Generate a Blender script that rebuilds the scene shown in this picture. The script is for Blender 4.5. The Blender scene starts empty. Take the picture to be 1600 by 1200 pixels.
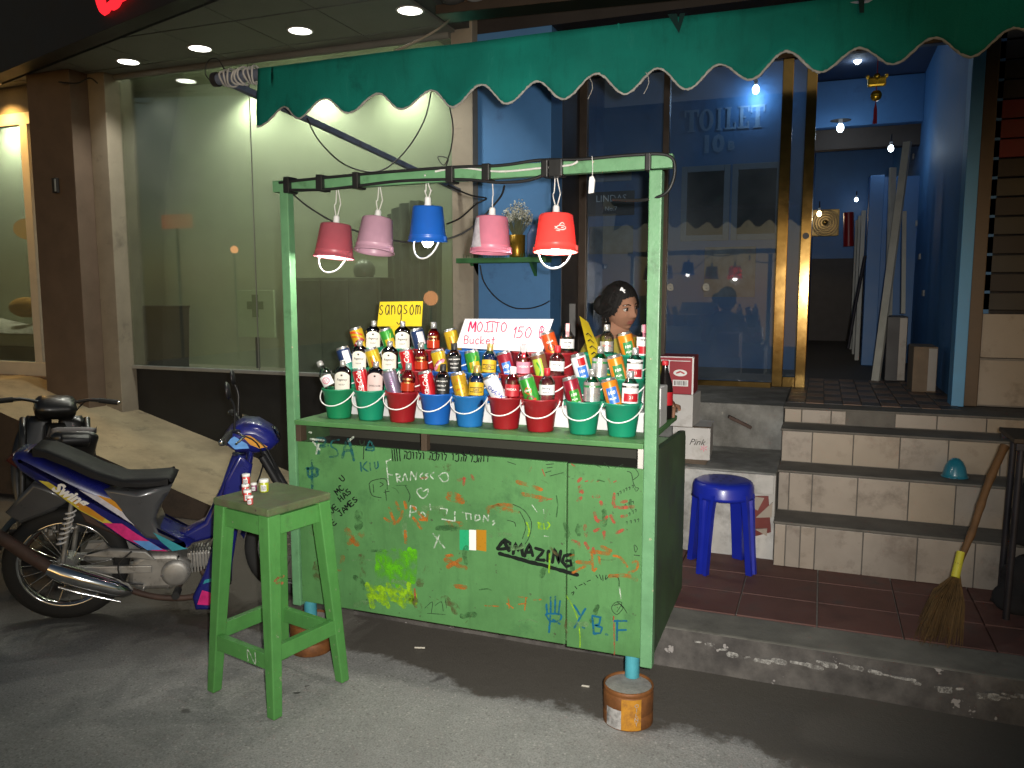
import bpy, bmesh, math, random
from mathutils import Vector, Matrix, noise
R = math.radians
random.seed(7)
SC = bpy.context.scene
COL = SC.collection

# ------------------------------------------------------------------ camera
cam_d = bpy.data.cameras.new('camera')
cam_d.sensor_width = 36.0
cam_d.lens = 28.125
cam_d.clip_start = 0.05
cam_d.clip_end = 400
cam = bpy.data.objects.new('camera', cam_d)
COL.objects.link(cam)
CAM = Vector((0, 0, 1.55))
_yaw, _pit = R(21.1), R(6.6)
FW = Vector((-math.sin(_yaw) * math.cos(_pit), math.cos(_yaw) * math.cos(_pit), -math.sin(_pit)))
RT = Vector((math.cos(_yaw), math.sin(_yaw), 0))
UP = RT.cross(FW)
cam.matrix_world = Matrix.Translation(CAM) @ Matrix((RT, UP, -FW)).transposed().to_4x4()
SC.camera = cam

# ------------------------------------------------------------------ night sky, moonless
world = bpy.data.worlds.new('World')
SC.world = world
world.use_nodes = True
wn = world.node_tree
for n in list(wn.nodes):
    wn.nodes.remove(n)
sky = wn.nodes.new('ShaderNodeTexSky')
sky.sky_type = 'NISHITA'
sky.sun_disc = False
sky.sun_elevation = R(8)
sky.sun_rotation = R(160)
bg = wn.nodes.new('ShaderNodeBackground')
bg.inputs['Strength'].default_value = 0.04
wo = wn.nodes.new('ShaderNodeOutputWorld')
wn.links.new(sky.outputs[0], bg.inputs['Color'])
wn.links.new(bg.outputs[0], wo.inputs['Surface'])

# the night's only direct light besides the lamps: the flash of the camera, just beside the lens
fl = bpy.data.lights.new('camera_flash', 'SPOT')
fl.energy = 640
fl.color = (1.0, 0.965, 0.90)
fl.shadow_soft_size = 0.018
fl.spot_size = R(75)
fl.spot_blend = 1.0
flash = bpy.data.objects.new('camera_flash', fl)
COL.objects.link(flash)
flash.location = CAM + RT * 0.05 + UP * 0.03
_aim = (FW + RT * 0.0 - UP * 0.07).normalized()
flash.rotation_euler = _aim.to_track_quat('-Z', 'Y').to_euler()

SC.view_settings.view_transform = 'Standard'
SC.view_settings.look = 'None'
SC.view_settings.exposure = 0.0
SC.view_settings.gamma = 1.0
SC.cycles.use_denoising = True
SC.cycles.max_bounces = 5
SC.cycles.diffuse_bounces = 2
SC.cycles.glossy_bounces = 2
SC.cycles.transmission_bounces = 5
SC.cycles.transparent_max_bounces = 10
SC.cycles.sample_clamp_indirect = 4.0
SC.cycles.caustics_reflective = False
SC.cycles.caustics_refractive = False

# ------------------------------------------------------------------ helpers
F_PX = 1250.0
def ray(x, y):
    return FW + RT * ((x - 800) / F_PX) - UP * ((y - 600) / F_PX)
def at(x, y, ax, v):
    d = ray(x, y)
    return CAM + d * ((v - CAM[ax]) / d[ax])

def srgb(r, g, b):
    f = lambda c: (c / 12.92 if c <= 0.04045 else ((c + 0.055) / 1.055) ** 2.4)
    return (f(r / 255), f(g / 255), f(b / 255))

class MB:
    """collects shapes that become ONE mesh object"""
    def __init__(s):
        s.v = []; s.f = []; s.m = []; s.sm = []
    def add(s, vs, fs, mi=0, smooth=False, M=None):
        o = len(s.v)
        s.v += [tuple(M @ Vector(v)) if M else tuple(v) for v in vs]
        s.f += [tuple(i + o for i in f) for f in fs]
        s.m += [mi] * len(fs); s.sm += [smooth] * len(fs)
        return s
    def box(s, x0, x1, y0, y1, z0, z1, b=0.0, mi=0, M=None):
        x0, x1 = min(x0, x1), max(x0, x1); y0, y1 = min(y0, y1), max(y0, y1); z0, z1 = min(z0, z1), max(z0, z1)
        if b <= 0:
            vs = [(x, y, z) for x in (x0, x1) for y in (y0, y1) for z in (z0, z1)]
            fs = [(0, 1, 3, 2), (4, 6, 7, 5), (0, 4, 5, 1), (2, 3, 7, 6), (0, 2, 6, 4), (1, 5, 7, 3)]
            return s.add(vs, fs, mi, False, M)
        b = min(b, (x1 - x0) * .45, (y1 - y0) * .45, (z1 - z0) * .45)
        bm = bmesh.new()
        bmesh.ops.create_cube(bm, size=1)
        for v in bm.verts:
            v.co = Vector(((x0 + x1) / 2 + v.co.x * (x1 - x0), (y0 + y1) / 2 + v.co.y * (y1 - y0), (z0 + z1) / 2 + v.co.z * (z1 - z0)))
        bmesh.ops.bevel(bm, geom=list(bm.edges), offset=b, segments=2, affect='EDGES', profile=.6)
        bm.verts.index_update()
        s.add([v.co.copy() for v in bm.verts], [[v.index for v in f.verts] for f in bm.faces], mi, False, M)
        bm.free()
        return s
    def bar(s, p, q, w, h, b=0.0, mi=0, up=(0, 0, 1)):
        """a rectangular bar from p to q, w across, h along up"""
        p, q = Vector(p), Vector(q)
        d = (q - p); L = d.length; d.normalize()
        u = Vector(up); sx = d.cross(u)
        if sx.length < 1e-4: sx = d.cross(Vector((1, 0, 0)))
        sx.normalize(); u = sx.cross(d)
        M = Matrix((d, sx, u)).transposed().to_4x4(); M.translation = p
        return s.box(0, L, -w / 2, w / 2, -h / 2, h / 2, b, mi, M)
    def tube(s, pts, r, n=8, mi=0, caps=True, closed=False):
        pts = [Vector(p) for p in pts]
        rr = r if isinstance(r, (list, tuple)) else [r] * len(pts)
        vs = []; fs = []
        up = None
        N = len(pts)
        for i, p in enumerate(pts):
            a = pts[(i - 1) % N] if (closed or i > 0) else p
            c = pts[(i + 1) % N] if (closed or i < N - 1) else p
            t = (c - a)
            if t.length < 1e-9: t = Vector((0, 0, 1))
            t.normalize()
            if up is None:
                up = Vector((0, 0, 1)) if abs(t.z) < .9 else Vector((1, 0, 0))
            sx = t.cross(up)
            if sx.length < 1e-5: sx = t.cross(Vector((0, 1, 0)))
            sx.normalize(); up = sx.cross(t).normalized()
            for k in range(n):
                an = 2 * math.pi * k / n
                vs.append(p + (sx * math.cos(an) + up * math.sin(an)) * rr[i])
        for i in range(N if closed else N - 1):
            j = (i + 1) % N
            for k in range(n):
                fs.append((i * n + k, i * n + (k + 1) % n, j * n + (k + 1) % n, j * n + k))
        s.add(vs, fs, mi, True)
        if caps and not closed:
            s.add(vs[:n], [tuple(range(n))[::-1]], mi)
            s.add(vs[-n:], [tuple(range(n))], mi)
        return s
    def lathe(s, prof, n=20, mi=0, M=None, sx=1.0, sy=1.0, smooth=True, a0=0.0, a1=2 * math.pi):
        """prof: (radius, z) list turned round z"""
        vs = []; fs = []
        full = abs(a1 - a0 - 2 * math.pi) < 1e-6
        c = n if full else n + 1
        for (r, z) in prof:
            for k in range(c):
                a = a0 + (a1 - a0) * k / n
                vs.append((r * math.cos(a) * sx, r * math.sin(a) * sy, z))
        for i in range(len(prof) - 1):
            for k in range(n):
                k2 = (k + 1) % c
                fs.append((i * c + k, i * c + k2, (i + 1) * c + k2, (i + 1) * c + k))
        return s.add(vs, fs, mi, smooth, M)
    def cyl(s, p, q, r, n=14, mi=0, r2=None):
        return s.tube([p, q], [r, r if r2 is None else r2], n, mi)
    def prism(s, poly, t0, t1, axis='y', mi=0, M=None, smooth=False):
        """a polygon in two axes, extruded along the third"""
        n = len(poly)
        def P(a, b, t):
            return {'y': (a, t, b), 'x': (t, a, b), 'z': (a, b, t)}[axis]
        vs = [P(a, b, t0) for a, b in poly] + [P(a, b, t1) for a, b in poly]
        fs = [tuple(range(n)), tuple(range(2 * n - 1, n - 1, -1))]
        s.add(vs, fs, mi, False, M)
        return s.add(vs, [(i, i + n, (i + 1) % n + n, (i + 1) % n) for i in range(n)], mi, smooth, M)
    def pillow(s, poly, y0, y1, b=.02, mi=0, steps=3):
        """a side outline between y0 and y1 with rounded flanks (a moulded plastic shell)"""
        n = len(poly)
        cx = sum(p[0] for p in poly) / n; cz = sum(p[1] for p in poly) / n
        # inward normals
        A = sum(poly[i][0] * poly[(i + 1) % n][1] - poly[(i + 1) % n][0] * poly[i][1] for i in range(n))
        sg = 1 if A > 0 else -1
        nor = []
        for i in range(n):
            ax, az = poly[i - 1]; bx, bz = poly[(i + 1) % n]
            tx, tz = bx - ax, bz - az; l = math.hypot(tx, tz) or 1
            nor.append((-tz / l * sg, tx / l * sg))
        rings = []
        for k in range(steps + 1):
            a = math.pi / 2 * k / steps
            rings.append((b * (1 - math.sin(a)), y0 + b * (1 - math.cos(a))))
        rings += [(i, y0 + y1 - y) for i, y in reversed(rings)]
        vs = []
        for ins, y in rings:
            for i in range(n):
                vs.append((poly[i][0] + nor[i][0] * ins, y, poly[i][1] + nor[i][1] * ins))
        fs = []
        for k in range(len(rings) - 1):
            for i in range(n):
                j = (i + 1) % n
                fs.append((k * n + i, k * n + j, (k + 1) * n + j, (k + 1) * n + i))
        s.add(vs, fs, mi, True)
        s.add(vs[:n], [tuple(range(n))], mi, True)
        return s.add(vs[-n:], [tuple(range(n))], mi, True)
    def grid(s, fn, nu, nv, mi=0, smooth=True, wrap=False):
        vs = [fn(i / nu, j / nv) for j in range(nv + 1) for i in range(nu + (0 if wrap else 1))]
        c = nu + (0 if wrap else 1)
        fs = []
        for j in range(nv):
            for i in range(nu):
                i2 = (i + 1) % c
                fs.append((j * c + i, j * c + i2, (j + 1) * c + i2, (j + 1) * c + i))
        return s.add(vs, fs, mi, smooth)
    def sphere(s, c, r, n=14, m=10, mi=0, sc=(1, 1, 1)):
        pr = [(max(1e-5, math.sin(math.pi * i / m)) * r, -math.cos(math.pi * i / m) * r) for i in range(m + 1)]
        M = Matrix.Translation(Vector(c)) @ Matrix.Diagonal((sc[0], sc[1], sc[2], 1))
        return s.lathe(pr, n, mi, M)
    def ribbon(s, pts, w, mapf, mi=0, lift=0.0):
        """a flat brush stroke; mapf turns (a, b, lift) into a point"""
        Q = [Vector((p[0], p[1])) for p in pts]
        if len(Q) < 2: return s
        P = [Q[0]]
        for a, c in zip(Q[:-1], Q[1:]):
            k = max(1, min(12, int((c - a).length / (w * .7))))
            P += [a.lerp(c, (i + 1) / k) for i in range(k)]
        t0 = (P[1] - P[0]); t1 = (P[-1] - P[-2])
        if t0.length > 1e-9: P.insert(0, P[0] - t0.normalized() * w * .38)
        if t1.length > 1e-9: P.append(P[-1] + t1.normalized() * w * .38)
        L = []; Rr = []; sd = P[0].x * 37.1 + P[0].y * 11.7
        for i, p in enumerate(P):
            a = P[max(0, i - 1)]; c = P[min(len(P) - 1, i + 1)]
            t = c - a
            t = t.normalized() if t.length > 1e-9 else Vector((1, 0))
            n = Vector((-t.y, t.x))
            end = .38 if i in (0, len(P) - 1) else 1.0
            nl = noise.noise(Vector((i * .83, sd, .3))); nr = noise.noise(Vector((i * .83, sd, 7.7)))
            L.append(p + n * (w * .5 * end * (1 + .45 * nl))); Rr.append(p - n * (w * .5 * end * (1 + .45 * nr)))
        vs = [mapf(q.x, q.y, lift) for q in L] + [mapf(q.x, q.y, lift) for q in Rr]
        k = len(P)
        return s.add(vs, [(i, i + k, i + k + 1, i + 1) for i in range(k - 1)], mi)
    def mesh(s, name, mats):
        me = bpy.data.meshes.new(name)
        me.from_pydata(s.v, [], s.f)
        for m in (mats if isinstance(mats, (list, tuple)) else [mats]):
            me.materials.append(m)
        me.polygons.foreach_set('material_index', s.m)
        me.polygons.foreach_set('use_smooth', s.sm)
        me.update()
        bm = bmesh.new(); bm.from_mesh(me)
        bmesh.ops.recalc_face_normals(bm, faces=bm.faces)
        bm.to_mesh(me); bm.free()
        return me
    def build(s, name, mats, parent=None, loc=None):
        o = bpy.data.objects.new(name, s.mesh(name, mats))
        COL.objects.link(o)
        if parent is not None: o.parent = parent
        if loc is not None: o.location = loc
        return o

def tag(o, label=None, cat=None, group=None, kind=None):
    if label: o['label'] = label
    if cat: o['category'] = cat
    if group: o['group'] = group
    if kind: o['kind'] = kind
    return o
def thing(name, label, cat, loc=(0, 0, 0), rz=0.0, group=None):
    o = bpy.data.objects.new(name, None)
    o.empty_display_size = .1
    COL.objects.link(o)
    o.location = loc; o.rotation_euler = (0, 0, rz)
    return tag(o, label, cat, group)
def struct(name, mb, m):
    return tag(mb.build(name, m), kind='structure')
def inst(name, me, parent=None, loc=(0, 0, 0), rot=(0, 0, 0)):
    o = bpy.data.objects.new(name, me)
    COL.objects.link(o)
    if parent is not None: o.parent = parent
    o.location = loc; o.rotation_euler = rot
    return o

def smooth_line(pts, n=5):
    """Catmull-Rom through the points"""
    P = [Vector(p) for p in pts]
    out = []
    for i in range(len(P) - 1):
        a = P[max(0, i - 1)]; b = P[i]; c = P[i + 1]; d = P[min(len(P) - 1, i + 2)]
        for k in range(n):
            t = k / n
            out.append(.5 * ((2 * b) + (c - a) * t + (2 * a - 5 * b + 4 * c - d) * t * t + (3 * b - a - 3 * c + d) * t ** 3))
    out.append(P[-1])
    return out

# ------------------------------------------------------------------ materials
_mc = {}
def mat(name, col, rough=.6, var=.12, scale=9.0, metal=0.0, bump=0.0, bscale=60.0, scratch=0.0, dirt=0.0, dirtcol=(.03, .025, .02), dscale=4.0, spec=.5, coat=0.0, rvar=.1, world_co=False, trans=0.0, chips=0.0, chipcol=(.3, .25, .18), chscale=30.0):
    if name in _mc: return _mc[name]
    m = bpy.data.materials.new(name); m.use_nodes = True
    nt = m.node_tree; N = nt.nodes; L = nt.links
    b = N['Principled BSDF']
    tc = N.new('ShaderNodeTexCoord')
    if world_co:
        src = N.new('ShaderNodeNewGeometry').outputs['Position']
    else:
        src = tc.outputs['Object']
    def nz(sc, det=5, ro=.6):
        n = N.new('ShaderNodeTexNoise'); n.inputs['Scale'].default_value = sc; n.inputs['Detail'].default_value = det; n.inputs['Roughness'].default_value = ro
        L.new(src, n.inputs['Vector']); return n
    def ramp(fac, p0, p1, c0=(0, 0, 0, 1), c1=(1, 1, 1, 1)):
        r = N.new('ShaderNodeValToRGB'); r.color_ramp.elements[0].position = p0; r.color_ramp.elements[1].position = p1
        r.color_ramp.elements[0].color = c0; r.color_ramp.elements[1].color = c1
        L.new(fac, r.inputs[0]); return r
    def mix(fac, a, c):
        x = N.new('ShaderNodeMix'); x.data_type = 'RGBA'
        L.new(fac, x.inputs[0])
        for i, v in ((6, a), (7, c)):
            if isinstance(v, tuple): x.inputs[i].default_value = (*v[:3], 1)
            else: L.new(v, x.inputs[i])
        return x.outputs[2]
    lo = tuple(c * (1 - var) for c in col); hi = tuple(min(1, c * (1 + var)) for c in col)
    n1 = nz(scale)
    r1 = ramp(n1.outputs['Fac'], .3, .7)
    c = mix(r1.outputs[0], lo, hi)
    if dirt > 0:
        n2 = nz(dscale, 8, .7)
        r2 = ramp(n2.outputs['Fac'], .62 - dirt * .25, .78 - dirt * .1)
        c = mix(r2.outputs[0], c, dirtcol)
    if chips > 0:
        n3 = nz(chscale, 4, .7)
        r3 = ramp(n3.outputs['Fac'], .72 - chips * .15, .735 - chips * .15)
        c = mix(r3.outputs[0], c, chipcol)
    if scratch > 0:      # long upright rubs and runs
        mp = N.new('ShaderNodeMapping'); mp.inputs['Scale'].default_value = (9, 9, 1.1); L.new(src, mp.inputs['Vector'])
        n5 = N.new('ShaderNodeTexNoise'); n5.inputs['Scale'].default_value = 3.0; n5.inputs['Detail'].default_value = 9; n5.inputs['Roughness'].default_value = .75
        L.new(mp.outputs[0], n5.inputs['Vector'])
        r5 = ramp(n5.outputs['Fac'], .52, .72, (0, 0, 0, 1), (scratch, scratch, scratch, 1))
        c = mix(r5.outputs[0], c, tuple(x * .55 for x in col))
        r6 = ramp(n5.outputs['Fac'], .28, .40, (scratch * .6,) * 3 + (1,), (0, 0, 0, 1))
        c = mix(r6.outputs[0], c, tuple(min(1, x * 1.5 + .03) for x in col))
    L.new(c, b.inputs['Base Color'])
    mr = N.new('ShaderNodeMapRange'); mr.inputs[3].default_value = max(.02, rough - rvar); mr.inputs[4].default_value = min(1, rough + rvar)
    L.new(n1.outputs['Fac'], mr.inputs[0]); L.new(mr.outputs[0], b.inputs['Roughness'])
    b.inputs['Metallic'].default_value = metal
    b.inputs['Specular IOR Level'].default_value = spec
    if coat: b.inputs['Coat Weight'].default_value = coat; b.inputs['Coat Roughness'].default_value = .08
    if trans: b.inputs['Transmission Weight'].default_value = trans
    if bump > 0:
        n4 = nz(bscale, 6, .65)
        bp = N.new('ShaderNodeBump'); bp.inputs['Strength'].default_value = bump; bp.inputs['Distance'].default_value = .004
        L.new(n4.outputs['Fac'], bp.inputs['Height']); L.new(bp.outputs[0], b.inputs['Normal'])
    _mc[name] = m
    return m

def emit(name, col, strength):
    if name in _mc: return _mc[name]
    m = bpy.data.materials.new(name); m.use_nodes = True
    nt = m.node_tree; nt.nodes.clear()
    e = nt.nodes.new('ShaderNodeEmission'); e.inputs[0].default_value = (*col, 1); e.inputs[1].default_value = strength
    o = nt.nodes.new('ShaderNodeOutputMaterial'); nt.links.new(e.outputs[0], o.inputs[0])
    _mc[name] = m
    return m

def glass(name, tint=(1, 1, 1), refl=.08, rough=.02, dust=0.0, dustcol=(.5, .5, .5), fres=True):
    """clear or tinted pane: see-through plus mirror plus a film of dust"""
    if name in _mc: return _mc[name]
    m = bpy.data.materials.new(name); m.use_nodes = True
    nt = m.node_tree; N = nt.nodes; L = nt.links; N.clear()
    t = N.new('ShaderNodeBsdfTransparent'); t.inputs[0].default_value = (*tint, 1)
    g = N.new('ShaderNodeBsdfGlossy'); g.inputs['Roughness'].default_value = rough
    mx = N.new('ShaderNodeMixShader')
    if fres:
        lw = N.new('ShaderNodeLayerWeight'); lw.inputs[0].default_value = .3
        ma = N.new('ShaderNodeMath'); ma.operation = 'MULTIPLY_ADD'; ma.inputs[1].default_value = .6; ma.inputs[2].default_value = refl; ma.use_clamp = True
        L.new(lw.outputs['Fresnel'], ma.inputs[0]); L.new(ma.outputs[0], mx.inputs[0])
    else:
        mx.inputs[0].default_value = refl
    L.new(t.outputs[0], mx.inputs[1]); L.new(g.outputs[0], mx.inputs[2])
    out = mx.outputs[0]
    if dust > 0:
        d = N.new('ShaderNodeBsdfDiffuse'); d.inputs[0].default_value = (*dustcol, 1)
        nz = N.new('ShaderNodeTexNoise'); nz.inputs['Scale'].default_value = 2.2; nz.inputs['Detail'].default_value = 8
        tc = N.new('ShaderNodeTexCoord'); L.new(tc.outputs['Object'], nz.inputs['Vector'])
        mr = N.new('ShaderNodeMapRange'); mr.inputs[1].default_value = .35; mr.inputs[2].default_value = .75; mr.inputs[3].default_value = dust * .3; mr.inputs[4].default_value = dust
        L.new(nz.outputs['Fac'], mr.inputs[0])
        m2 = N.new('ShaderNodeMixShader'); L.new(mr.outputs[0], m2.inputs[0]); L.new(out, m2.inputs[1]); L.new(d.outputs[0], m2.inputs[2]); out = m2.outputs[0]
    o = N.new('ShaderNodeOutputMaterial'); L.new(out, o.inputs[0])
    _mc[name] = m
    return m

def shell_plastic(name, col, transl=.35, rough=.35):
    """thin translucent bucket plastic"""
    if name in _mc: return _mc[name]
    m = bpy.data.materials.new(name); m.use_nodes = True
    nt = m.node_tree; N = nt.nodes; L = nt.links
    b = N['Principled BSDF']
    nz = N.new('ShaderNodeTexNoise'); nz.inputs['Scale'].default_value = 14; nz.inputs['Detail'].default_value = 6
    tc = N.new('ShaderNodeTexCoord'); L.new(tc.outputs['Object'], nz.inputs['Vector'])
    mx = N.new('ShaderNodeMix'); mx.data_type = 'RGBA'
    L.new(nz.outputs['Fac'], mx.inputs[0])
    mx.inputs[6].default_value = (*[c * .72 + .01 for c in col], 1); mx.inputs[7].default_value = (*[min(1, c * 1.12) for c in col], 1)
    L.new(mx.outputs[2], b.inputs['Base Color'])
    b.inputs['Roughness'].default_value = rough
    if transl > 0:
        t = N.new('ShaderNodeBsdfTranslucent'); L.new(mx.outputs[2], t.inputs[0])
        ms = N.new('ShaderNodeMixShader'); ms.inputs[0].default_value = transl
        L.new(b.outputs[0], ms.inputs[1]); L.new(t.outputs[0], ms.inputs[2])
        L.new(ms.outputs[0], N['Material Output'].inputs[0])
    _mc[name] = m
    return m

def brush(name, col, wear=.45, scale=25.0, rough=.6):
    """marker or brush paint, worn through in places"""
    if name in _mc: return _mc[name]
    m = bpy.data.materials.new(name); m.use_nodes = True
    nt = m.node_tree; N = nt.nodes; L = nt.links
    b = N['Principled BSDF']; b.inputs['Base Color'].default_value = (*col, 1); b.inputs['Roughness'].default_value = rough; b.inputs['Specular IOR Level'].default_value = .12
    nz = N.new('ShaderNodeTexNoise'); nz.inputs['Scale'].default_value = scale; nz.inputs['Detail'].default_value = 6; nz.inputs['Roughness'].default_value = .7
    tc = N.new('ShaderNodeTexCoord'); L.new(tc.outputs['Object'], nz.inputs['Vector'])
    mr = N.new('ShaderNodeMapRange'); mr.inputs[1].default_value = wear - .12; mr.inputs[2].default_value = wear + .12
    L.new(nz.outputs['Fac'], mr.inputs[0])
    t = N.new('ShaderNodeBsdfTransparent')
    ms = N.new('ShaderNodeMixShader'); L.new(mr.outputs[0], ms.inputs[0]); L.new(t.outputs[0], ms.inputs[1]); L.new(b.outputs[0], ms.inputs[2])
    L.new(ms.outputs[0], N['Material Output'].inputs[0])
    _mc[name] = m
    return m

# ------------------------------------------------------------------ lettering
_tm = {}
def text_geo(s, size=1.0, bold=0.0, shear=0.0):
    """printed letters as flat faces (x right, y up), centred"""
    k = (s, size, bold, shear)
    if k in _tm: return _tm[k]
    cu = bpy.data.curves.new('letters', 'FONT')
    cu.body = s; cu.size = size; cu.offset = bold; cu.shear = shear; cu.align_x = 'CENTER'; cu.align_y = 'CENTER'; cu.resolution_u = 2
    o = bpy.data.objects.new('letters', cu)
    COL.objects.link(o)
    dg = bpy.context.evaluated_depsgraph_get()
    me = bpy.data.meshes.new_from_object(o.evaluated_get(dg))
    vs = [v.co.copy() for v in me.vertices]; fs = [tuple(p.vertices) for p in me.polygons]
    bpy.data.objects.remove(o); bpy.data.curves.remove(cu); bpy.data.meshes.remove(me)
    _tm[k] = (vs, fs)
    return _tm[k]
def put_text(mb, s, size, mapf, mi=0, bold=0.0, shear=0.0, rot=0.0):
    vs, fs = text_geo(s, size, bold, shear)
    c, sn = math.cos(rot), math.sin(rot)
    mb.add([mapf(v.x * c - v.y * sn, v.x * sn + v.y * c, 0) for v in vs], fs, mi)
    return mb
# hand-drawn letters: strokes in a box one wide, one high (y up)
HAND = {
 'A': [[(0, 0), (.5, 1), (1, 0)], [(.2, .38), (.8, .38)]],
 'B': [[(0, 0), (0, 1), (.6, 1), (.75, .8), (.55, .55), (0, .52)], [(.55, .55), (.85, .3), (.65, .02), (0, 0)]],
 'C': [[(.9, .85), (.5, 1), (.1, .7), (.1, .3), (.5, 0), (.9, .12)]],
 'D': [[(0, 0), (0, 1), (.5, .95), (.85, .5), (.5, .04), (0, 0)]],
 'E': [[(.8, 1), (0, 1), (0, 0), (.85, 0)], [(0, .5), (.65, .5)]],
 'F': [[(.85, 1), (0, 1), (0, 0)], [(0, .52), (.65, .52)]],
 'G': [[(.9, .85), (.5, 1), (.1, .7), (.1, .3), (.5, 0), (.9, .15), (.9, .45), (.55, .45)]],
 'H': [[(0, 0), (0, 1)], [(.8, 0), (.8, 1)], [(0, .5), (.8, .5)]],
 'I': [[(.35, 0), (.35, 1)]],
 'J': [[(.3, 1), (.95, 1)], [(.64, 1), (.64, .25), (.52, .02), (.28, 0), (.10, .22)]],
 'K': [[(0, 0), (0, 1)], [(.8, 1), (0, .45), (.85, 0)]],
 'L': [[(0, 1), (0, 0), (.75, 0)]],
 'M': [[(0, 0), (.1, 1), (.5, .3), (.9, 1), (1, 0)]],
 'N': [[(0, 0), (0, 1), (.85, 0), (.85, 1)]],
 'O': [[(.5, 1), (.12, .75), (.08, .3), (.45, 0), (.85, .25), (.9, .7), (.5, 1)]],
 'R': [[(0, 0), (0, 1), (.6, 1), (.75, .75), (.55, .52), (0, .5)], [(.4, .5), (.85, 0)]],
 'S': [[(.85, .88), (.45, 1), (.1, .78), (.45, .52), (.85, .28), (.45, 0), (.05, .12)]],
 'T': [[(0, 1), (1, 1)], [(.5, 1), (.5, 0)]],
 'U': [[(0, 1), (.05, .2), (.45, 0), (.8, .2), (.85, 1)]],
 'a': [[(.8, .5), (.5, .68), (.12, .45), (.2, .05), (.55, .02), (.8, .35)], [(.8, .65), (.82, 0)]],
 'c': [[(.8, .55), (.45, .66), (.12, .35), (.4, 0), (.8, .1)]],
 'e': [[(.1, .33), (.8, .38), (.55, .66), (.15, .45), (.2, .08), (.5, 0), (.8, .12)]],
 'g': [[(.8, .5), (.5, .68), (.12, .45), (.2, .08), (.55, .05), (.8, .35)], [(.8, .65), (.84, -.45), (.45, -.72), (.0, -.58)]],
 'k': [[(.05, 0), (.05, 1)], [(.7, .6), (.05, .25), (.75, 0)]],
 'm': [[(.05, 0), (.05, .65)], [(.05, .5), (.3, .66), (.45, .5), (.45, 0)], [(.45, .5), (.7, .66), (.88, .5), (.9, 0)]],
 'n': [[(.08, 0), (.08, .65)], [(.08, .45), (.4, .67), (.72, .5), (.75, 0)]],
 'o': [[(.5, .67), (.12, .42), (.2, .06), (.55, 0), (.85, .3), (.5, .67)]],
 's': [[(.75, .58), (.4, .68), (.15, .5), (.5, .33), (.75, .15), (.4, 0), (.1, .08)]],
 't': [[(.4, .95), (.42, .1), (.7, .05)], [(.1, .62), (.75, .66)]],
 'u': [[(.05, .62), (.1, .1), (.45, 0), (.75, .2)], [(.78, .62), (.82, 0)]],
 '0': [[(.5, 1), (.12, .7), (.12, .3), (.5, 0), (.88, .3), (.88, .7), (.5, 1)]],
 '1': [[(.15, .72), (.42, 1)], [(.42, 1), (.42, 0)]],
 '5': [[(.9, 1), (.22, 1)], [(.22, 1), (.16, .56)], [(.16, .56), (.55, .64), (.86, .36), (.55, .02), (.06, .06)]],
 '\u0e3f': [[(.1, 0), (.1, 1), (.6, 1), (.72, .78), (.5, .55), (.1, .52)], [(.5, .55), (.8, .3), (.6, .02), (.1, 0)], [(.38, 1.15), (.38, -.15)]],
}
def hand_text(mb, s, x, y, w, h, sw, mapf, mi=0, adv=1.25, jit=.05, rot=0.0, slant=0.0):
    """letters drawn with strokes, starting at x, y, each w by h"""
    c, sn = math.cos(rot), math.sin(rot)
    px = 0.0; li = 0
    for ch in s:
        if ch == ' ':
            px += w * .8; continue
        for st in HAND.get(ch, []):
            pts = []
            for (a, b) in st:
                u = px + (a + slant * b + random.uniform(-jit, jit)) * w; v = (b + random.uniform(-jit, jit)) * h
                pts.append((x + u * c - v * sn, y + u * sn + v * c))
            if len(pts) > 2:
                pts = [(p.x, p.y) for p in smooth_line([(p[0], p[1], 0) for p in pts], 3)]
            mb.ribbon(pts, sw, mapf, mi, li * 8e-5); li += 1
        px += w * adv * (.55 if ch in 'I1' else 1)
    return mb

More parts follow.
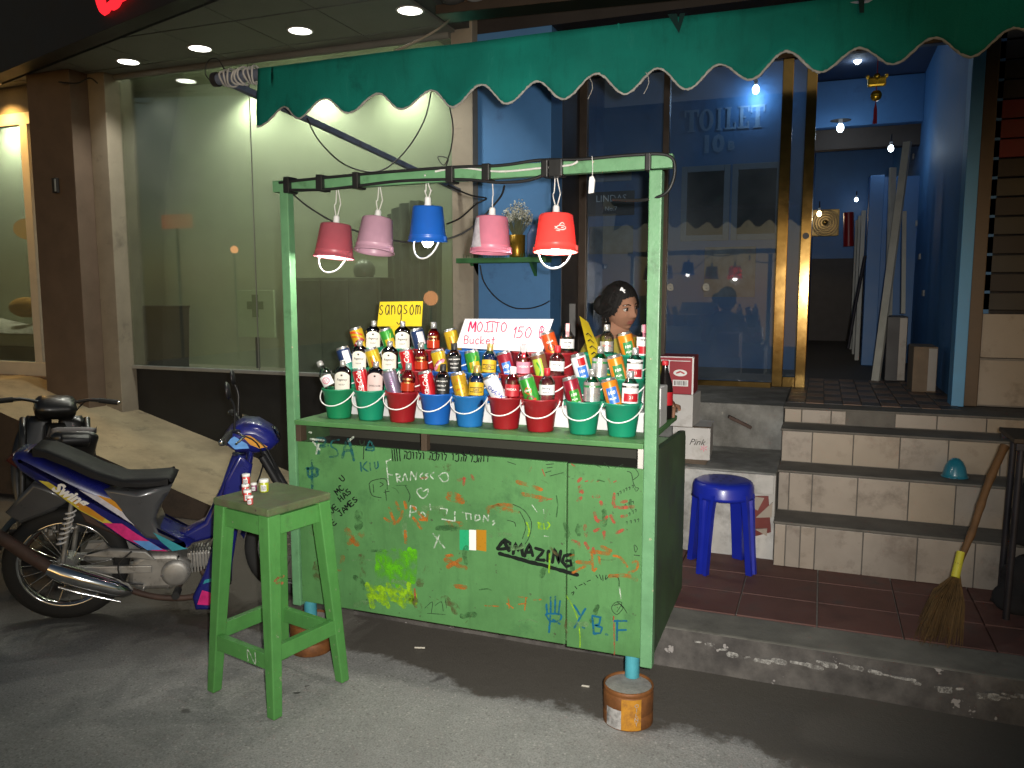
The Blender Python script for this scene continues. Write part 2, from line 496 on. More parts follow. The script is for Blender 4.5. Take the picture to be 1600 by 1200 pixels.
# ================================================================== the setting
def road_material():
    m = bpy.data.materials.new('road_concrete'); m.use_nodes = True
    nt = m.node_tree; N = nt.nodes; L = nt.links; b = N['Principled BSDF']
    geo = N.new('ShaderNodeNewGeometry').outputs['Position']
    def nz(sc, det=6, ro=.65):
        n = N.new('ShaderNodeTexNoise'); n.inputs['Scale'].default_value = sc; n.inputs['Detail'].default_value = det; n.inputs['Roughness'].default_value = ro
        L.new(geo, n.inputs['Vector']); return n.outputs['Fac']
    def mth(op, a, c, clamp=False):
        x = N.new('ShaderNodeMath'); x.operation = op; x.use_clamp = clamp
        for i, v in ((0, a), (1, c)):
            if isinstance(v, (int, float)): x.inputs[i].default_value = v
            else: L.new(v, x.inputs[i])
        return x.outputs[0]
    def rng(a, f0, f1, t0, t1):
        x = N.new('ShaderNodeMapRange'); L.new(a, x.inputs[0])
        for i, v in enumerate((f0, f1, t0, t1)): x.inputs[i + 1].default_value = v
        return x.outputs[0]
    def mix(f, a, c):
        x = N.new('ShaderNodeMix'); x.data_type = 'RGBA'
        L.new(f, x.inputs[0])
        for i, v in ((6, a), (7, c)):
            if isinstance(v, tuple): x.inputs[i].default_value = (*v, 1)
            else: L.new(v, x.inputs[i])
        return x.outputs[2]
    sp = N.new('ShaderNodeSeparateXYZ'); L.new(geo, sp.inputs[0])
    big = nz(.9, 5); mid = nz(5, 8, .75); fine = nz(140, 3, .7); grit = nz(420, 2, .6)
    c = mix(rng(mid, .3, .7, 0, 1), (.25, .25, .235), (.37, .365, .345))
    c = mix(rng(fine, .38, .62, 0, .75), c, (.17, .168, .158))
    c = mix(rng(grit, .55, .75, 0, .6), c, (.50, .49, .47))
    vo = N.new('ShaderNodeTexVoronoi'); vo.inputs['Scale'].default_value = 75; L.new(geo, vo.inputs['Vector'])
    sv = N.new('ShaderNodeSeparateColor'); L.new(vo.outputs['Color'], sv.inputs[0])
    c = mix(mth('MULTIPLY', rng(sv.outputs[0], .62, .9, 0, .55), rng(vo.outputs['Distance'], .2, .45, 1, 0)), c, (.11, .105, .095))
    c = mix(mth('MULTIPLY', rng(sv.outputs[1], .75, .95, 0, .5), rng(vo.outputs['Distance'], .2, .45, 1, 0)), c, (.52, .50, .46))
    c = mix(rng(nz(.55, 4, .6), .45, .65, 0, .30), c, (.16, .155, .14))
    # the wet, dirty gutter along the kerb: a stain with a ragged edge
    edge = mth('ADD', sp.outputs['Y'], mth('ADD', mth('MULTIPLY', mth('SUBTRACT', nz(2.1, 5, .6), .5), .62), mth('MULTIPLY', mth('SUBTRACT', nz(11, 8, .8), .5), .20)))
    # the puddle pushes further out under the stall and beyond its right corner
    bulge = mth('MULTIPLY', rng(sp.outputs['X'], -1.9, -1.15, 0, 1), .14)
    bulge2 = mth('MULTIPLY', rng(sp.outputs['X'], -.35, .45, 0, 1), .40)
    edge = mth('ADD', mth('ADD', edge, bulge), bulge2)
    wet = rng(edge, 2.835, 2.885, 0, 1)
    c = mix(mth('MULTIPLY', wet, .9), c, (.088, .078, .064))
    # darker brown ground where the motorbikes stand
    bike_ground = mth('MULTIPLY', rng(mth('ADD', sp.outputs['X'], mth('MULTIPLY', mth('SUBTRACT', big, .5), 1.2)), -2.2, -2.6, 0, 1), rng(sp.outputs['Y'], 2.3, 2.7, 0, 1))
    c = mix(mth('MULTIPLY', bike_ground, .75), c, (.055, .045, .035))
    spot = rng(nz(3.1, 3), .70, .73, 0, .7)
    c = mix(spot, c, (.06, .055, .05))
    L.new(c, b.inputs['Base Color'])
    L.new(rng(wet, 0, 1, .85, .55), b.inputs['Roughness'])
    b.inputs['Specular IOR Level'].default_value = .3
    bp = N.new('ShaderNodeBump'); bp.inputs['Strength'].default_value = .5; bp.inputs['Distance'].default_value = .004
    L.new(mth('ADD', fine, mth('MULTIPLY', mid, 2.0)), bp.inputs['Height']); L.new(bp.outputs[0], b.inputs['Normal'])
    return m
mb = MB()
def road_fn(u, v):
    x = -14 + 24 * u; y = -12 + 30 * v
    return (x, y, .012 * (noise.noise(Vector((x * .6, y * .6, 0)))) if -6 < x < 3 else 0)
mb.grid(road_fn, 96, 120)
struct('road', mb, road_material())

# raised sidewalk: a concrete kerb and red-brown paving tiles on it
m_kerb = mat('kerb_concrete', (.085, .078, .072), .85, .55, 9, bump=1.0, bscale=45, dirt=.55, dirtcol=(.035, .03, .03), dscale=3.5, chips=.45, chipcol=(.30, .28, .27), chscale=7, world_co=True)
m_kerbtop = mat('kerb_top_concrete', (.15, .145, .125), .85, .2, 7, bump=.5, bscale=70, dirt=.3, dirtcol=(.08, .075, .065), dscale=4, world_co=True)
m_tile = mat('paving_red', (.115, .050, .040), .7, .3, 6, bump=.3, bscale=90, dirt=.45, dirtcol=(.06, .05, .045), dscale=6, world_co=True)
m_mortar = mat('mortar', (.22, .20, .18), .9, .2, 20, world_co=True)
mb = MB()
def kerb_face(u, v):
    x = -2.05 + 7.05 * u
    n = noise.noise(Vector((x * 2.3, v * 2, 3)))
    return (x, 3.19 + .035 * v + .018 * n * (1 - v), .156 * v - .004)
mb.grid(kerb_face, 120, 5)
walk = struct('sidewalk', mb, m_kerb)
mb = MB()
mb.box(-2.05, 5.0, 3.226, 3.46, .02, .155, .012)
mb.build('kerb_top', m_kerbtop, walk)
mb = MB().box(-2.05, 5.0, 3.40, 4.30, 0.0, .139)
mb.build('bedding', m_mortar, walk)
tw = .33
tmesh = MB().box(-tw / 2 + .003, tw / 2 - .003, -.134, .134, -.012, .012, .003).mesh('paving_tile', m_tile)
for i in range(9):
    for j in range(3):
        x = -1.12 + i * tw; y = 3.60 + j * .274
        if y > 4.2: continue
        inst('paving_tile', tmesh, walk, (x, y, .143 + random.uniform(-.0015, .0015)), (random.uniform(-.004, .004), random.uniform(-.004, .004), 0))

# driveway ramp that climbs to the left in front of the green shop
def ramp_z(x):
    return max(-.02, min(.80, .27 * (-3.45 - x)))
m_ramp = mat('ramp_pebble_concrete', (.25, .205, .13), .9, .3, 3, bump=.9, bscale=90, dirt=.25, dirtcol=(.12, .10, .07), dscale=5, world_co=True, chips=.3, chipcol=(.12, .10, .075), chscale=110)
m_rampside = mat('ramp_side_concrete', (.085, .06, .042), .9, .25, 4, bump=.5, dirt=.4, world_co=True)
mb = MB()
def ramp_top(u, v):
    x = -10 + 6.6 * u; y = 4.22 + 1.6 * v
    return (x, y, ramp_z(x) + .004 * noise.noise(Vector((x * 9, y * 9, 0))))
mb.grid(ramp_top, 66, 14)
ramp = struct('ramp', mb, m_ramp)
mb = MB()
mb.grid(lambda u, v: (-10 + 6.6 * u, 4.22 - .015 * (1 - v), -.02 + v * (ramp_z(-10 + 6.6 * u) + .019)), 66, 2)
mb.build('ramp_side', m_rampside, ramp)

# concrete ledge under the toilet shop front, with broken tile facing
m_conc = mat('old_concrete', (.19, .19, .18), .85, .45, 5, bump=.7, bscale=35, dirt=.7, dirtcol=(.06, .058, .05), dscale=3.2, chips=.3, chipcol=(.28, .27, .24), chscale=9, world_co=True)
m_plaster = mat('white_plaster', (.46, .45, .43), .85, .2, 5, bump=.5, bscale=30, dirt=.6, dirtcol=(.10, .09, .08), dscale=3.5, world_co=True)
m_redtile = mat('broken_red_tile', (.16, .03, .025), .4, .2, 10, world_co=True)
m_whitetile = mat('white_tile', (.31, .265, .22), .42, .12, 3, dirt=.35, dirtcol=(.14, .11, .085), dscale=5, world_co=True, bump=.12, bscale=80)
m_wt = [m_whitetile, mat('white_tile_grey', (.27, .235, .20), .45, .16, 4, dirt=.45, dirtcol=(.13, .10, .08), dscale=6, world_co=True, bump=.15), mat('white_tile_warm', (.32, .265, .205), .42, .12, 3, dirt=.30, dirtcol=(.17, .12, .085), dscale=4, world_co=True, bump=.12)]
m_tread = mat('tread_concrete', (.13, .12, .105), .85, .25, 8, bump=.5, bscale=60, dirt=.3, world_co=True)
mb = MB()
mb.box(-2.6, -.185, 4.32, 5.95, 0.1, .605, .01)
ledge = struct('ledge', mb, m_conc)
MB().box(-2.2, -.187, 4.293, 4.318, .14, .60, .006).build('plaster_facing', m_plaster, ledge)
MB().box(-.50, -.195, 4.272, 4.292, .50, .603, .004).build('cap_tile', m_plaster, ledge)
for poly, mm in ((((-.40, .36), (-.33, .48), (-.22, .49), (-.20, .30), (-.30, .26), (-.38, .30)), m_redtile),
                 (((-.28, .37), (-.20, .38), (-.198, .46)), m_whitetile), (((-.33, .44), (-.27, .41), (-.24, .48), (-.32, .485)), m_whitetile),
                 (((-.40, .27), (-.345, .33), (-.335, .25)), m_whitetile), (((-.28, .31), (-.22, .32), (-.22, .28)), m_whitetile)):
    k = len([c for c in ledge.children])
    MB().prism(poly, 4.286 - .003 * k, 4.2905).build('tile_shard', mm, ledge)
mb = MB().box(-2.6, -.187, 4.98, 5.94, .60, .872, .01)
mb.build('plinth', m_conc, ledge)

# tiled steps up to the shop door
steps_z = [.15, .384, .60, .785, .876]
steps_y = [4.20, 4.445, 4.69, 4.94]
mb = MB()
for i in range(4):
    mb.box(-.18, 3.2, steps_y[i], 5.99, steps_z[i] - .05, steps_z[i + 1] - .004 - i * .0005)
stairs = struct('steps', mb, m_tread)
joints = [[-.18, -.125, -.055, .015, .235, .475, .72, .97, 1.22, 1.47], [-.18, -.125, -.01, .21, .45, .66, .90, 1.15, 1.4], [-.18, -.02, .19, .42, .65, .89, 1.13, 1.4], [-.18, -.085, .075, .155, .41, .62, .86, 1.1, 1.4]]
for i in range(4):
    z0, z1 = steps_z[i] + (.004 if i else .006), steps_z[i + 1] - .012
    for a, b2 in zip(joints[i][:-1], joints[i][1:]):
        if i == 3 and a in (.155,):      # a tile is missing here
            continue
        MB().box(a + .0025, b2 - .0025, steps_y[i] - .011 + random.uniform(-.0015, .0015), steps_y[i] + .004, z0, z1, .002).build('riser_tile', random.choice(m_wt), stairs)
    MB().box(-.186, 1.6, steps_y[i] - .004, steps_y[i] + .24, steps_z[i + 1] - .011, steps_z[i + 1], .003).build('tread', m_tread, stairs)

# ------------------------------------------------------------------ the green-lit shop on the left
GY = 5.18
m_brown = mat('brown_pillar_paint', (.135, .095, .068), .7, .15, 5, bump=.2, world_co=True)
m_beige = mat('beige_pillar_paint', (.26, .225, .175), .75, .12, 6, bump=.2, dirt=.2, dirtcol=(.12, .10, .08), world_co=True)
m_black = mat('black_plinth', (.010, .010, .011), .45, .3, 8, world_co=True)
m_alu = mat('aluminium', (.55, .55, .55), .35, .08, 12, metal=.85)
m_whiteframe = mat('white_frame', (.62, .60, .55), .45, .06, 10)
m_greenwall = mat('pale_green_wall', (.43, .46, .34), .75, .05, 3)
m_soffit = mat('soffit_panel', (.19, .19, .17), .65, .08, 5)
m_dark = mat('dark_fascia', (.018, .016, .015), .6, .2, 6)
m_pane = glass('shop_pane', (.80, .86, .80), .09, .012, dust=.10, dustcol=(.4, .42, .38))
shop = thing('green_shop', 'green lit shop with a wide glass front, brown pillars and a soffit of downlights', 'shop', (-4, 5.2, 0))
def sp(mb, name, m, parent=shop):
    o = mb.build(name, m, parent)
    if parent is shop: o.matrix_parent_inverse = Matrix.Translation((4, -5.2, 0))
    return o
GX0, GX1, GZ0, GZ1 = -5.50, -2.43, .925, 3.30
sp(MB().box(-5.62, GX1 + .02, GY + .02, GY + .16, -.1, GZ0 - .02, .004), 'plinth', m_black)
# pillars
sp(MB().box(-6.10, -5.63, 4.86, 5.3, .2, 3.30, .006), 'pillar', m_brown)
sp(MB().box(-5.63, -5.45, 5.03, 5.3, .2, 3.30, .006), 'pillar', m_beige)
sp(MB().box(-2.44, -2.28, GY - .02, 5.45, -.1, 3.4, .005), 'pillar', m_beige)
win = sp(MB().box(GX0, GX1, GY - .004, GY + .004, GZ0, GZ1), 'window_pane', m_pane)
fr = MB()
fr.box(GX0 - .005, GX0 + .035, GY - .03, GY + .03, GZ0 - .02, GZ1, .003)
fr.box(GX0 + .036, GX1, GY - .025, GY + .03, GZ0 - .025, GZ0 + .002, .003)
o = fr.build('window_frame', m_alu, win)
MB().box(-4.1525, -4.1500, GY - .006, GY + .006, GZ0 + .003, GZ1).build('glass_joint', m_soffit, win)
# shallow lit room behind the glass
room = MB()
room.box(-8.6, GX1 + .02, 6.02, 6.08, .5, 3.6)
o = sp(room, 'room_wall', m_greenwall)
sp(MB().box(-8.6, GX1, GY + .03, 6.02, .80, .86), 'room_floor', mat('room_floor', (.25, .23, .18), .4, .15, 6))
sp(MB().box(GX1 - .005, GX1 + .06, GY + .03, 6.02, .86, 3.42), 'room_wall', m_greenwall)
sp(MB().box(-8.6, GX1, GY + .012, 6.02, 3.42, 3.46), 'room_ceiling', m_greenwall)
sp(MB().box(-8.6, GX1, GY - .02, GY + .011, 3.30, 3.5), 'lintel', m_soffit)
# soffit panels with joints
def clip_front(mb):
    """cut a soffit piece off along the fascia line"""
    bm = bmesh.new(); vs_ = [bm.verts.new(v) for v in mb.v]
    for f in mb.f: bm.faces.new([vs_[i] for i in f])
    d_ = Vector((-3.4 + 5.95, 4.02 - 4.78, 0)).normalized(); n_ = Vector((d_.y, -d_.x, 0))
    bmesh.ops.bisect_plane(bm, geom=list(bm.verts) + list(bm.edges) + list(bm.faces), plane_co=Vector((-5.95, 4.83, 0)), plane_no=n_, clear_outer=True)
    bmesh.ops.holes_fill(bm, edges=[e for e in bm.edges if e.is_boundary])
    bm.verts.index_update(); o_ = MB(); o_.add([v.co.copy() for v in bm.verts], [[v.index for v in f.verts] for f in bm.faces]); bm.free()
    return o_
mb = clip_front(MB().box(-8.6, -2.30, 3.6, GY - .02, 3.318, 3.36))
sof = sp(mb, 'soffit', mat('soffit_joint', (.06, .06, .055), .7))
xs = [-8.6 + i * .62 for i in range(11)]
for i in range(10):
    x0, x1 = xs[i], min(xs[i + 1], -2.31)
    for (y0, y1) in ((4.43, 4.98), (4.985, GY - .03), (3.70, 4.42)):
        q = clip_front(MB().box(x0 + .004, x1 - .004, y0 + .004, y1 - .004, 3.298, 3.317))
        if q.f: q.build('soffit_panel', m_soffit, sof)
# cove strip where soffit meets glass
sp(MB().tube([(-5.45, GY - .035, 3.285), (-2.44, GY - .035, 3.285)], .028, 8), 'cove', m_soffit)
# dark fascia sign board over the street with red letters
fa = [(-7.3, 5.18), (-5.95, 4.78), (-5.2, 4.556), (-3.4, 4.02), (-2.2, 3.66)]
mb = MB()
vs = [(x, y, z) for x, y in fa for z in (3.285, 4.7)] + [(x - .05, y - .12, z) for x, y in fa for z in (3.285, 4.7)]
n = len(fa) * 2
fs = []
for i in range(len(fa) - 1):
    a = i * 2
    fs += [(a, a + 1, a + 3, a + 2), (n + a, n + a + 2, n + a + 3, n + a + 1), (a, a + 2, n + a + 2, n + a)]
mb.add(vs, fs)
sp(mb, 'fascia', m_dark)
# red glowing script on the fascia (only its lowest curve reaches into the picture)
m_redneon = emit('red_letters', (1.0, .02, .03), 1.6)
def fas(px, py):
    p0 = Vector((-5.2, 4.56, 0)) + Vector((-.05, -.125, 0)); p1 = Vector((-3.4, 4.02, 0)) + Vector((-.05, -.125, 0))
    d = (p1 - p0).normalized(); nn = Vector((d.y, -d.x, 0))
    rr = ray(px, py); t = ((p0 - CAM).dot(nn)) / rr.dot(nn)
    return CAM + rr * t + nn * .012
mb = MB()
for st in ([(156, -12), (158, 4), (166, 20), (176, 8), (184, 2), (196, -3), (204, -12)], [(160, -14), (164, 6), (170, 16)], [(178, 12), (186, 7), (192, -6)]):
    mb.tube(smooth_line([fas(*p) for p in st], 3), .022, 6)
sp(mb, 'sign_letter', m_redneon)
# door on the far left with white frame
DY = 5.14
door = thing('glass_door', 'white framed glass shop door at the left edge, bed visible behind it', 'door', (-6.6, DY, .83))
def dp(mb, name, m):
    o = mb.build(name, m, door); o.matrix_parent_inverse = Matrix.Translation((6.6, -DY, -.83)); return o
m_doorframe = mat('door_frame', (.56, .53, .47), .4, .06, 10)
dp(MB().box(-8.6, -6.12, DY - .03, DY + .03, 2.98, 3.08, .004), 'door_head', m_doorframe)
dp(MB().box(-8.6, -6.12, DY - .04, DY + .04, .80, .92, .004), 'door_sill', m_doorframe)
dp(MB().box(-6.53, -6.44, DY - .035, DY + .01, .92, 2.98, .004), 'door_stile', m_doorframe)
dp(MB().box(-6.40, -6.35, DY - .015, DY + .03, .92, 2.98, .004), 'door_stile', m_doorframe)
dp(MB().box(-6.35, -6.12, DY + .005, DY + .011, .92, 2.98), 'pane', m_pane)
dp(MB().box(-8.6, -6.53, DY - .012, DY - .006, .92, 2.98), 'pane', m_pane)
sp(MB().box(-8.6, -6.1, DY - .1, DY + .1, .5, .80), 'door_step', m_brown)
sp(MB().box(-8.6, -6.1, DY - .03, DY + .03, 3.08, 3.30), 'door_lintel', m_beige)
sp(MB().box(-12, -2.32, GY + .05, GY + .2, 3.47, 6.2), 'upper_wall', m_brown)
sp(MB().box(-12, -8.61, DY - .05, DY + .15, .2, 3.46), 'side_wall', m_brown)
# small fittings on the brown pillar
for (px, py, w, h, nm, lb) in ((88, 290, .025, .12, 'door_reader', 'small dark card reader on the brown pillar'),):
    p = at(px, py, 1, 4.85)
    t = tag(MB().box(-w, w, -.03, 0, -h / 2, h / 2, .004).build(nm, m_dark), lb, 'card reader'); t.location = (p.x, 4.858, p.z)
    MB().box(w * .4, w * .95, -.036, -.0305, -h / 2 + .01, h / 2 - .01, .002).build('cover', m_alu, t)

# ------------------------------------------------------------------ the blue toilet shop
BY = 5.25; TY = 5.95; FZ = .876
m_blue = mat('blue_wall_paint', (.065, .195, .42), .6, .07, 6, bump=.15, bscale=60, dirt=.12, dirtcol=(.04, .11, .26), dscale=5, world_co=True)
m_bluedk = mat('blue_partition_paint', (.05, .16, .38), .5, .07, 6)
m_gold = mat('gold_aluminium', (.30, .19, .062), .12, .1, 14, metal=.95, rvar=.03)
m_bronze = mat('bronze_frame', (.060, .042, .030), .4, .15, 10, metal=.4)
m_jamb = mat('dark_jamb', (.022, .018, .018), .5, .2, 6)
m_tpane = glass('toilet_pane', (.70, .78, .86), .05, .02, dust=.11, dustcol=(.34, .40, .46))
tshop = thing('blue_shop', 'blue painted shop front with a gold framed glass door and toilet lettering inside', 'shop', (-.5, 5.95, FZ))
def tp(mb, name, m, parent=None):
    o = mb.build(name, m, parent or tshop)
    if parent is None: o.matrix_parent_inverse = Matrix.Translation((.5, -5.95, -FZ))
    return o
bx0, bx1 = at(738, 400, 1, BY).x, at(860, 400, 1, BY).x
tp(MB().box(bx0, bx1, BY, 5.5, .6, 3.3, .004), 'wall', m_blue)
# dark jamb between the blue wall and the glass
tp(MB().box(bx1 - .16, bx1 + .002, 5.5, TY + .05, .6, 3.3, .003), 'jamb', m_jamb)
tp(MB().box(-2.6, 3.2, BY + .0, TY + .1, 3.3, 3.6), 'canopy_slab', m_jamb)
# fixed glazing
gx = [at(912, 300, 1, TY).x, at(1040, 300, 1, TY).x, at(1225, 300, 1, TY).x, at(1262, 300, 1, TY).x]
glz = tp(MB().box(gx[0], gx[2], TY - .003, TY + .003, FZ + .03, 3.12), 'fixed_pane', m_tpane)
tp(MB().box(gx[0] - .03, gx[0] + .03, TY - .03, TY + .03, FZ, 3.2, .003), 'post', m_bronze)
tp(MB().box(gx[1] - .022, gx[1] + .022, TY - .03, TY + .03, FZ + .05, 3.2, .003), 'post', m_bronze)
tp(MB().box(gx[2] - .036, gx[2] + .036, TY - .012, TY + .03, FZ, 3.3, .004), 'door_post', m_gold)
dr = tp(MB().box(gx[3] - .034, gx[3] + .034, TY - .002, TY + .05, FZ, 3.3, .004), 'sliding_door_stile', m_gold)
MB().cyl((gx[3], TY - .016, 1.93), (gx[3], TY - .002, 1.93), .022, 14).build('lock', m_jamb, dr)
tp(MB().box(gx[2] + .037, gx[3] - .035, TY + .004, TY + .010, FZ + .08, 3.2), 'sliding_pane', m_tpane)
tp(MB().box(gx[2] + .037, gx[3] - .035, TY - .010, TY + .03, FZ, FZ + .075, .003), 'sliding_rail', m_gold)
tp(MB().box(gx[0] + .031, gx[2] - .037, TY - .05, TY + .03, FZ - .03, FZ + .035, .004), 'sill_rail', m_gold)
tp(MB().box(gx[0] - .03, 1.0, TY - .03, TY + .04, 3.12, 3.3, .003), 'head_rail', m_bronze)
# inside: floor, back wall with TOILET, beams and the passage
m_floor = mat('inner_floor', (.05, .045, .04), .7, .3, 4)
tp(MB().box(-3.2, 3.0, 5.99, 12.2, .80, FZ - .008), 'inner_floor', m_floor)
m_ctile = [mat('floor_tile_dark', (.035, .03, .03), .55, .2, 9), mat('floor_tile_brown', (.16, .09, .055), .55, .2, 9)]
for i in range(9):
    for j in range(9):
        x = -.175 + i * .105; y = 5.13 + j * .165
        if x > .75: continue
        tp(MB().box(x + .002, x + .103, y + .002, y + .163, FZ - .006, FZ + .004 + .0003 * ((i * 3 + j) % 4), .0015), 'floor_tile', m_ctile[(i + j) % 2])
tp(MB().box(-2.3, 4.0, BY + .02, BY + .2, 3.61, 6.2), 'upper_wall', m_blue)
WY = 7.4
tp(MB().box(-3.2, -.16, WY, WY + .12, .8, 3.6), 'inner_wall', m_blue)
tp(MB().box(-3.2, .8, TY + .05, 12.2, 3.56, 3.66), 'inner_ceiling', mat('inner_ceiling', (.05, .07, .12), .8))
tp(MB().box(-3.2, 3.0, 12.0, 12.1, 2.0, 3.6), 'end_wall', m_bluedk)
tp(MB().box(-3.2, 3.0, 11.98, 12.1, .8, 2.0), 'end_wall', mat('end_wall_grey', (.10, .09, .085), .8))
tp(MB().box(-.28, -.16, WY + .12, 12, .8, 3.6), 'passage_wall', m_bluedk)
tp(MB().box(-.158, .80, 8.5, 8.62, 3.12, 3.55, .005), 'cross_beam', m_blue)
tp(MB().box(-.158, .80, 8.63, 8.75, 2.93, 3.12), 'header', mat('header_brown', (.06, .045, .035), .7))
wl = tp(MB().box(.80, .92, 5.45, 12, .8, 3.6), 'passage_wall', m_blue)
tp(MB().box(.735, .80, 5.30, 5.46, FZ, 3.3, .004), 'blue_post', mat('light_blue_post', (.10, .31, .55), .55, .06, 8))
for k, (px, py) in enumerate(((1417, 147), (1422, 195), (1428, 245), (1431, 289), (1433, 349), (1438, 401), (1444, 458))):
    p = at(px, py, 0, .80)
    MB().box(.785, .7995, p.y - .045, p.y + .045, p.z - .025, p.z + .025, .003).build('hook_plate', m_plaster, wl).matrix_parent_inverse = Matrix.Identity(4)
m_txt = mat('toilet_letters', (.20, .33, .50), .7, .1, 8)
iw = thing('toilet_lettering', 'pale TOILET 10 baht lettering painted on the inner blue wall', 'lettering', (-.9, WY, 3.0))
mb = MB()
def serif(ch, x, z, w, h):
    y0, y1 = -.006, -.002; s = w * .30; t_ = h * .10
    def rc(a, b2, c, d): mb.box(x + a, x + b2, y0, y1, z + c, z + d)
    if ch == 'T': rc(0, w, h - t_, h); rc(w / 2 - s / 2, w / 2 + s / 2, t_ * .6, h - t_); rc(w * .22, w * .78, 0, t_ * .6); rc(0, w * .12, h * .68, h - t_); rc(w * .88, w, h * .68, h - t_)
    if ch == 'I': rc(w / 2 - s / 2, w / 2 + s / 2, t_ * .7, h - t_ * .7); rc(w * .2, w * .8, 0, t_ * .7); rc(w * .2, w * .8, h - t_ * .7, h)
    if ch in 'LE':
        rc(w * .18, w * .18 + s, t_, h - t_ * .7); rc(0, w, 0, t_); rc(w * .86, w, t_, h * .32); rc(0, w * (.6 if ch == 'L' else 1), h - t_ * .7, h)
        if ch == 'E': rc(w * .18 + s, w * .7, h * .46, h * .55); rc(w * .86, w, h * .72, h - t_ * .7)
    if ch == 'O':
        n_ = 24; vs = []
        for k in range(n_):
            a = 2 * math.pi * k / n_
            vs += [(x + w / 2 + w / 2 * math.cos(a), y0, z + h / 2 + h / 2 * math.sin(a)), (x + w / 2 + w * .22 * math.cos(a), y0, z + h / 2 + h * .40 * math.sin(a))]
        mb.add(vs, [(2 * k, 2 * k + 1, (2 * k + 3) % (2 * n_), (2 * k + 2) % (2 * n_)) for k in range(n_)])
for k, (ch, x, w) in enumerate((('T', -.31, .125), ('O', -.18, .125), ('I', -.045, .075), ('L', .04, .095), ('E', .15, .095), ('T', .255, .12))):
    serif(ch, x, -.045, w, .19)
mb.build('letters', m_txt, iw)
mb = MB(); put_text(mb, '10', .20, lambda a, b, c: (-.06 + a, -.004, b - .165), bold=.010); put_text(mb, 'B', .10, lambda a, b, c: (.10 + a, -.004, b - .185), bold=.006)
mb.build('letters', m_txt, iw)
# window in the inner wall: two dark sashes in pale frames
w0, w1 = at(1065, 262, 1, WY), at(1222, 374, 1, WY)
m_wframe = mat('inner_window_frame', (.22, .27, .32), .6, .1, 10)
m_dkpane = mat('dark_pane', (.012, .018, .024), .12, .2, 5)
iwin = thing('inner_window', 'two pane window with pale frame in the blue inner wall', 'window', ((w0.x + w1.x) / 2, WY, w1.z))
hw = (w1.x - w0.x) / 2; hh = w0.z - w1.z
for s in (0, 1):
    a = -hw + s * hw + .01; b2 = a + hw - .02
    f = MB().box(a, b2, -.03, -.003, 0, hh).build('sash', m_dkpane, iwin)
    g = MB(); g.box(a, a + .05, -.045, -.031, 0, hh, .003); g.box(b2 - .05, b2, -.045, -.031, 0, hh, .003); g.box(a + .051, b2 - .051, -.044, -.031, 0, .05, .003); g.box(a + .051, b2 - .051, -.044, -.031, hh - .05, hh, .003)
    g.build('frame', m_wframe, f)
# tall dark cupboard and poster below the window
tag(MB().box(-.22, .22, -.02, -.003, -.22, .22, .004).build('pasted_notice', mat('notice_paper', (.26, .28, .30), .8, .35, 9)), 'worn grey notice pasted under the inner window', 'notice').location = (at(1140, 425, 1, WY).x, WY, at(1140, 425, 1, WY).z)
# leftovers of white letters on the glass
for px, s, nm in ((1047, 'e', 'single small e cut from white film on the glass, nearest the stall post'), (1103, 'e', 'single small e cut from white film on the glass, further from the stall post')):
    p = at(px, 447, 1, TY - .006)
    mb = MB(); put_text(mb, s, .10, lambda a, b, c: (a, 0, b), bold=.004)
    o = mb.build('window_letter', mat('white_film', (.30, .30, .27), .7, .2, 30)); o.location = p
    tag(o, nm, 'letter', 'letters left on the toilet shop glass')

# ------------------------------------------------------------------ the dark shuttered shop at the right edge
RY = 5.40
dshop = thing('shuttered_shop', 'dark shop with horizontal slats above a low cream tiled wall at right edge', 'shop', (1.6, RY, FZ))
def rp(mb, name, m):
    o = mb.build(name, m, dshop); o.matrix_parent_inverse = Matrix.Translation((-1.6, -RY, -FZ)); return o
m_post = mat('brown_post', (.085, .055, .032), .5, .2, 7, metal=.2)
m_slat = [mat('slat_brown', (.020, .014, .012), .6, .3, 5), mat('slat_red', (.13, .007, .009), .6, .2, 5), mat('slat_black', (.007, .006, .006), .5, .2, 5)]
rp(MB().box(.805, .875, RY - .06, RY + .06, FZ, 3.3, .004), 'post', m_post)
rp(MB().box(.876, 3.4, RY + .25, RY + .3, FZ, 3.3), 'back_board', m_slat[2])
for k in range(17):
    z = 1.44 + k * .11
    mi = 1 if 2.28 < z < 2.62 else (0 if k % 2 else 2)
    rp(MB().box(.88, 3.4, RY + .05, RY + .075, z, z + .102, .004), 'slat', m_slat[mi])
rp(MB().box(.876, 3.4, RY - .02, RY + .2, FZ, 1.16), 'low_wall', m_mortar)
for k in range(7):
    rp(MB().box(.88 + k * .36, .88 + k * .36 + .352, RY - .032, RY - .021, FZ + .008, 1.15, .002), 'wall_tile', m_whitetile)
for k in range(5):
    rp(MB().box(.88 + k * .5, .88 + k * .5 + .494, RY - .03, RY + .12, 1.164, 1.42, .003), 'wall_tile', m_whitetile)

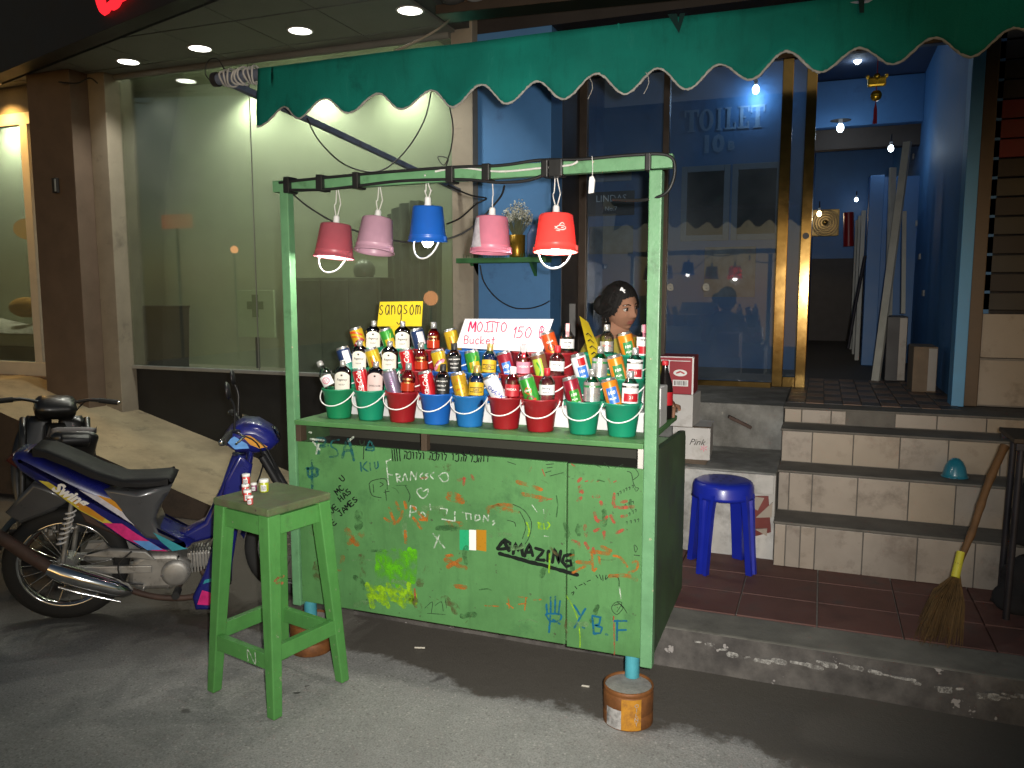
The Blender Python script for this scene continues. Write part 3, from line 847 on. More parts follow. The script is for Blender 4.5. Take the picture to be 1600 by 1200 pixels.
# ================================================================== the awning
m_awn = mat('awning_fabric', (.004, .128, .098), .85, .22, 3, spec=.15, bump=.35, bscale=160, scratch=.5, dirt=.15, dirtcol=(.003, .055, .045), dscale=4)
m_trim = mat('awning_trim', (.28, .27, .245), .85, .3, 30, bump=.5, bscale=200)
m_arm = mat('awning_arm', (.17, .20, .27), .45, .3, 10, metal=.3, dirt=.35, dirtcol=(.10, .05, .03), dscale=12)
m_rope = mat('white_rope', (.55, .53, .50), .8, .2, 40)
m_cable = mat('black_cable', (.012, .012, .012), .5, .2, 20)
AY = 2.85
awn = thing('awning', 'green fabric awning with scalloped white edged valance over the stall', 'awning', (-.3, 5.2, 3.0))
def ap(mb, name, m):
    o = mb.build(name, m, awn); o.matrix_parent_inverse = Matrix.Translation((.3, -5.2, -3.0)); return o
lows = [(-2.252, 2.239), (-2.011, 2.247), (-1.8, 2.258), (-1.562, 2.255), (-1.329, 2.241), (-1.11, 2.235), (-.892, 2.233), (-.674, 2.237), (-.459, 2.233), (-.247, 2.240), (-.038, 2.246), (.178, 2.255), (.386, 2.250)]
highs = [(-2.103, 2.305), (-1.889, 2.316), (-1.658, 2.321), (-1.431, 2.316), (-1.205, 2.308), (-.992, 2.302), (-.777, 2.314), (-.559, 2.310), (-.355, 2.305), (-.142, 2.312), (.076, 2.316), (.284, 2.318), (.491, 2.318)]
for k in range(6):
    lows.append((.60 + .218 * k, 2.25)); highs.append((.709 + .218 * k, 2.318))
kn = sorted(lows + highs)
def val_z(x):
    for (a, za), (b, zb) in zip(kn[:-1], kn[1:]):
        if a <= x <= b:
            t = (x - a) / (b - a); t = (1 - math.cos(math.pi * t)) / 2
            return za + (zb - za) * t
    return kn[-1][1]
VX0, VX1 = -2.252, 1.78
def val_y(x, v):   # soft billow of the hanging cloth
    return AY - .014 + .016 * math.sin(x * 7.3 + .6 * math.sin(x * 3)) * (1 - v) + .010 * math.sin(x * 17 + 1) * (1 - v) + .016 * noise.noise(Vector((x * 4, v * 1.5, 0))) * (1.2 - v)
def val_fn(u, v):
    x = VX0 + (VX1 - VX0) * u
    zb, zt = val_z(x) + .004 * noise.noise(Vector((x * 6, 5, 0))), 2.470 + .005 * noise.noise(Vector((x * 2.2, 9, 0)))
    xx = x + (.028 * v if u < .02 else 0)
    return (xx, val_y(x, v), zb + (zt - zb) * v)
val = MB(); val.grid(val_fn, 220, 8)
o = ap(val, 'valance', m_awn)
sm = o.modifiers.new('thickness', 'SOLIDIFY'); sm.thickness = .0025
tr = MB(); tr.tube([(VX0 + (VX1 - VX0) * i / 660, val_y(VX0 + (VX1 - VX0) * i / 660, 0) - .001, val_z(VX0 + (VX1 - VX0) * i / 660) + random.uniform(-.0012, .0012)) for i in range(661)], [.0042 * random.uniform(.7, 1.25) for i in range(661)], 6)
ap(tr, 'edge_trim', m_trim)
tr = MB()
for (x, z) in ((-.80, 2.30), (-.60, 2.30)):
    pts = [(x + .012 * math.sin(t * .9), AY - .016, z - .018 * t) for t in range(5)]
    tr.tube(pts, .0015, 5)
ap(tr, 'loose_thread', m_trim)
for x in (-1.62, -.70, .22, 1.15):
    sm2 = MB(); sm2.grid(lambda u, v: (x + .006 * (u - .5) + .004 * math.sin(v * 9), val_y(x, v) - .0032, val_z(x) + .004 + (2.468 - val_z(x)) * v), 1, 10)
    ap(sm2, 'seam', m_awn)
roof = MB(); roof.grid(lambda u, v: (VX0 + .03 + (VX1 - VX0 - .03) * u, AY + .0 + 2.33 * v, 2.472 + .60 * v - .05 * math.sin(math.pi * v)), 40, 10)
o = ap(roof, 'roof_cloth', m_awn)
ap(MB().cyl((-2.455, AY + .012, 2.452), (1.78, AY + .012, 2.452), .024, 14), 'front_bar', m_arm)
ap(MB().cyl((-2.475, AY + .012, 2.452), (-2.452, AY + .012, 2.452), .030, 14), 'bar_cap', m_jamb)
ap(MB().bar((-2.41, AY + .03, 2.44), (-2.385, 5.16, 2.245), .028, .028, .003), 'arm', m_arm)
ap(MB().bar((-2.405, 3.30, 2.40), (-2.405, 3.33, 2.45), .05, .012, .002), 'arm_clamp', mat('rust', (.16, .05, .025), .8, .3, 20))
rp_ = MB()
for k in range(9):   # cord wound round the bar's end
    x = -2.42 + k * .021
    rp_.tube([(x + .006 * math.sin(a * 2 + k), AY + .012 + (.029 + .004 * (k % 3)) * math.cos(a), 2.452 + (.029 + .004 * (k % 3)) * math.sin(a)) for a in [2 * math.pi * i / 14 for i in range(14)]], .0045, 5, closed=True)
ap(rp_, 'wound_cord', m_rope)
lp = [Vector((-2.40, AY, 2.47)), Vector((-2.44, AY, 2.53)), Vector((-2.49, AY, 2.53)), Vector((-2.51, AY, 2.48)), Vector((-2.48, AY, 2.44))]
ap(MB().tube(smooth_line(lp, 5), .0025, 5), 'cord_loop', m_cable)
# dark remains of letters at the top of the valance
for poly in ([(1043, 22), (1058, 21), (1060, 36), (1062, 21), (1071, 20), (1061, 52)], [(1341, -4), (1351, -5), (1350, 20), (1343, 20)]):
    pts = [at(x, y, 1, AY - .022) for x, y in poly]
    mb = MB(); mb.add([p for p in pts], [tuple(range(len(pts)))])
    ap(mb, 'letter_remnant', brush('awning_letter', (.003, .02, .018), .25, 60))

# ================================================================== the stall
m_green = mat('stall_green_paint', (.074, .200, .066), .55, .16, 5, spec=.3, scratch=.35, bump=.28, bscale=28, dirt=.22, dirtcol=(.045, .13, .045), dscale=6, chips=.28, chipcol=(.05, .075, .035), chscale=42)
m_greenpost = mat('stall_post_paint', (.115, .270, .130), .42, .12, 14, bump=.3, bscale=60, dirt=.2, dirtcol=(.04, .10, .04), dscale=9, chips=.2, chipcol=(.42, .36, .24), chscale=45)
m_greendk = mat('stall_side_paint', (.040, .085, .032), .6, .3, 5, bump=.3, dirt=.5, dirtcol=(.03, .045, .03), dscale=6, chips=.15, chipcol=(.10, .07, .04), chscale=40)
m_wood = mat('bare_wood', (.050, .032, .018), .75, .3, 6, bump=.4)
m_tierwhite = mat('white_tier_board', (.60, .60, .60), .6, .08, 6, dirt=.2, dirtcol=(.35, .34, .32))
m_teal = mat('teal_pipe', (.06, .30, .36), .5, .2, 12, dirt=.3)
m_cement = mat('cement', (.24, .23, .21), .9, .2, 30, bump=.6, bscale=90)
CY0 = 2.765
cart = thing('drinks_stall', 'green painted wooden drinks stall covered with graffiti, with a lamp frame on top', 'stall', (-1.29, 3.1, 0))
CI = Matrix.Translation((1.29, -3.1, 0))
def cp(mb, name, m):
    o = mb.build(name, m, cart); o.matrix_parent_inverse = CI; return o
XL, XR = -2.045, -.540
cp(MB().box(XL - .021, XL + .019, CY0 - .024, CY0 + .016, .215, 1.955, .004), 'post', m_greenpost)
cp(MB().box(XR - .022, XR + .022, CY0 - .026, CY0 + .018, .20, 1.955, .004), 'post', m_greenpost)
cp(MB().bar((XL - .055, CY0 - .004, 1.972), (XR + .055, CY0 - .004, 1.984), .038, .046, .004), 'top_beam', m_greenpost)
sx = at(887, 850, 1, CY0).x
pan = cp(MB().box(XL + .020, sx - .0025, CY0 - .012, CY0 + .006, .232, .928, .003), 'front_panel', m_green)
pan2 = cp(MB().box(sx + .0025, XR - .024, CY0 - .0125, CY0 + .006, .226, .926, .003), 'front_panel', m_green)
cp(MB().box(XL + .02, XR - .024, CY0 + .008, CY0 + .03, .235, .915), 'backing_board', m_wood)
cb = cp(MB().box(XL + .02, XR - .023, CY0 - .03, 3.44, 1.0, 1.02, .004), 'counter', m_green)
cp(MB().box(XL + .02, XL + .045, CY0 - .022, CY0 + .02, .929, .999, .002), 'slot_block', m_wood)
cp(MB().box(XR - .045, XR - .025, CY0 - .018, CY0 + .02, .928, .999, .002), 'slot_block', mat('pale_block', (.5, .48, .44), .7))
cp(MB().box(XL + .6, XL + .625, CY0 - .012, CY0 + .02, .929, .999, .002), 'slot_block', m_wood)
cp(MB().box(XL + .02, XR - .02, 2.99, 3.005, .90, .999), 'drawer_back', mat('slot_dark', (.022, .022, .014), .8))
cp(MB().box(XL + .02, XR - .02, CY0 + .031, 2.989, .895, .912), 'drawer_floor', mat('slot_dark', (.022, .022, .014), .8))
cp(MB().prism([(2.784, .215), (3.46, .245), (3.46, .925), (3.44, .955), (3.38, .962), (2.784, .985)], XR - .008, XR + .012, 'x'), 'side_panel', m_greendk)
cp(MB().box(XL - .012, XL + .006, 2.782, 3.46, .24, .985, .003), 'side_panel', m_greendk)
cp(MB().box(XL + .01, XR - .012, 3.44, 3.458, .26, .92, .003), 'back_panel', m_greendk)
cp(MB().box(XL + .02, XR - .02, 2.79, 3.43, .245, .262), 'bottom_board', m_wood)
for (x0, y0, y1, z0, z1) in ((XL + .05, 2.952, 3.085, 1.021, 1.096), (XL + .05, 3.086, 3.225, 1.021, 1.176)):
    cp(MB().box(x0, XR - .03, y0, y1, z0, z1, .003), 'tier_board', m_tierwhite)
# feet: short teal pipes under the corners
for (x, y) in ((-.600, 2.79), (-2.018, 2.80), (-.600, 3.41), (-2.018, 3.41)):
    cp(MB().cyl((x, y, .136), (x, y, .245), .027, 14), 'foot_pipe', m_teal)
# side panel scratches
# cement filled paint cans under the feet
m_can = mat('rusty_tin', (.20, .075, .02), .6, .45, 7, metal=.25, bump=.35, bscale=40, dirt=.5, dirtcol=(.05, .022, .012), dscale=5)
m_canlabel = mat('can_label_orange', (.42, .19, .015), .55, .3, 12, dirt=.4, dirtcol=(.16, .06, .02), dscale=14)
m_canwhite = mat('can_label_pale', (.34, .33, .32), .6, .45, 40, dirt=.45, dirtcol=(.05, .05, .05), dscale=25)
def paint_can(x, y, label, full):
    t = thing('paint_can', label, 'paint can', (x, y, 0))
    r = .090
    MB().lathe([(.001, .0), (r - .003, 0), (r, .004), (r, .05), (r - .0015, .052), (r, .054), (r, .124), (r - .0015, .126), (r, .128), (r, .141), (r - .004, .144), (r - .007, .135)], 36).build('shell', m_can, t)
    MB().lathe([(r - .007, .134), (.0, .1355)], 36).build('cement_fill', m_cement, t)
    if full:
        def arc(a0, a1, z0, z1, nm, m, rr):
            MB().grid(lambda u, v: (rr * math.cos(a0 + (a1 - a0) * u), rr * math.sin(a0 + (a1 - a0) * u), z0 + (z1 - z0) * v), 14, 1).build(nm, m, t)
        base = -math.pi / 2 + .05
        arc(base - .1, base + .70, .008, .122, 'label_print', m_canlabel, r + .0008)
        arc(base - .80, base - .10, .008, .078, 'label_print', m_canwhite, r + .0010)
        for k, ch in enumerate('OILNT'):
            mb = MB(); a = base + .50
            put_text(mb, ch, .020, lambda p, q, c: ((r + .0016) * math.cos(a + p / r), (r + .0016) * math.sin(a + p / r), .100 - k * .017 + q))
            mb.build('letter', m_canwhite, t)
    return t
paint_can(-.598, 2.722, 'rusty orange paint can filled with cement under the stall front corner', True)
paint_can(-2.018, 2.80, 'grey cement filled can under the stall corner behind the tall stool', False)
for o in list(cart.children):
    if o.name.startswith('foot_pipe') and False: pass

# ------------------------------------------------------------------ graffiti on the front panels
yP = CY0 - .0135
def g5(x, y): return (450 + x / 4.8, 640 + y / 4.8)
def g6(x, y): return (740 + x / 4.706, 680 + y / 4.706)
def g3(x, y): return (440 + x / 2.5, 850 + y / 2.5)
def onp(x, y, l):
    p = at(x, y, 1, yP); return (p.x, yP - .0006 - l, p.z)
B = {k: brush('paint_' + k, c, w, s) for k, c, w, s in (
    ('white', (.50, .57, .48), .49, 70), ('teal', (.016, .095, .095), .48, 45), ('black', (.008, .012, .009), .27, 60), ('orange', (.40, .13, .02), .505, 50),
    ('red', (.36, .075, .045), .515, 45), ('blue', (.008, .10, .18), .42, 45), ('lime', (.10, .42, .01), .52, 14), ('yellow', (.24, .46, .015), .49, 28), ('ink', (.02, .035, .02), .42, 110),
    ('flaggreen', (.02, .30, .13), .30, 60), ('flagwhite', (.70, .70, .68), .25, 60), ('flagorange', (.36, .17, .012), .30, 60), ('rustfade', (.36, .12, .02), .54, 22))}
_gl = [0]
def graf(conv, color, strokes, w, label=None, name='graffiti', smooth=True):
    mb = MB()
    for st in strokes:
        pts = [conv(*p) for p in st]
        if smooth and len(pts) > 2:
            pts = [(p.x, p.y) for p in smooth_line([(a, b, 0) for a, b in pts], 3)]
        _gl[0] += 1
        mb.ribbon(pts, w, onp, 0, (_gl[0] % 23) * 6e-5)
    px = sum(conv(*st[0])[0] for st in strokes) / len(strokes)
    par = pan if px < 887 else pan2
    o = mb.build(name, B[color], par)
    if label: o['label'] = label
    return o
B['rub_light'] = brush('rub_light', (.14, .27, .115), .56, 20)
B['rub_dark'] = brush('rub_dark', (.038, .105, .036), .57, 20)
B['rub_brown'] = brush('rub_brown', (.10, .085, .035), .60, 22)
_rr = random.Random(21)
for k in range(60):
    x = _rr.uniform(480, 990); top = 705 + (x - 470) * .055; bot = 925 + (x - 470) * .18
    y = _rr.uniform(top, bot); a = _rr.choice((0, 1.57, _rr.uniform(0, 3.1))); ln = _rr.uniform(8, 34)
    x2, y2 = x + math.cos(a) * ln, min(bot, max(top, y + math.sin(a) * ln))
    if (x < 884) != (x2 < 884) or x2 > 996 or x2 < 480: continue
    graf(lambda p, q: (p, q), _rr.choice(('rub_light', 'rub_dark', 'rub_dark', 'rub_brown')), [[(x, y), ((x + x2) / 2 + _rr.uniform(-4, 4), (y + y2) / 2 + _rr.uniform(-3, 3)), (x2, y2)]], _rr.choice((1.2, 2, 4, 8, 12)), None, 'rub_mark')
graf(g5, 'teal', [[(212, 225), (232, 330)], [(212, 222), (262, 215), (282, 250), (228, 280)], [(235, 278), (300, 270)], [(410, 360), (450, 220), (495, 380)], [(420, 310), (482, 305)]], 4.2, 'teal capital letters R and A')
graf(g5, 'teal', [[(385, 225), (335, 235), (325, 275), (365, 300), (372, 345), (315, 355)]], 2.6)
graf(g5, 'white', [[(170, 220), (270, 230)], [(190, 240), (240, 300)], [(213, 330), (232, 258)], [(455, 238), (490, 205)], [(160, 170), (175, 172)]], 3.0)
graf(g5, 'teal', [[(180, 380), (182, 590)], [(140, 440), (232, 450), (160, 505), (150, 440)], [(160, 505), (226, 488), (180, 400)]], 4.0)
graf(g5, 'ink', [[(540, 230), (545, 262), (572, 255)], [(572, 235), (566, 372)]], 1.6)
graf(g5, 'teal', [[(585, 302), (615, 235), (647, 302), (585, 302)], [(598, 285), (630, 285)]], 3.0)
graf(g5, 'teal', [[(545, 395), (552, 462)], [(592, 390), (562, 430), (602, 465)], [(615, 400), (620, 455)], [(650, 395), (655, 440), (676, 430), (674, 390)]], 2.4)
heb = []
for x in (780, 798, 815, 835): heb.append([(x, 295), (x + 8, 385)])
for x0, sh in ((875, 0), (905, 1), (935, 2), (960, 2), (985, 3), (1010, 2), (1065, 0), (1095, 1), (1120, 3), (1150, 2), (1175, 3), (1232, 2), (1262, 1), (1300, 0), (1325, 3), (1372, 3), (1402, 1), (1430, 0), (1462, 2), (1492, 2)):
    y0 = 318 + (x0 - 875) * .045
    heb += {0: [[(x0, y0 - 6), (x0 + 14, y0 - 2), (x0 + 20, y0 + 12), (x0 + 15, y0 + 48)], [(x0 + 4, y0 + 20), (x0 - 2, y0 + 50)]], 1: [[(x0 - 2, y0 + 2), (x0 + 16, y0 - 4), (x0 + 18, y0 + 40), (x0 + 6, y0 + 52), (x0 - 8, y0 + 46)]],
            2: [[(x0, y0), (x0 + 8, y0 + 3), (x0 + 7, y0 + 44)]], 3: [[(x0 - 4, y0 - 30), (x0, y0 + 4), (x0 + 15, y0 + 8), (x0 + 4, y0 + 50)]]}[sh]
graf(g5, 'black', heb, 1.7, 'one line of black handwritten Hebrew letters')
graf(g5, 'white', [[(738, 388), (772, 372)], [(738, 385), (756, 562)], [(745, 482), (786, 490)], [(812, 480), (822, 542)], [(812, 482), (842, 486), (838, 505), (818, 512), (848, 540)], [(925, 465), (918, 530)], [(925, 465), (960, 525)], [(960, 525), (965, 470)], [(860, 535), (878, 480), (896, 532)], [(1010, 475), (990, 500), (1012, 522)], [(1095, 470), (1068, 492), (1090, 520)], [(1130, 500), (1160, 476), (1195, 480), (1202, 525), (1165, 540), (1130, 500)], [(1050, 478), (1030, 490), (1050, 505), (1032, 522)]], 1.9, 'white handwritten FRANCESCO')
graf(g5, 'white', [[(968, 600), (1000, 588), (1015, 612), (1050, 595), (1046, 635), (1010, 666), (972, 628), (968, 600)]], 1.8, 'small white heart outline')
graf(g5, 'orange', [[(725, 815), (800, 852), (848, 810), (856, 760)], [(758, 738), (802, 842)], [(810, 690), (836, 752)], [(875, 690), (892, 742)], [(930, 720), (990, 782), (1042, 832)], [(940, 808), (1002, 892)], [(1052, 770), (1042, 822), (990, 822)], [(880, 910), (886, 1000)], [(1190, 1095), (1235, 1095)]], 4.5, 'bright orange brush scribble')
graf(g5, 'red', [[(1275, 530), (1330, 515)], [(1320, 510), (1318, 565)], [(1375, 490), (1395, 525)], [(1000, 515), (1040, 510)]], 4.0)
graf(g5, 'rustfade', [[(1210, 630), (1300, 660)], [(1200, 660), (1310, 690)], [(1500, 740), (1580, 730)], [(1510, 770), (1580, 760)], [(1190, 855), (1300, 860)], [(440, 900), (520, 1010)], [(460, 1000), (560, 930)]], 9)
graf(g5, 'white', [[(920, 720), (914, 806)], [(920, 720), (962, 732), (960, 765), (920, 772)], [(1010, 765), (988, 790), (1010, 815), (1036, 792), (1010, 765)], [(1065, 708), (1071, 752)], [(1145, 740), (1196, 748), (1190, 782)], [(1155, 820), (1252, 836), (1252, 765)], [(1308, 770), (1362, 781)], [(1335, 776), (1341, 822)], [(1372, 780), (1374, 822)], [(1405, 790), (1405, 836), (1442, 820), (1436, 792), (1405, 790)], [(1465, 842), (1470, 790), (1502, 836), (1504, 790)], [(1556, 828), (1536, 836), (1554, 850), (1536, 864)]], 2.0, 'white handwritten capitals ending in ITIONS', smooth=False)
graf(g5, 'white', [[(1090, 930), (1176, 1036)], [(1136, 940), (1098, 1036)]], 2.4, 'white painted X')
fl_ = lambda a, b: [[(a, 976), (b, 976)]]
for nm, a, b in (('flaggreen', 1287, 1358), ('flagwhite', 1359, 1411), ('flagorange', 1412, 1488)):
    mb = MB(); q = [g5(a, 900), g5(b, 903), g5(b, 1056 + (8 if nm == 'flagorange' else 0)), g5(a, 1052)]
    mb.add([onp(p[0], p[1], .0002) for p in q], [(0, 1, 2, 3)]); mb.build('painted_flag', B[nm], pan)
graf(g5, 'ink', [[(610, 555), (640, 530), (735, 520), (745, 600)], [(610, 555), (630, 640), (700, 660)], [(640, 560), (645, 620)], [(690, 545), (715, 560), (690, 580)], [(730, 600), (740, 680)], [(720, 620), (760, 612)], [(880, 570), (915, 640), (905, 690)]], 1.2)
mb = MB()
for s, x, y in (('MC', 372, 640), ('HAS', 400, 690), ('JAMES', 395, 800), ('UE', 330, 780), ('E', 345, 870), ('U', 410, 540)):
    p = g5(x, y); hand_text(mb, s, p[0], p[1], 6.2, -8.5, 1.8, onp, rot=R(-42))
mb.build('graffiti', B['black'], pan)
def limeblob(cx, cy, w, h, n):
    return [[(cx + random.uniform(-w, w), cy + random.uniform(-h, h)), (cx + random.uniform(-w, w) * .6, cy + random.uniform(-h, h))] for _ in range(n)]
graf(lambda x, y: (x, y), 'lime', [[(592 + i * 8, 858 + (i % 3) * 3), (590 + i * 8, 915 - (i % 2) * 6)] for i in range(8)], 9.5, 'large lime green painted smear')
graf(lambda x, y: (x, y), 'yellow', [[(574 + i * 6.5, 912 + (i * 7 % 5) * 5), (583 + i * 6, 948 - (i * 3 % 4) * 5)] for i in range(12)] + [[(575, 930), (645, 940)], [(580, 918), (640, 925)]], 8)
graf(g3, 'red', [[(520, 175), (523, 212)], [(520, 238), (526, 248)], [(640, 45), (664, 42)]], 3.2)
graf(g3, 'rustfade', [[(640, 60), (720, 95)], [(650, 90), (700, 60)], [(660, 160), (720, 170)], [(240, 50), (225, 100)]], 7)
graf(g3, 'orange', [[(880, 232), (905, 250)], [(885, 205), (890, 250)], [(925, 205), (960, 210)], [(925, 235), (955, 232)], [(955, 210), (950, 258)], [(985, 218), (1015, 216)], [(795, 240), (850, 243)]], 2.0)
graf(g3, 'ink', [[(560, 250), (590, 225), (585, 270)], [(600, 240), (625, 225), (632, 262)], [(570, 270), (640, 275)], [(640, 215), (645, 250)]], .9)
# right part of the front
graf(g6, 'black', [[(175, 832), (225, 768), (258, 850)], [(180, 838), (262, 828)], [(225, 768), (268, 792), (262, 850)], [(290, 872), (310, 795), (328, 850), (352, 800), (362, 886)], [(375, 890), (410, 800), (437, 886)], [(388, 862), (432, 862)], [(455, 830), (517, 850), (460, 915), (522, 920)], [(552, 850), (546, 926)], [(580, 936), (596, 835), (626, 940), (642, 850)], [(716, 880), (668, 886), (654, 930), (682, 966), (718, 955), (712, 925), (680, 925)]], 5.2, 'thick black hand painted word AMAZING', smooth=False)
graf(g6, 'black', [[(190, 868), (330, 908), (450, 940), (600, 980), (765, 1028)]], 6.0, 'thick black underline')
graf(g6, 'red', [[(768, 340), (790, 318)], [(775, 380), (802, 422)], [(790, 372), (780, 415)], [(765, 478), (792, 458)], [(880, 450), (922, 450)], [(935, 488), (946, 512)], [(1088, 492), (1126, 484)], [(1035, 430), (1040, 525), (1182, 525)], [(890, 568), (905, 620), (950, 636), (982, 598)], [(1010, 590), (1036, 642)], [(1088, 597), (1126, 590)], [(820, 662), (826, 742)], [(888, 702), (926, 690)], [(960, 708), (966, 760)], [(1052, 718), (1102, 695)], [(725, 775), (770, 790), (776, 822)], [(820, 790), (842, 832)], [(880, 830), (886, 872)]], 5.0, 'many dabs of red paint')
graf(g6, 'red', [[(820, 340), (840, 335)], [(860, 350), (880, 330)], [(905, 345), (925, 330)], [(990, 320), (1005, 350)], [(1030, 345), (1050, 335)], [(410, 265), (425, 235)], [(505, 250), (525, 300)], [(720, 210), (745, 230)], [(480, 485), (510, 482)], [(545, 470), (580, 468)]], 2.0)
graf(g6, 'orange', [[(870, 860), (880, 990), (902, 980)], [(920, 890), (932, 946)], [(1030, 885), (1080, 900), (1132, 966)], [(1170, 935), (1206, 930), (1200, 985), (1140, 1012)], [(730, 1012), (822, 960)], [(710, 890), (735, 880)]], 4.0, 'orange brush scribble')
graf(g6, 'rustfade', [[(1000, 1035), (1120, 1030), (1200, 1062)], [(760, 930), (860, 940)], [(840, 850), (1000, 870)], [(940, 820), (1010, 850)], [(110, 560), (180, 512), (300, 522)], [(130, 580), (200, 540), (330, 570)], [(320, 340), (500, 400)], [(360, 430), (540, 470)]], 6)
graf(g6, 'ink', [[(290, 508), (370, 550), (426, 640), (412, 740), (380, 800)], [(340, 560), (385, 660), (360, 760)], [(250, 625), (300, 640), (310, 670)]], 1.2)
graf(g6, 'yellow', [[(475, 640), (480, 690)], [(478, 645), (500, 650), (482, 668), (502, 690)], [(515, 650), (520, 690)], [(545, 640), (560, 660), (540, 690)], [(390, 640), (410, 700), (400, 740)], [(560, 870), (556, 1010)]], 2.6)
graf(g6, 'white', [[(430, 510), (470, 568)], [(515, 545), (518, 575)], [(520, 740), (550, 745)]], 1.3)
hb2 = []
for (x, y) in ((1055, 430), (1075, 415), (1098, 405), (1118, 392), (1140, 385), (1165, 372), (1090, 530), (1110, 515), (1135, 500), (1165, 490), (1140, 575), (1165, 562), (1185, 550), (1120, 640), (1150, 632), (1180, 625), (1205, 620)):
    hb2.append([(x, y), (x + 10, y - 6), (x + 9, y + 14)])
hb2 += [[(1130, 265), (1160, 280), (1175, 350), (1190, 380)], [(1185, 240), (1215, 290), (1170, 330)], [(1190, 385), (1215, 390), (1195, 412), (1185, 390)], [(1185, 805), (1205, 830), (1190, 860), (1180, 810)], [(1180, 880), (1222, 885)], [(1040, 240), (1100, 215)], [(880, 210), (935, 235)], [(960, 205), (1000, 240)], [(530, 190), (585, 185)], [(535, 215), (590, 210)], [(540, 240), (580, 235)], [(530, 275), (570, 262)], [(560, 300), (660, 275)], [(250, 195), (310, 215)]]
graf(g6, 'ink', hb2, 1.1, 'small dark handwritten notes')
graf(g6, 'black', [[(900, 1030), (915, 1050)], [(925, 1025), (940, 1062)], [(950, 1030), (952, 1070)], [(975, 1028), (970, 1062), (1000, 1030)], [(1020, 1035), (1065, 1050), (1070, 1110)], [(745, 1110), (760, 1130)], [(775, 1105), (800, 1095)], [(810, 1085), (825, 1100)], [(835, 1075), (860, 1065)], [(720, 1160), (740, 1150), (730, 1175)]], 1.2)
graf(g3, 'blue', [[(1142, 238), (1166, 276)], [(1187, 252), (1144, 327)], [(1176, 322), (1184, 328)], [(1214, 280), (1220, 350)], [(1214, 280), (1247, 286), (1240, 314), (1220, 316), (1252, 326), (1246, 348), (1220, 350)], [(1266, 352), (1274, 354)], [(1311, 298), (1310, 376)], [(1300, 300), (1349, 300)], [(1311, 336), (1346, 335)]], 3.2, 'blue painted initials Y.B.F', smooth=False)
graf(g3, 'blue', [[(1035, 235), (1038, 275)], [(1052, 207), (1052, 270)], [(1070, 205), (1068, 268)], [(1088, 222), (1082, 275)], [(1032, 275), (1050, 300), (1085, 300), (1090, 275), (1035, 272)], [(1060, 295), (1088, 312)], [(1050, 280), (1045, 345)]], 3.0, 'blue scribbled hand')
graf(g3, 'yellow', [[(1112, 200), (1140, 250), (1158, 300), (1166, 360), (1166, 402)]], 2.0, 'thin yellow paint drip')
graf(g3, 'red', [[(1297, 282), (1300, 375), (1300, 432)]], 2.2)
graf(g3, 'white', [[(1320, 170), (1326, 215)]], 1.8)
graf(g3, 'black', [[(1335, 250), (1310, 226), (1288, 250), (1310, 276), (1335, 250)], [(1298, 240), (1325, 235), (1350, 270)], [(1310, 225), (1330, 230), (1310, 265)]], .9)

# a few streaks on the dark side panel
# ------------------------------------------------------------------ cables along the beam
def cable(name, pts, r, label, m=m_cable, n=6, group=None, sm_=5):
    o = MB().tube(smooth_line(pts, sm_), r, n).build(name, m)
    return tag(o, label, 'cable', group)
by = CY0 - .030
cable('black_cable', [(-2.06, by, 1.985), (-1.9, by, 1.992), (-1.6, by - .002, 2.0), (-1.3, by, 2.004), (-1.1, by, 2.0), (-.95, by, 2.01), (-.8, by, 2.004), (-.62, by, 2.008), (-.50, by, 2.0), (-.475, by, 1.95), (-.50, by, 1.88), (-.58, by + .02, 1.86), (-.70, by + .06, 1.87)], .006, 'thick black cable run along the top of the stall beam', sm_=6)
cable('black_cable', [(-2.03, by, 1.955), (-1.85, by - .003, 1.948), (-1.7, by, 1.955), (-1.5, by, 1.965), (-1.25, by, 1.958), (-1.1, by, 1.94), (-.98, by, 1.945), (-.9, by, 1.975)], .006, 'thick black cable sagging along the underside of the stall beam', sm_=6)
cable('black_cable', [(-2.04, by + .04, 1.955), (-1.95, 2.80, 1.88), (-1.8, 2.85, 1.80), (-1.55, 2.9, 1.745), (-1.35, 2.95, 1.78), (-1.2, 2.95, 1.90), (-1.15, 2.9, 1.95)], .004, 'thin black cable looping down behind the hanging buckets')
tape = mat('black_tape', (.010, .010, .010), .4, .2, 20)
ti = 0
for x, w_ in ((-2.02, .028), (-1.865, .03), (-1.70, .026), (-1.30, .030), (-1.155, .03), (-.93, .025), (-.89, .05), (-.565, .02)):
    cp(MB().box(x - w_ / 2, x + w_ / 2, CY0 - .042, CY0 + .02, 1.942 + .008 * (x + 2), 2.006 + .004 * (x + 2), .004), 'tape_wrap', tape)
# cables that hang from the awning
A = lambda x, y, d: at(x, y, 1, d)
cable('awning_wire', [A(480, 185, 3.3), A(500, 222, 3.5), A(540, 258, 3.7), A(590, 268, 3.9), A(630, 240, 4.1), A(662, 190, 4.3), A(674, 142, 4.4)], .004, 'thin dark wire sagging under the awning beside its arm')
cable('awning_wire', [A(702, 165, 4.6), A(708, 200, 4.8), A(704, 235, 4.9), A(694, 258, 5.0), A(684, 245, 5.0), A(700, 248, 5.0), A(697, 262, 5.0), A(706, 268, 5.0)], .004, 'thin tangled wire hanging at the beige pillar edge')
cable('wall_cable', [A(750, 414, BY - .01), A(756, 440, BY - .01), A(775, 465, BY - .01), A(800, 480, BY - .01), A(825, 482, BY - .01), A(846, 477, BY - .01), A(859, 470, BY - .01)], .005, 'dark cable looping on the blue wall under the small shelf')
cable('beam_wire', [A(700, 290, 3.4), A(735, 305, 3.6), A(760, 310, 3.7), A(745, 318, 3.7), A(720, 340, 3.6), A(698, 350, 3.5)], .004, 'thin dark wire knotted behind the stall beam')
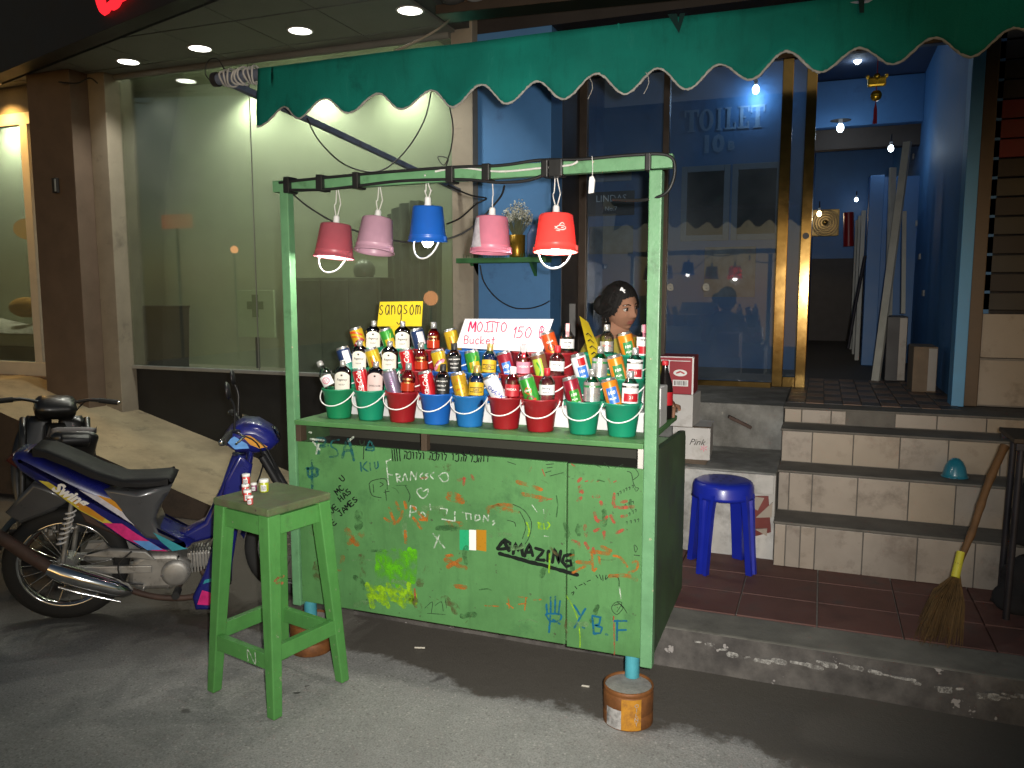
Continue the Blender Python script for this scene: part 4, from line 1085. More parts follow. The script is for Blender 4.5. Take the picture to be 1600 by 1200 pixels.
cable('white_wire', [A(680, 268, 2.74), A(720, 262, 2.74), A(780, 268, 2.74), A(850, 262, 2.735), A(890, 258, 2.73), A(903, 252, 2.73)], .004, 'pale grey wire lying on top of the stall beam', m_rope)

# ================================================================== hanging bucket lamps
m_white = mat('white_plastic', (.75, .74, .72), .4, .05, 10)
m_cord = mat('white_cord', (.62, .60, .57), .6, .1, 30)
bulb_on = emit('bulb_lit', (1.0, .96, .88), 22.0)
bulb_off = mat('bulb_unlit', (.70, .70, .68), .25, .04, 10)
def handle_pts(r, zr, drop, out, n=18, ear=1.0):
    """bail from ear to ear, hanging in front (-y)"""
    pts = []
    for i in range(n + 1):
        a = math.pi * i / n
        pts.append((-r * ear * math.cos(a), -out * math.sin(a), zr - drop * math.sin(a)))
    return pts
def bucket_lamp(x, y, zr, col, transl, lit, label, tilt=(0, 0), yawh=0, bail=True, watt=2.0, low=0.0, beamz=1.965, sticker=None, cords=2, rr=1.0, lc=(1, .95, .86)):
    t = thing('bucket_lamp', label, 'lamp', (x, y, zr), 0, 'bucket lamps hanging from the stall beam')
    t.rotation_euler = (tilt[0], tilt[1], 0)
    rt_, rb, h = .078 * rr, .060 * rr, .134
    mp = shell_plastic('lamp_bucket_' + label[:14].replace(' ', '_'), col, transl)
    sh = MB()
    # upside-down bucket: rim below at z=0, closed end on top, real wall thickness
    sh.lathe([(rt_ + .004, 0), (rt_ + .004, .004), (rt_ + .001, .008), (rt_ - .0015, .012), (rt_ - .0035, .024), (rt_ - .0022, .026), (rt_ - .0045, .029), (rb + .001, h - .004), (rb - .003, h), (.010, h), (.010, h - .002), (rb - .005, h - .003), (rt_ - .004, .011), (rt_ - .001, .0), (rt_ + .004, 0)], 40)
    s = sh.build('shade', mp, t)
    for sg in (-1, 1):
        MB().box(sg * rt_ - .006, sg * rt_ + .006, -.008, .008, .002, .022, .003).build('ear', mp, s)
    sc = MB(); sc.lathe([(.0, h + .034), (.009, h + .034), (.012, h + .028), (.013, h + .004), (.016, h + .001), (.016, h - .028), (.0, h - .028)], 16)
    sc.build('socket', m_white, t)
    bz = .040 - low
    b = MB(); b.lathe([(.0, bz - .022), (.012, bz - .019), (.020, bz - .008), (.022, bz + .004), (.017, bz + .022), (.012, bz + .040), (.012, h - .03), (.0, h - .03)], 18)
    b.build('bulb', bulb_on if lit else bulb_off, t)
    if bail:
        pts = [(p[0], p[1] - .004, p[2] + .012) for p in handle_pts(rt_ * .78, 0, .075, .035, 20)]
        hb = MB().tube(pts, .0032, 7).build('handle', m_white, t)
        hb.rotation_euler = (0, 0, yawh)
    top = beamz - zr
    for k in range(cords):
        off = (-.006, .007)[k] if cords == 2 else 0
        pts = [(off * .5, 0, h + .030), (off * 2.2, -.004 * k, h + .030 + (top - h) * .3), (off * 1.6, .003, h + (top - h) * .6), (off * .4, -.012, top), (off * .3, -.026, top + .02)]
        MB().tube(smooth_line(pts, 4), .0022, 6).build('cord', m_cord, t)
    if sticker: sticker(t, rt_, rb, h)
    if lit:
        ld = bpy.data.lights.new('bucket_bulb_light', 'POINT'); ld.energy = watt; ld.color = lc; ld.shadow_soft_size = .02
        lo = bpy.data.objects.new('bucket_bulb_light', ld); COL.objects.link(lo); lo.parent = t; lo.location = (0, 0, max(.004, bz - .026))
    return t
def paper_sticker(t, rt_, rb, h):
    m = mat('torn_sticker', (.46, .42, .44), .7, .25, 40)
    def f(u, v):
        a = R(-158) + R(62) * u * (1 - .35 * v); z = .018 + .108 * v
        r = rt_ + (rb - rt_) * z / h + .0012
        return (r * math.cos(a), r * math.sin(a), z)
    MB().grid(f, 10, 6).build('paper_sticker', m, t)
def fish_sticker(t, rt_, rb, h):
    m = mat('fish_print', (.8, .62, .58), .6, .2, 30)
    def mp_(a, b, l):
        z = .078 + b; r = rt_ + (rb - rt_) * z / h + .0012 + l; an = R(-58) + a / r
        return (r * math.cos(an), r * math.sin(an), z)
    mb = MB()
    for i, st in enumerate(([(-.020, -.004), (-.008, .006), (.010, .007), (.020, 0), (.010, -.007), (-.008, -.006), (-.020, .004)], [(-.004, .010), (.006, .018), (.014, .012)], [(.002, 0), (.010, .001)], [(-.016, -.010), (-.004, -.012)])):
        mb.ribbon([(p.x, p.y) for p in smooth_line([(a, b, 0) for a, b in st], 3)], .0035, mp_, 0, i * 8e-5)
    mb.build('printed_fish', m, t)
bucket_lamp(-1.838, 2.775, 1.684, (.40, .10, .125), .22, True, 'dusty dark pink bucket lamp, first from the left post', (R(-5), R(3)), .1, watt=10.0, low=.008)
bucket_lamp(-1.652, 2.775, 1.703, (.62, .36, .46), .25, False, 'pale lilac pink bucket lamp, unlit, without a hanging handle', (R(-10), R(2)), bail=False, rr=.98)
bucket_lamp(-1.416, 2.775, 1.738, (.010, .115, .50), .12, True, 'bright blue bucket lamp with its bulb peeping out', (R(2), R(2)), -.1, watt=8.0, low=.040, rr=.93)
bucket_lamp(-1.155, 2.775, 1.690, (.80, .27, .37), .3, False, 'light pink bucket lamp with a torn paper sticker', (R(-3), R(1)), bail=False, sticker=paper_sticker, cords=1, rr=.97)
bucket_lamp(-.903, 2.775, 1.690, (.86, .14, .12), .50, True, 'glowing red bucket lamp with a white fish print, nearest the right post', (R(-5), R(-1)), .15, watt=16.0, low=.012, sticker=fish_sticker, rr=1.0)

# small white tag on a string
t = thing('hanging_tag', 'small white plastic tag hanging from the stall beam on a string', 'tag', (-.757, CY0 - .035, 1.886))
MB().prism([(-.012, 0), (.006, .002), (.010, .045), (.004, .058), (-.008, .056), (-.010, .042)], -.004, .004, 'y').build('tag_body', m_white, t)
MB().tube([(0, 0, .056), (.001, 0, .09), (-.001, -.002, .125)], .0014, 5).build('string', m_cord, t)

# ================================================================== bucket drinks on the stall
BC = {'green': (.006, .215, .085), 'red': (.30, .006, .012), 'blue': (.008, .115, .46), 'teal': (.005, .250, .135), 'lightblue': (.012, .155, .45)}
BMAT = {k: shell_plastic('bucket_' + k, c, .10, .38) for k, c in BC.items()}
m_fill = mat('crushed_paper', (.5, .5, .48), .8, .3, 40)
def bucket_meshes(s):
    rt_, rb, h = .069 * s, .050 * s, .125
    b = MB()
    b.lathe([(.001, .002), (rb, 0), (rb + .001, .004), (rt_ - .002, h - .012), (rt_ + .002, h - .009), (rt_ + .0035, h - .004), (rt_ + .003, h), (rt_, h), (rt_ - .003, h - .012), (rb - .002, .006), (.001, .006)], 34)
    for sg in (-1, 1):
        b.box(sg * (rt_ + .003) - .005, sg * (rt_ + .003) + .005, -.008, .008, h - .022, h - .001, .002)
    f = MB().lathe([(.0, .079), (rt_ * .9 - .004, .077)], 24)
    hd = MB().tube([(p[0], p[1] - .003, p[2]) for p in handle_pts(rt_ + .009, h - .010, .058, rt_ + .004, 22)], .0026, 7)
    return b, f, hd
_bm = {}
def bucket(x, y, z, colr, label, s=1.0, rz=0.0, shape=0):
    k = (colr, round(s, 2))
    if k not in _bm:
        b, f, hd = bucket_meshes(s)
        _bm[k] = (b.mesh('pail', BMAT[colr]), f.mesh('filling', m_fill), hd.mesh('handle', m_white))
    t = thing('drink_bucket', label, 'bucket', (x, y, z), rz, 'plastic drink buckets on the stall')
    for nm, me in zip(('pail', 'filling', 'handle'), _bm[k]):
        inst(nm, me, t)
    return t

# bottles: each kind is built once, copies share the meshes
def wrapmap(r, z0, a0=-math.pi / 2, dr=.0008, sx=1.0, sy=1.0):
    return lambda a, b, l: ((r + dr + l) * sx * math.cos(a0 + a / r), (r + dr + l) * sy * math.sin(a0 + a / r), z0 + b)
def wrap_patch(r, z0, z1, half, a0=-math.pi / 2, dr=.0005, sx=1.0, sy=1.0, arch=0.0, n=14):
    def f(u, v):
        a = a0 + half * (2 * u - 1)
        zt = z1 - arch * (2 * u - 1) ** 2
        return ((r + dr) * sx * math.cos(a), (r + dr) * sy * math.sin(a), z0 + (zt - z0) * v)
    return MB().grid(f, n, 3)
gl_amber = glass('amber_glass', (.20, .075, .022), .16, .03)
gl_red = glass('red_amber_glass', (.62, .10, .035), .16, .03)
gl_dark = glass('dark_glass', (.10, .035, .02), .14, .04)
gl_clear = glass('clear_glass', (.86, .90, .90), .16, .02)
gl_bluish = glass('bluish_glass', (.35, .62, .78), .16, .02)
gl_pink = glass('pinkish_glass', (.90, .30, .34), .16, .03)
gl_green = glass('greenish_glass', (.45, .85, .72), .18, .03)
liq_amber = mat('rum_liquid', (.075, .022, .007), .2, .1, 8)
liq_red = mat('whisky_liquid', (.42, .035, .012), .2, .15, 12)
liq_dark = mat('dark_liquid', (.035, .012, .006), .2, .1, 8)
lb_cream = mat('label_cream', (.66, .63, .55), .55, .06, 20)
lb_pinkish = mat('label_pinkish', (.62, .47, .44), .55, .06, 20)
lb_black = mat('label_black', (.012, .012, .012), .5, .1, 20)
lb_yellow = mat('label_yellow', (.62, .40, .02), .5, .08, 20)
lb_white = mat('label_white', (.70, .70, .70), .45, .06, 20)
lb_red = mat('label_red', (.42, .012, .02), .45, .08, 20)
lb_silver = mat('label_silver', (.60, .62, .62), .28, .1, 20, metal=.7)
lb_pink = mat('label_pink', (.68, .22, .30), .55, .08, 20)
lb_taxpink = mat('tax_strip_pink', (.66, .34, .36), .6, .12, 40)
lb_gold = mat('cap_gold', (.62, .42, .14), .35, .1, 10, metal=.6)
lb_capclear = mat('cap_clear', (.36, .36, .35), .2, .25, 30, metal=.5)
lb_orange = mat('label_orange', (.62, .14, .01), .5, .1, 20)
lb_green = mat('label_green', (.02, .19, .05), .5, .1, 20)
ink = mat('label_ink', (.02, .018, .016), .6, .05, 20)
inkw = mat('label_ink_white', (.78, .76, .72), .5, .05, 20)
inkr = mat('label_ink_red', (.45, .02, .03), .5, .05, 20)
inkb = mat('label_ink_blue', (.02, .05, .30), .5, .05, 20)

def P(name, mb, m): return (name, mb.mesh(name, m), [])
def body_prof(r, hs, hn, rn, H):
    d_ = hn - hs
    return [(.0, .001), (r - .004, 0), (r, .005), (r, hs), (r * .95, hs + d_ * .22), (r * .74, hs + d_ * .58), (rn + .004, hn), (rn, hn + .004), (rn, H - .010)]
def cap_prof(r, z0, z1):
    return [(r, z0), (r + .0006, z0 + .001), (r, z1 - .002), (r - .002, z1), (.0, z1)]
KIND = {}
def flask(kind, glassm, liq, lab, txt, txt2, capm, H=.164, r=.036, sy=.60, hs=.118, labz=(.040, .118), half=1.02, arch=.016, tcol=None, tsize=.013, strip=None):
    parts = []
    g = MB().lathe(body_prof(r, hs, hs + .024, .0095, H), 24, 0, None, 1.0, sy)
    parts.append(P('glass', g, glassm))
    if liq:
        l = MB().lathe([(.0, .004), (r - .004, .004), (r - .003, hs - .004), (r * .85, hs + .006), (.0, hs + .006)], 20, 0, None, 1.0, sy)
        parts.append(P('liquid', l, liq))
    lp_ = wrap_patch(r, labz[0], labz[1], half, dr=.0006, sy=sy, arch=arch)
    lab_p = P('label', lp_, lab); parts.append(lab_p)
    if txt:
        t = MB(); put_text(t, txt, tsize, wrapmap(r, (labz[0] + labz[1]) / 2 + .006, dr=.0012, sy=sy), bold=.0002, shear=.3)
        lab_p[2].append(P('print', t, tcol or ink))
    if txt2:
        t = MB(); put_text(t, txt2, tsize * .62, wrapmap(r, labz[0] + .024, dr=.0012, sy=sy), bold=.0002)
        t.box(-.004, .004, -(r + .0014) * sy - .0002, -(r + .0010) * sy, labz[1] - .018, labz[1] - .011)
        lab_p[2].append(P('print', t, tcol or ink))
    parts.append(P('cap', MB().lathe(cap_prof(.0115, H - .026, H), 18), capm))
    if strip:
        parts.append(P('tax_strip', MB().box(-.0062, .0062, -.0138, -.0122, H - .045, H + .0015).box(-.0062, .0062, -.0138, .006, H + .0007, H + .002), strip))
    KIND[kind] = parts
def round_bottle(kind, glassm, liq, capm, bands, H=.163, r=.0305, hs=.110, hn=.134, rn=.0105, texts=(), strip=None, caph=.028, capr=.0125):
    parts = [P('glass', MB().lathe(body_prof(r, hs, hn, rn, H), 24), glassm)]
    if liq:
        parts.append(P('liquid', MB().lathe([(.0, .004), (r - .003, .004), (r - .003, hs), (r * .66, hs + .020), (.0, hs + .020)], 20), liq))
    for (z0, z1, half, m, arch) in bands:
        z0 += .030; z1 += .024
        parts.append(P('label', wrap_patch(r, z0, z1, half, dr=.0006 + .0003 * len(parts), arch=arch), m))
    for (s, size, z, m, sh) in texts:
        if z < .083: z += .027
        t = MB(); put_text(t, s, size, wrapmap(r, z, dr=.0026), bold=.0002, shear=sh)
        parts.append(P('print', t, m))
    parts.append(P('cap', MB().lathe(cap_prof(capr, H - caph, H), 18), capm))
    if strip:
        parts.append(P('tax_strip', MB().box(-.0075, .0075, -capr - .0022, -capr - .0008, H - .052, H + .0015).box(-.0075, .0075, -capr - .0022, .006, H + .0007, H + .0022), strip))
    KIND[kind] = parts
flask('rum', gl_amber, liq_amber, lb_cream, 'Regency', 'V.S.O.P', lb_capclear)
flask('rum_pink_label', gl_amber, liq_amber, lb_pinkish, '', 'SANG SOM', lb_capclear, tsize=.016)
round_bottle('red_whisky', gl_red, liq_red, lb_capclear, [(.020, .060, 1.25, liq_red, 0)], r=.029, texts=[('100 PIPERS', .009, .098, lb_gold, .2), ('blended', .007, .084, lb_gold, .2)], hs=.104, hn=.132)
round_bottle('black_cap_whiskey', gl_dark, liq_dark, lb_black, [(.016, .086, 1.3, lb_black, 0)], r=.029, texts=[("JACK DANIEL'S", .0068, .070, inkw, 0), ('Old No.7', .0085, .052, inkw, .2), ('Tennessee', .0070, .036, inkw, .2)], caph=.036)
round_bottle('yellow_label_gin', gl_bluish, None, lb_gold, [(.018, .076, 1.15, lb_yellow, .004), (.030, .056, .85, ink, 0), (.033, .053, .78, lb_yellow, 0)], r=.031, texts=[('GIN', .013, .043, ink, 0)], caph=.040, capr=.0128)
round_bottle('pink_vodka', gl_pink, None, lb_white, [(.020, .072, 1.2, inkr, 0)], r=.029, texts=[('VODKA', .011, .050, inkw, 0)])
round_bottle('pink_vodka_strip', gl_pink, None, lb_white, [(.020, .072, 1.2, lb_pink, 0)], r=.029, texts=[('VODKA', .011, .050, inkw, 0)], strip=lb_taxpink)
round_bottle('white_label_vodka', gl_clear, None, lb_red, [(.034, .078, 1.3, lb_white, 0)], r=.030, texts=[('Sterling', .010, .062, ink, .3), ('VODKA', .0065, .046, ink, 0)])
round_bottle('white_label_strip', gl_clear, None, lb_black, [(.034, .078, 1.3, lb_white, 0)], r=.030, texts=[('Sterling', .010, .062, ink, .3), ('VODKA', .0065, .046, ink, 0)], strip=lb_taxpink)
round_bottle('silver_label_vodka', gl_green, None, lb_capclear, [(.014, .092, 1.35, lb_silver, 0), (.066, .080, 1.2, lb_green, 0)], r=.031, texts=[('RUM', .010, .072, inkw, 0)])
round_bottle('red_label_vodka', gl_clear, None, lb_silver, [(.016, .094, 1.35, lb_white, 0), (.022, .058, .95, lb_red, 0), (.072, .086, 1.3, ink, 0)], r=.030, texts=[('SMIRNOFF', .0082, .079, inkw, 0), ('21', .015, .040, inkw, 0)])
round_bottle('red_label_strip', gl_clear, None, lb_silver, [(.016, .094, 1.35, lb_white, 0), (.022, .058, .95, lb_red, 0)], r=.030, texts=[('SMIRNOFF', .0082, .080, ink, 0)], strip=lb_pink)
round_bottle('clear_vodka', gl_clear, None, lb_capclear, [(.024, .070, 1.1, lb_silver, 0)], r=.029, texts=[('VODKA', .009, .050, inkr, 0)])
round_bottle('pink_round_label', gl_clear, None, lb_capclear, [(.030, .082, .95, lb_white, .006)], r=.030, H=.17, texts=[('O', .044, .054, lb_pink, 0), ('ST', .018, .054, lb_pink, 0)], capr=.0135, caph=.022)

# cans
m_canalu = mat('can_aluminium', (.62, .62, .62), .28, .06, 15, metal=.9)
def can_parts(kind, body, bands=(), texts=(), swirls=(), rot90=None, top=None):
    r, H = .0298, .134
    parts = [P('body', MB().lathe([(r - .004, .0), (r - .001, .004), (r, .009), (r, H - .013), (r - .001, H - .010)], 26), body)]
    parts.append(P('lid', MB().lathe([(r - .001, H - .010), (r - .0045, H - .002), (r - .004, H), (r - .006, H), (r - .007, H - .004), (.0, H - .004)], 26).box(-.003, .009, -.004, .004, H - .0035, H - .0022, .0005), m_canalu))
    for i, (z0, z1, a0, half, m) in enumerate(bands):
        parts.append(P('printed_band', wrap_patch(r, z0, z1, half, -math.pi / 2 + a0, .0004 + i * .0003), m))
    for i, (pts, w, m) in enumerate(swirls):
        mb = MB(); mp_ = wrapmap(r, .066, dr=.0022)
        mb.ribbon([(p.x, p.y) for p in smooth_line([(a, b, 0) for a, b in pts], 4)], w, mp_, 0, i * 1e-4)
        parts.append(P('printed_swirl', mb, m))
    for (s, size, z, m, rot, sh) in texts:
        t = MB(); put_text(t, s, size, wrapmap(r, z, dr=.0030), bold=.0003, shear=sh, rot=rot)
        parts.append(P('print', t, m))
    KIND[kind] = parts
c_red = mat('can_red', (.46, .008, .014), .32, .06, 9, metal=.2, coat=.4)
c_yel = mat('can_yellow', (.55, .36, .015), .32, .1, 9, metal=.25, coat=.4)
c_gold = mat('can_gold', (.52, .30, .02), .28, .1, 9, metal=.4, coat=.4)
c_grn = mat('can_green', (.03, .26, .03), .32, .1, 9, metal=.2, coat=.4)
c_blu = mat('can_navy', (.015, .035, .11), .32, .1, 9, metal=.2, coat=.4)
c_gry = mat('can_grey_purple', (.20, .17, .24), .34, .15, 9, metal=.4, coat=.3)
c_wht = mat('can_white', (.68, .68, .70), .34, .05, 9, metal=.1, coat=.3)
c_org = mat('can_orange', (.62, .20, .01), .34, .08, 9, metal=.15, coat=.3)
c_rog = mat('can_orange_red', (.55, .07, .012), .34, .1, 9, metal=.15, coat=.3)
c_mar = mat('can_maroon', (.26, .01, .025), .34, .1, 9, metal=.2, coat=.3)
c_bluel = mat('can_blue_patch', (.03, .15, .50), .4, .08, 9)
c_brn = mat('can_brown', (.13, .05, .02), .4, .1, 9)
c_lime = mat('can_lime', (.30, .44, .03), .4, .1, 9)
c_teal = mat('can_teal', (.01, .18, .13), .4, .1, 9)
wave = [(-.004, -.055), (.003, -.03), (-.002, 0), (.004, .03), (0, .055)]
can_parts('cola', c_red, texts=[('Coca-Cola', .027, .064, inkw, R(82), .25)])
can_parts('blue_green', c_blu, [(.05, .115, .6, .5, c_wht), (.01, .06, .5, .7, c_teal)], [('Sprite', .020, .055, inkw, R(80), .2)])
can_parts('orange_swirl', c_yel, swirls=[([(-.025, .052), (0, .045), (.025, .028)], .010, c_rog), ([(-.025, .032), (0, .025), (.025, .008)], .007, c_rog), ([(-.022, -.01), (.005, .008), (.024, .002)], .012, c_mar)], texts=[('Fanta', .013, .066, inkw, .3, .2)])
can_parts('yellow_pink', c_yel, swirls=[([(-.022, -.01), (.0, .012), (.022, .018)], .016, lb_pink), ([(-.02, .0), (.0, .018), (.02, .024)], .004, c_mar)], texts=[('Fanta', .012, .074, inkw, .5, .2)])
can_parts('plain_yellow', c_yel, [(.03, .10, .3, .5, c_gold)], [('tonic', .012, .07, inkr, R(80), 0)])
can_parts('green_yellow', c_grn, [(.01, .085, .35, .75, c_yel)], texts=[('lemon', .011, .070, c_grn, R(70), .2)], swirls=[([(-.02, -.04), (.005, 0), (.02, .04)], .006, c_lime)])
can_parts('grey_purple', c_gry, texts=[('Pepsi Max', .020, .062, mat('can_print_purple', (.16, .03, .16), .5), R(82), .2)])
can_parts('gold', c_gold, [(.05, .085, 0, .6, c_yel)], [('ginger', .012, .068, c_rog, 0, .2), ('*', .030, .098, c_rog, 0, 0)])
can_parts('white_shark', c_wht, texts=[('SHARK', .024, .066, inkb, R(-62), .25), ('energy', .009, .030, ink, R(-62), 0)])
can_parts('red_blue', c_mar, [(.022, .090, .15, .62, c_bluel)], [('100', .018, .072, inkw, 0, .1), ('PLUS', .010, .050, inkw, 0, .1)])
can_parts('green_fruit', c_grn, texts=[('Chang', .010, .080, inkw, .1, .2)], swirls=[([(-.012, .012), (0, .024), (.012, .012), (0, 0), (-.012, .012)], .005, c_rog), ([(-.014, -.02), (-.002, -.008), (.012, -.018), (.0, -.032), (-.014, -.02)], .008, c_brn), ([(.006, -.035), (.018, -.025)], .010, c_rog)])
can_parts('lime_brown', c_brn, [(.03, .11, -.1, .65, c_lime)], swirls=[([(-.01, -.03), (.004, 0), (-.004, .03)], .006, c_grn)])
can_parts('orange_red', c_rog, [(.02, .06, .2, .5, c_org)], swirls=[([(-.014, .0), (0, .014), (.014, 0), (0, -.014), (-.014, 0)], .005, c_brn)], texts=[('Crush', .011, .090, inkw, .1, .2)])
can_parts('red_green', c_mar, [(.035, .085, .15, .62, c_grn)], [('100', .015, .068, inkw, 0, .1), ('PLUS', .009, .050, inkw, 0, .1)], swirls=[([(.0, -.05), (.012, -.035)], .02, c_wht)])
can_parts('white_red_blue', c_wht, [(.028, .085, .15, .62, c_bluel), (.088, .118, .3, .5, c_red)], [('100', .015, .066, inkw, 0, .1), ('PLUS', .009, .046, inkw, 0, .1)])
can_parts('orange_blue', c_org, [(.040, .100, .1, .66, c_bluel)], [('100', .018, .080, inkw, 0, .1), ('PLUS', .011, .058, inkw, 0, .1)])
can_parts('orange_green', c_org, [(.036, .096, .1, .66, lb_green)], [('100', .016, .076, inkw, 0, .1), ('PLUS', .010, .055, inkw, 0, .1)])

def drink(kind, name, label, cat, loc, tilt=(0, 0), rz=0.0, group=None):
    t = thing(name, label, cat, loc, 0, group)
    t.rotation_euler = Matrix.Rotation(tilt[1], 3, 'Y').to_euler() if False else (tilt[0], tilt[1], rz)
    for nm, me, subs in KIND[kind]:
        o = inst(nm, me, t)
        for n2, m2, _ in subs:
            inst(n2, m2, o)
    return t

XF = [at(px, 625, 1, 2.874).x for px in (530, 578, 628, 683, 735, 790, 846, 910, 972)]
def row_x(ri):
    if ri == 0: return XF
    a, b = (at(556, 585, 1, 3.016).x, at(981, 585, 1, 3.016).x) if ri == 1 else (at(577, 550, 1, 3.152).x, at(996, 550, 1, 3.152).x)
    return [a + (b - a) * (x - XF[0]) / (XF[8] - XF[0]) for x in XF]
X1 = XF
ROWS = [(2.872, 1.0205, 'front'), (3.016, 1.0965, 'middle'), (3.152, 1.1765, 'back')]
BCOL = ['green', 'teal', 'red', 'blue', 'lightblue', 'red', 'red', 'teal', 'teal']
NTH = ['first', 'second', 'third', 'fourth', 'fifth', 'sixth', 'seventh', 'eighth', 'ninth']
CNAME = {'green': 'dark green', 'teal': 'green', 'red': 'red', 'blue': 'blue', 'lightblue': 'lighter blue'}
# (can, bottle) per column for front, middle, back
LAY = [
 [(None, 'rum'), ('blue_green', 'rum'), ('orange_swirl', 'rum')],
 [('cola', 'rum_pink_label'), ('plain_yellow', 'rum'), ('green_yellow', 'rum')],
 [('grey_purple', 'red_whisky'), ('cola', 'red_whisky'), ('blue_green', 'red_whisky')],
 [('cola', 'black_cap_whiskey'), ('yellow_pink', 'black_cap_whiskey'), ('plain_yellow', None)],
 [('gold', 'yellow_label_gin'), ('green_yellow', 'yellow_label_gin'), (None, None)],
 [('white_shark', 'pink_vodka'), ('red_blue', 'pink_vodka_strip'), (None, None)],
 [('green_fruit', 'white_label_vodka'), ('lime_brown', 'white_label_vodka'), ('orange_red', 'white_label_strip')],
 [('red_green', 'silver_label_vodka'), ('white_red_blue', 'silver_label_vodka'), (None, 'clear_vodka')],
 [('orange_blue', 'red_label_vodka'), ('orange_green', 'red_label_vodka'), ('orange_green', 'red_label_strip')]]
BDESC = {'rum': 'dark rum flask with cream label', 'rum_pink_label': 'dark rum flask with pinkish label', 'red_whisky': 'reddish amber whisky bottle', 'black_cap_whiskey': 'black capped dark whiskey bottle', 'yellow_label_gin': 'bluish gin bottle with yellow label', 'pink_vodka': 'pinkish vodka bottle', 'pink_vodka_strip': 'pinkish vodka bottle with paper strip on its cap', 'white_label_vodka': 'clear vodka bottle with white label and red cap', 'white_label_strip': 'clear bottle with white label and pink strip over its cap', 'silver_label_vodka': 'greenish bottle with silver label', 'red_label_vodka': 'clear bottle with white and red label', 'red_label_strip': 'clear red label bottle with pink strip over its cap', 'clear_vodka': 'clear glass vodka bottle'}
CDESC = {'cola': 'red cola can with white script', 'blue_green': 'navy and green can', 'orange_swirl': 'yellow can with orange swirls', 'yellow_pink': 'yellow can with pink print', 'plain_yellow': 'plain yellow can', 'green_yellow': 'green and yellow can', 'grey_purple': 'grey purple can', 'gold': 'gold can', 'white_shark': 'leaning white can with blue lettering', 'red_blue': 'dark red can with blue patch', 'green_fruit': 'green can with fruit print', 'lime_brown': 'brown can with lime panel', 'orange_red': 'orange red can', 'red_green': 'dark red can with green patch', 'white_red_blue': 'white and red can with blue patch', 'orange_blue': 'orange can with blue patch', 'orange_green': 'orange can with green patch'}
for ri, (y, z, rn) in enumerate(ROWS):
    for ci, x0 in enumerate(row_x(ri)):
        x = x0 + random.uniform(-.004, .004)
        yy = y + random.uniform(-.004, .004)
        c = BCOL[ci]
        if ri and c == 'green': c = 'teal'
        s = .97 + .012 * (ci > 5)
        pos = '%s row, %s from left' % (rn, NTH[ci])
        bucket(x, yy, z, c, '%s plastic bucket with white handle, %s' % (CNAME[c], pos), s, random.uniform(-.12, .12))
        can, bot = LAY[ci][ri]
        zf = z + .0785
        if bot:
            drink(bot, 'bottle', '%s, %s' % (BDESC[bot], pos), 'bottle', (x + .029 + random.uniform(-.002, .002), yy - .012 + (.016 if ci == 7 else 0), zf), (R(random.uniform(-3, 1)), R(random.uniform(-1, 3)), ), R(random.uniform(8, 24)), 'bottles in the drink buckets')
        if can:
            tl = -13 - random.uniform(0, 5)
            if can == 'white_shark': tl = -26
            if can in ('cola',) and ri == 0: tl = -12
            drink(can, 'drink_can', '%s, %s' % (CDESC[can], pos), 'can', (x - .015 + (.012 if can == 'white_shark' else 0), yy - .016, zf + .001 + abs(math.sin(R(tl))) * .012), (R(random.uniform(-4, 2)), R(tl)), R(random.uniform(6, 22)), 'cans in the drink buckets')
# the tilted clear bottle in the first front bucket
drink('pink_round_label', 'bottle', 'clear bottle with round pink label leaning out of the leftmost front bucket', 'bottle', (X1[0] - .010, 2.875, 1.104), (R(2), R(-26)), R(15), 'bottles in the drink buckets')

# ------------------------------------------------------------------ hand-lettered signs
m_yel = mat('yellow_card', (.62, .47, .005), .7, .06, 8)
m_whc = mat('white_card', (.66, .64, .66), .65, .05, 8)
ink_blue = brush('marker_black', (.015, .014, .02), .10, 80)
ink_pink = brush('marker_pink', (.52, .015, .09), .12, 80)
# yellow sign
t = thing('yellow_sign', 'yellow card on a stake with the handwritten word sangsom', 'sign', (-1.795, 3.225, 1.17))
MB().prism([(-.118, .222), (.108, .222), (.115, .335), (-.103, .335)], -.0015, .0015, 'y').build('card', m_yel, t)
MB().box(-.052, .006, .0018, .0055, .0, .23).build('stake', m_yel, t)
mb = MB(); hand_text(mb, 'sangsom', -.108, .277, .0255, .062, .0044, lambda a, b, l: (a, -.0022 - l, b), adv=1.22, jit=.03, slant=.1)
mb.build('handwriting', ink_blue, t)
t.rotation_euler = (R(-4), R(-1), R(2))
# white sign
t = thing('white_sign', 'white card handwritten MOJITO Bucket 150 baht among the drink buckets', 'sign', (-1.228, 3.105, 1.30))
MB().prism([(-.225, .012), (.160, .0), (.204, .138), (-.185, .135)], -.0012, .0012, 'y').build('card', m_whc, t)
mb = MB()
hm = lambda a, b, l: (a, -.0020 - l, b)
hand_text(mb, 'M', -.168, .082, .030, .042, .0075, hm, jit=.03, slant=.2)
hand_text(mb, 'OJITO', -.130, .082, .025, .040, .0042, hm, adv=1.2, jit=.03, slant=.15)
hand_text(mb, '150', .026, .058, .028, .046, .0044, hm, adv=1.25, jit=.012, slant=.3)
hand_text(mb, '\u0e3f', .142, .062, .026, .042, .0042, hm, jit=.01, slant=.2)
mb.ribbon([(-.076, .125), (-.048, .126)], .004, hm, 0, .0009)
mb.ribbon([(-.082, .081), (-.056, .082)], .004, hm, 0, .0010)
mb.build('handwriting', ink_pink, t)
mb = MB(); hand_text(mb, 'Bucket', -.185, .030, .021, .032, .0034, hm, adv=1.15, jit=.03, slant=.1)
mb.build('handwriting', ink_pink, t)
t.rotation_euler = (R(-6), 0, R(3))
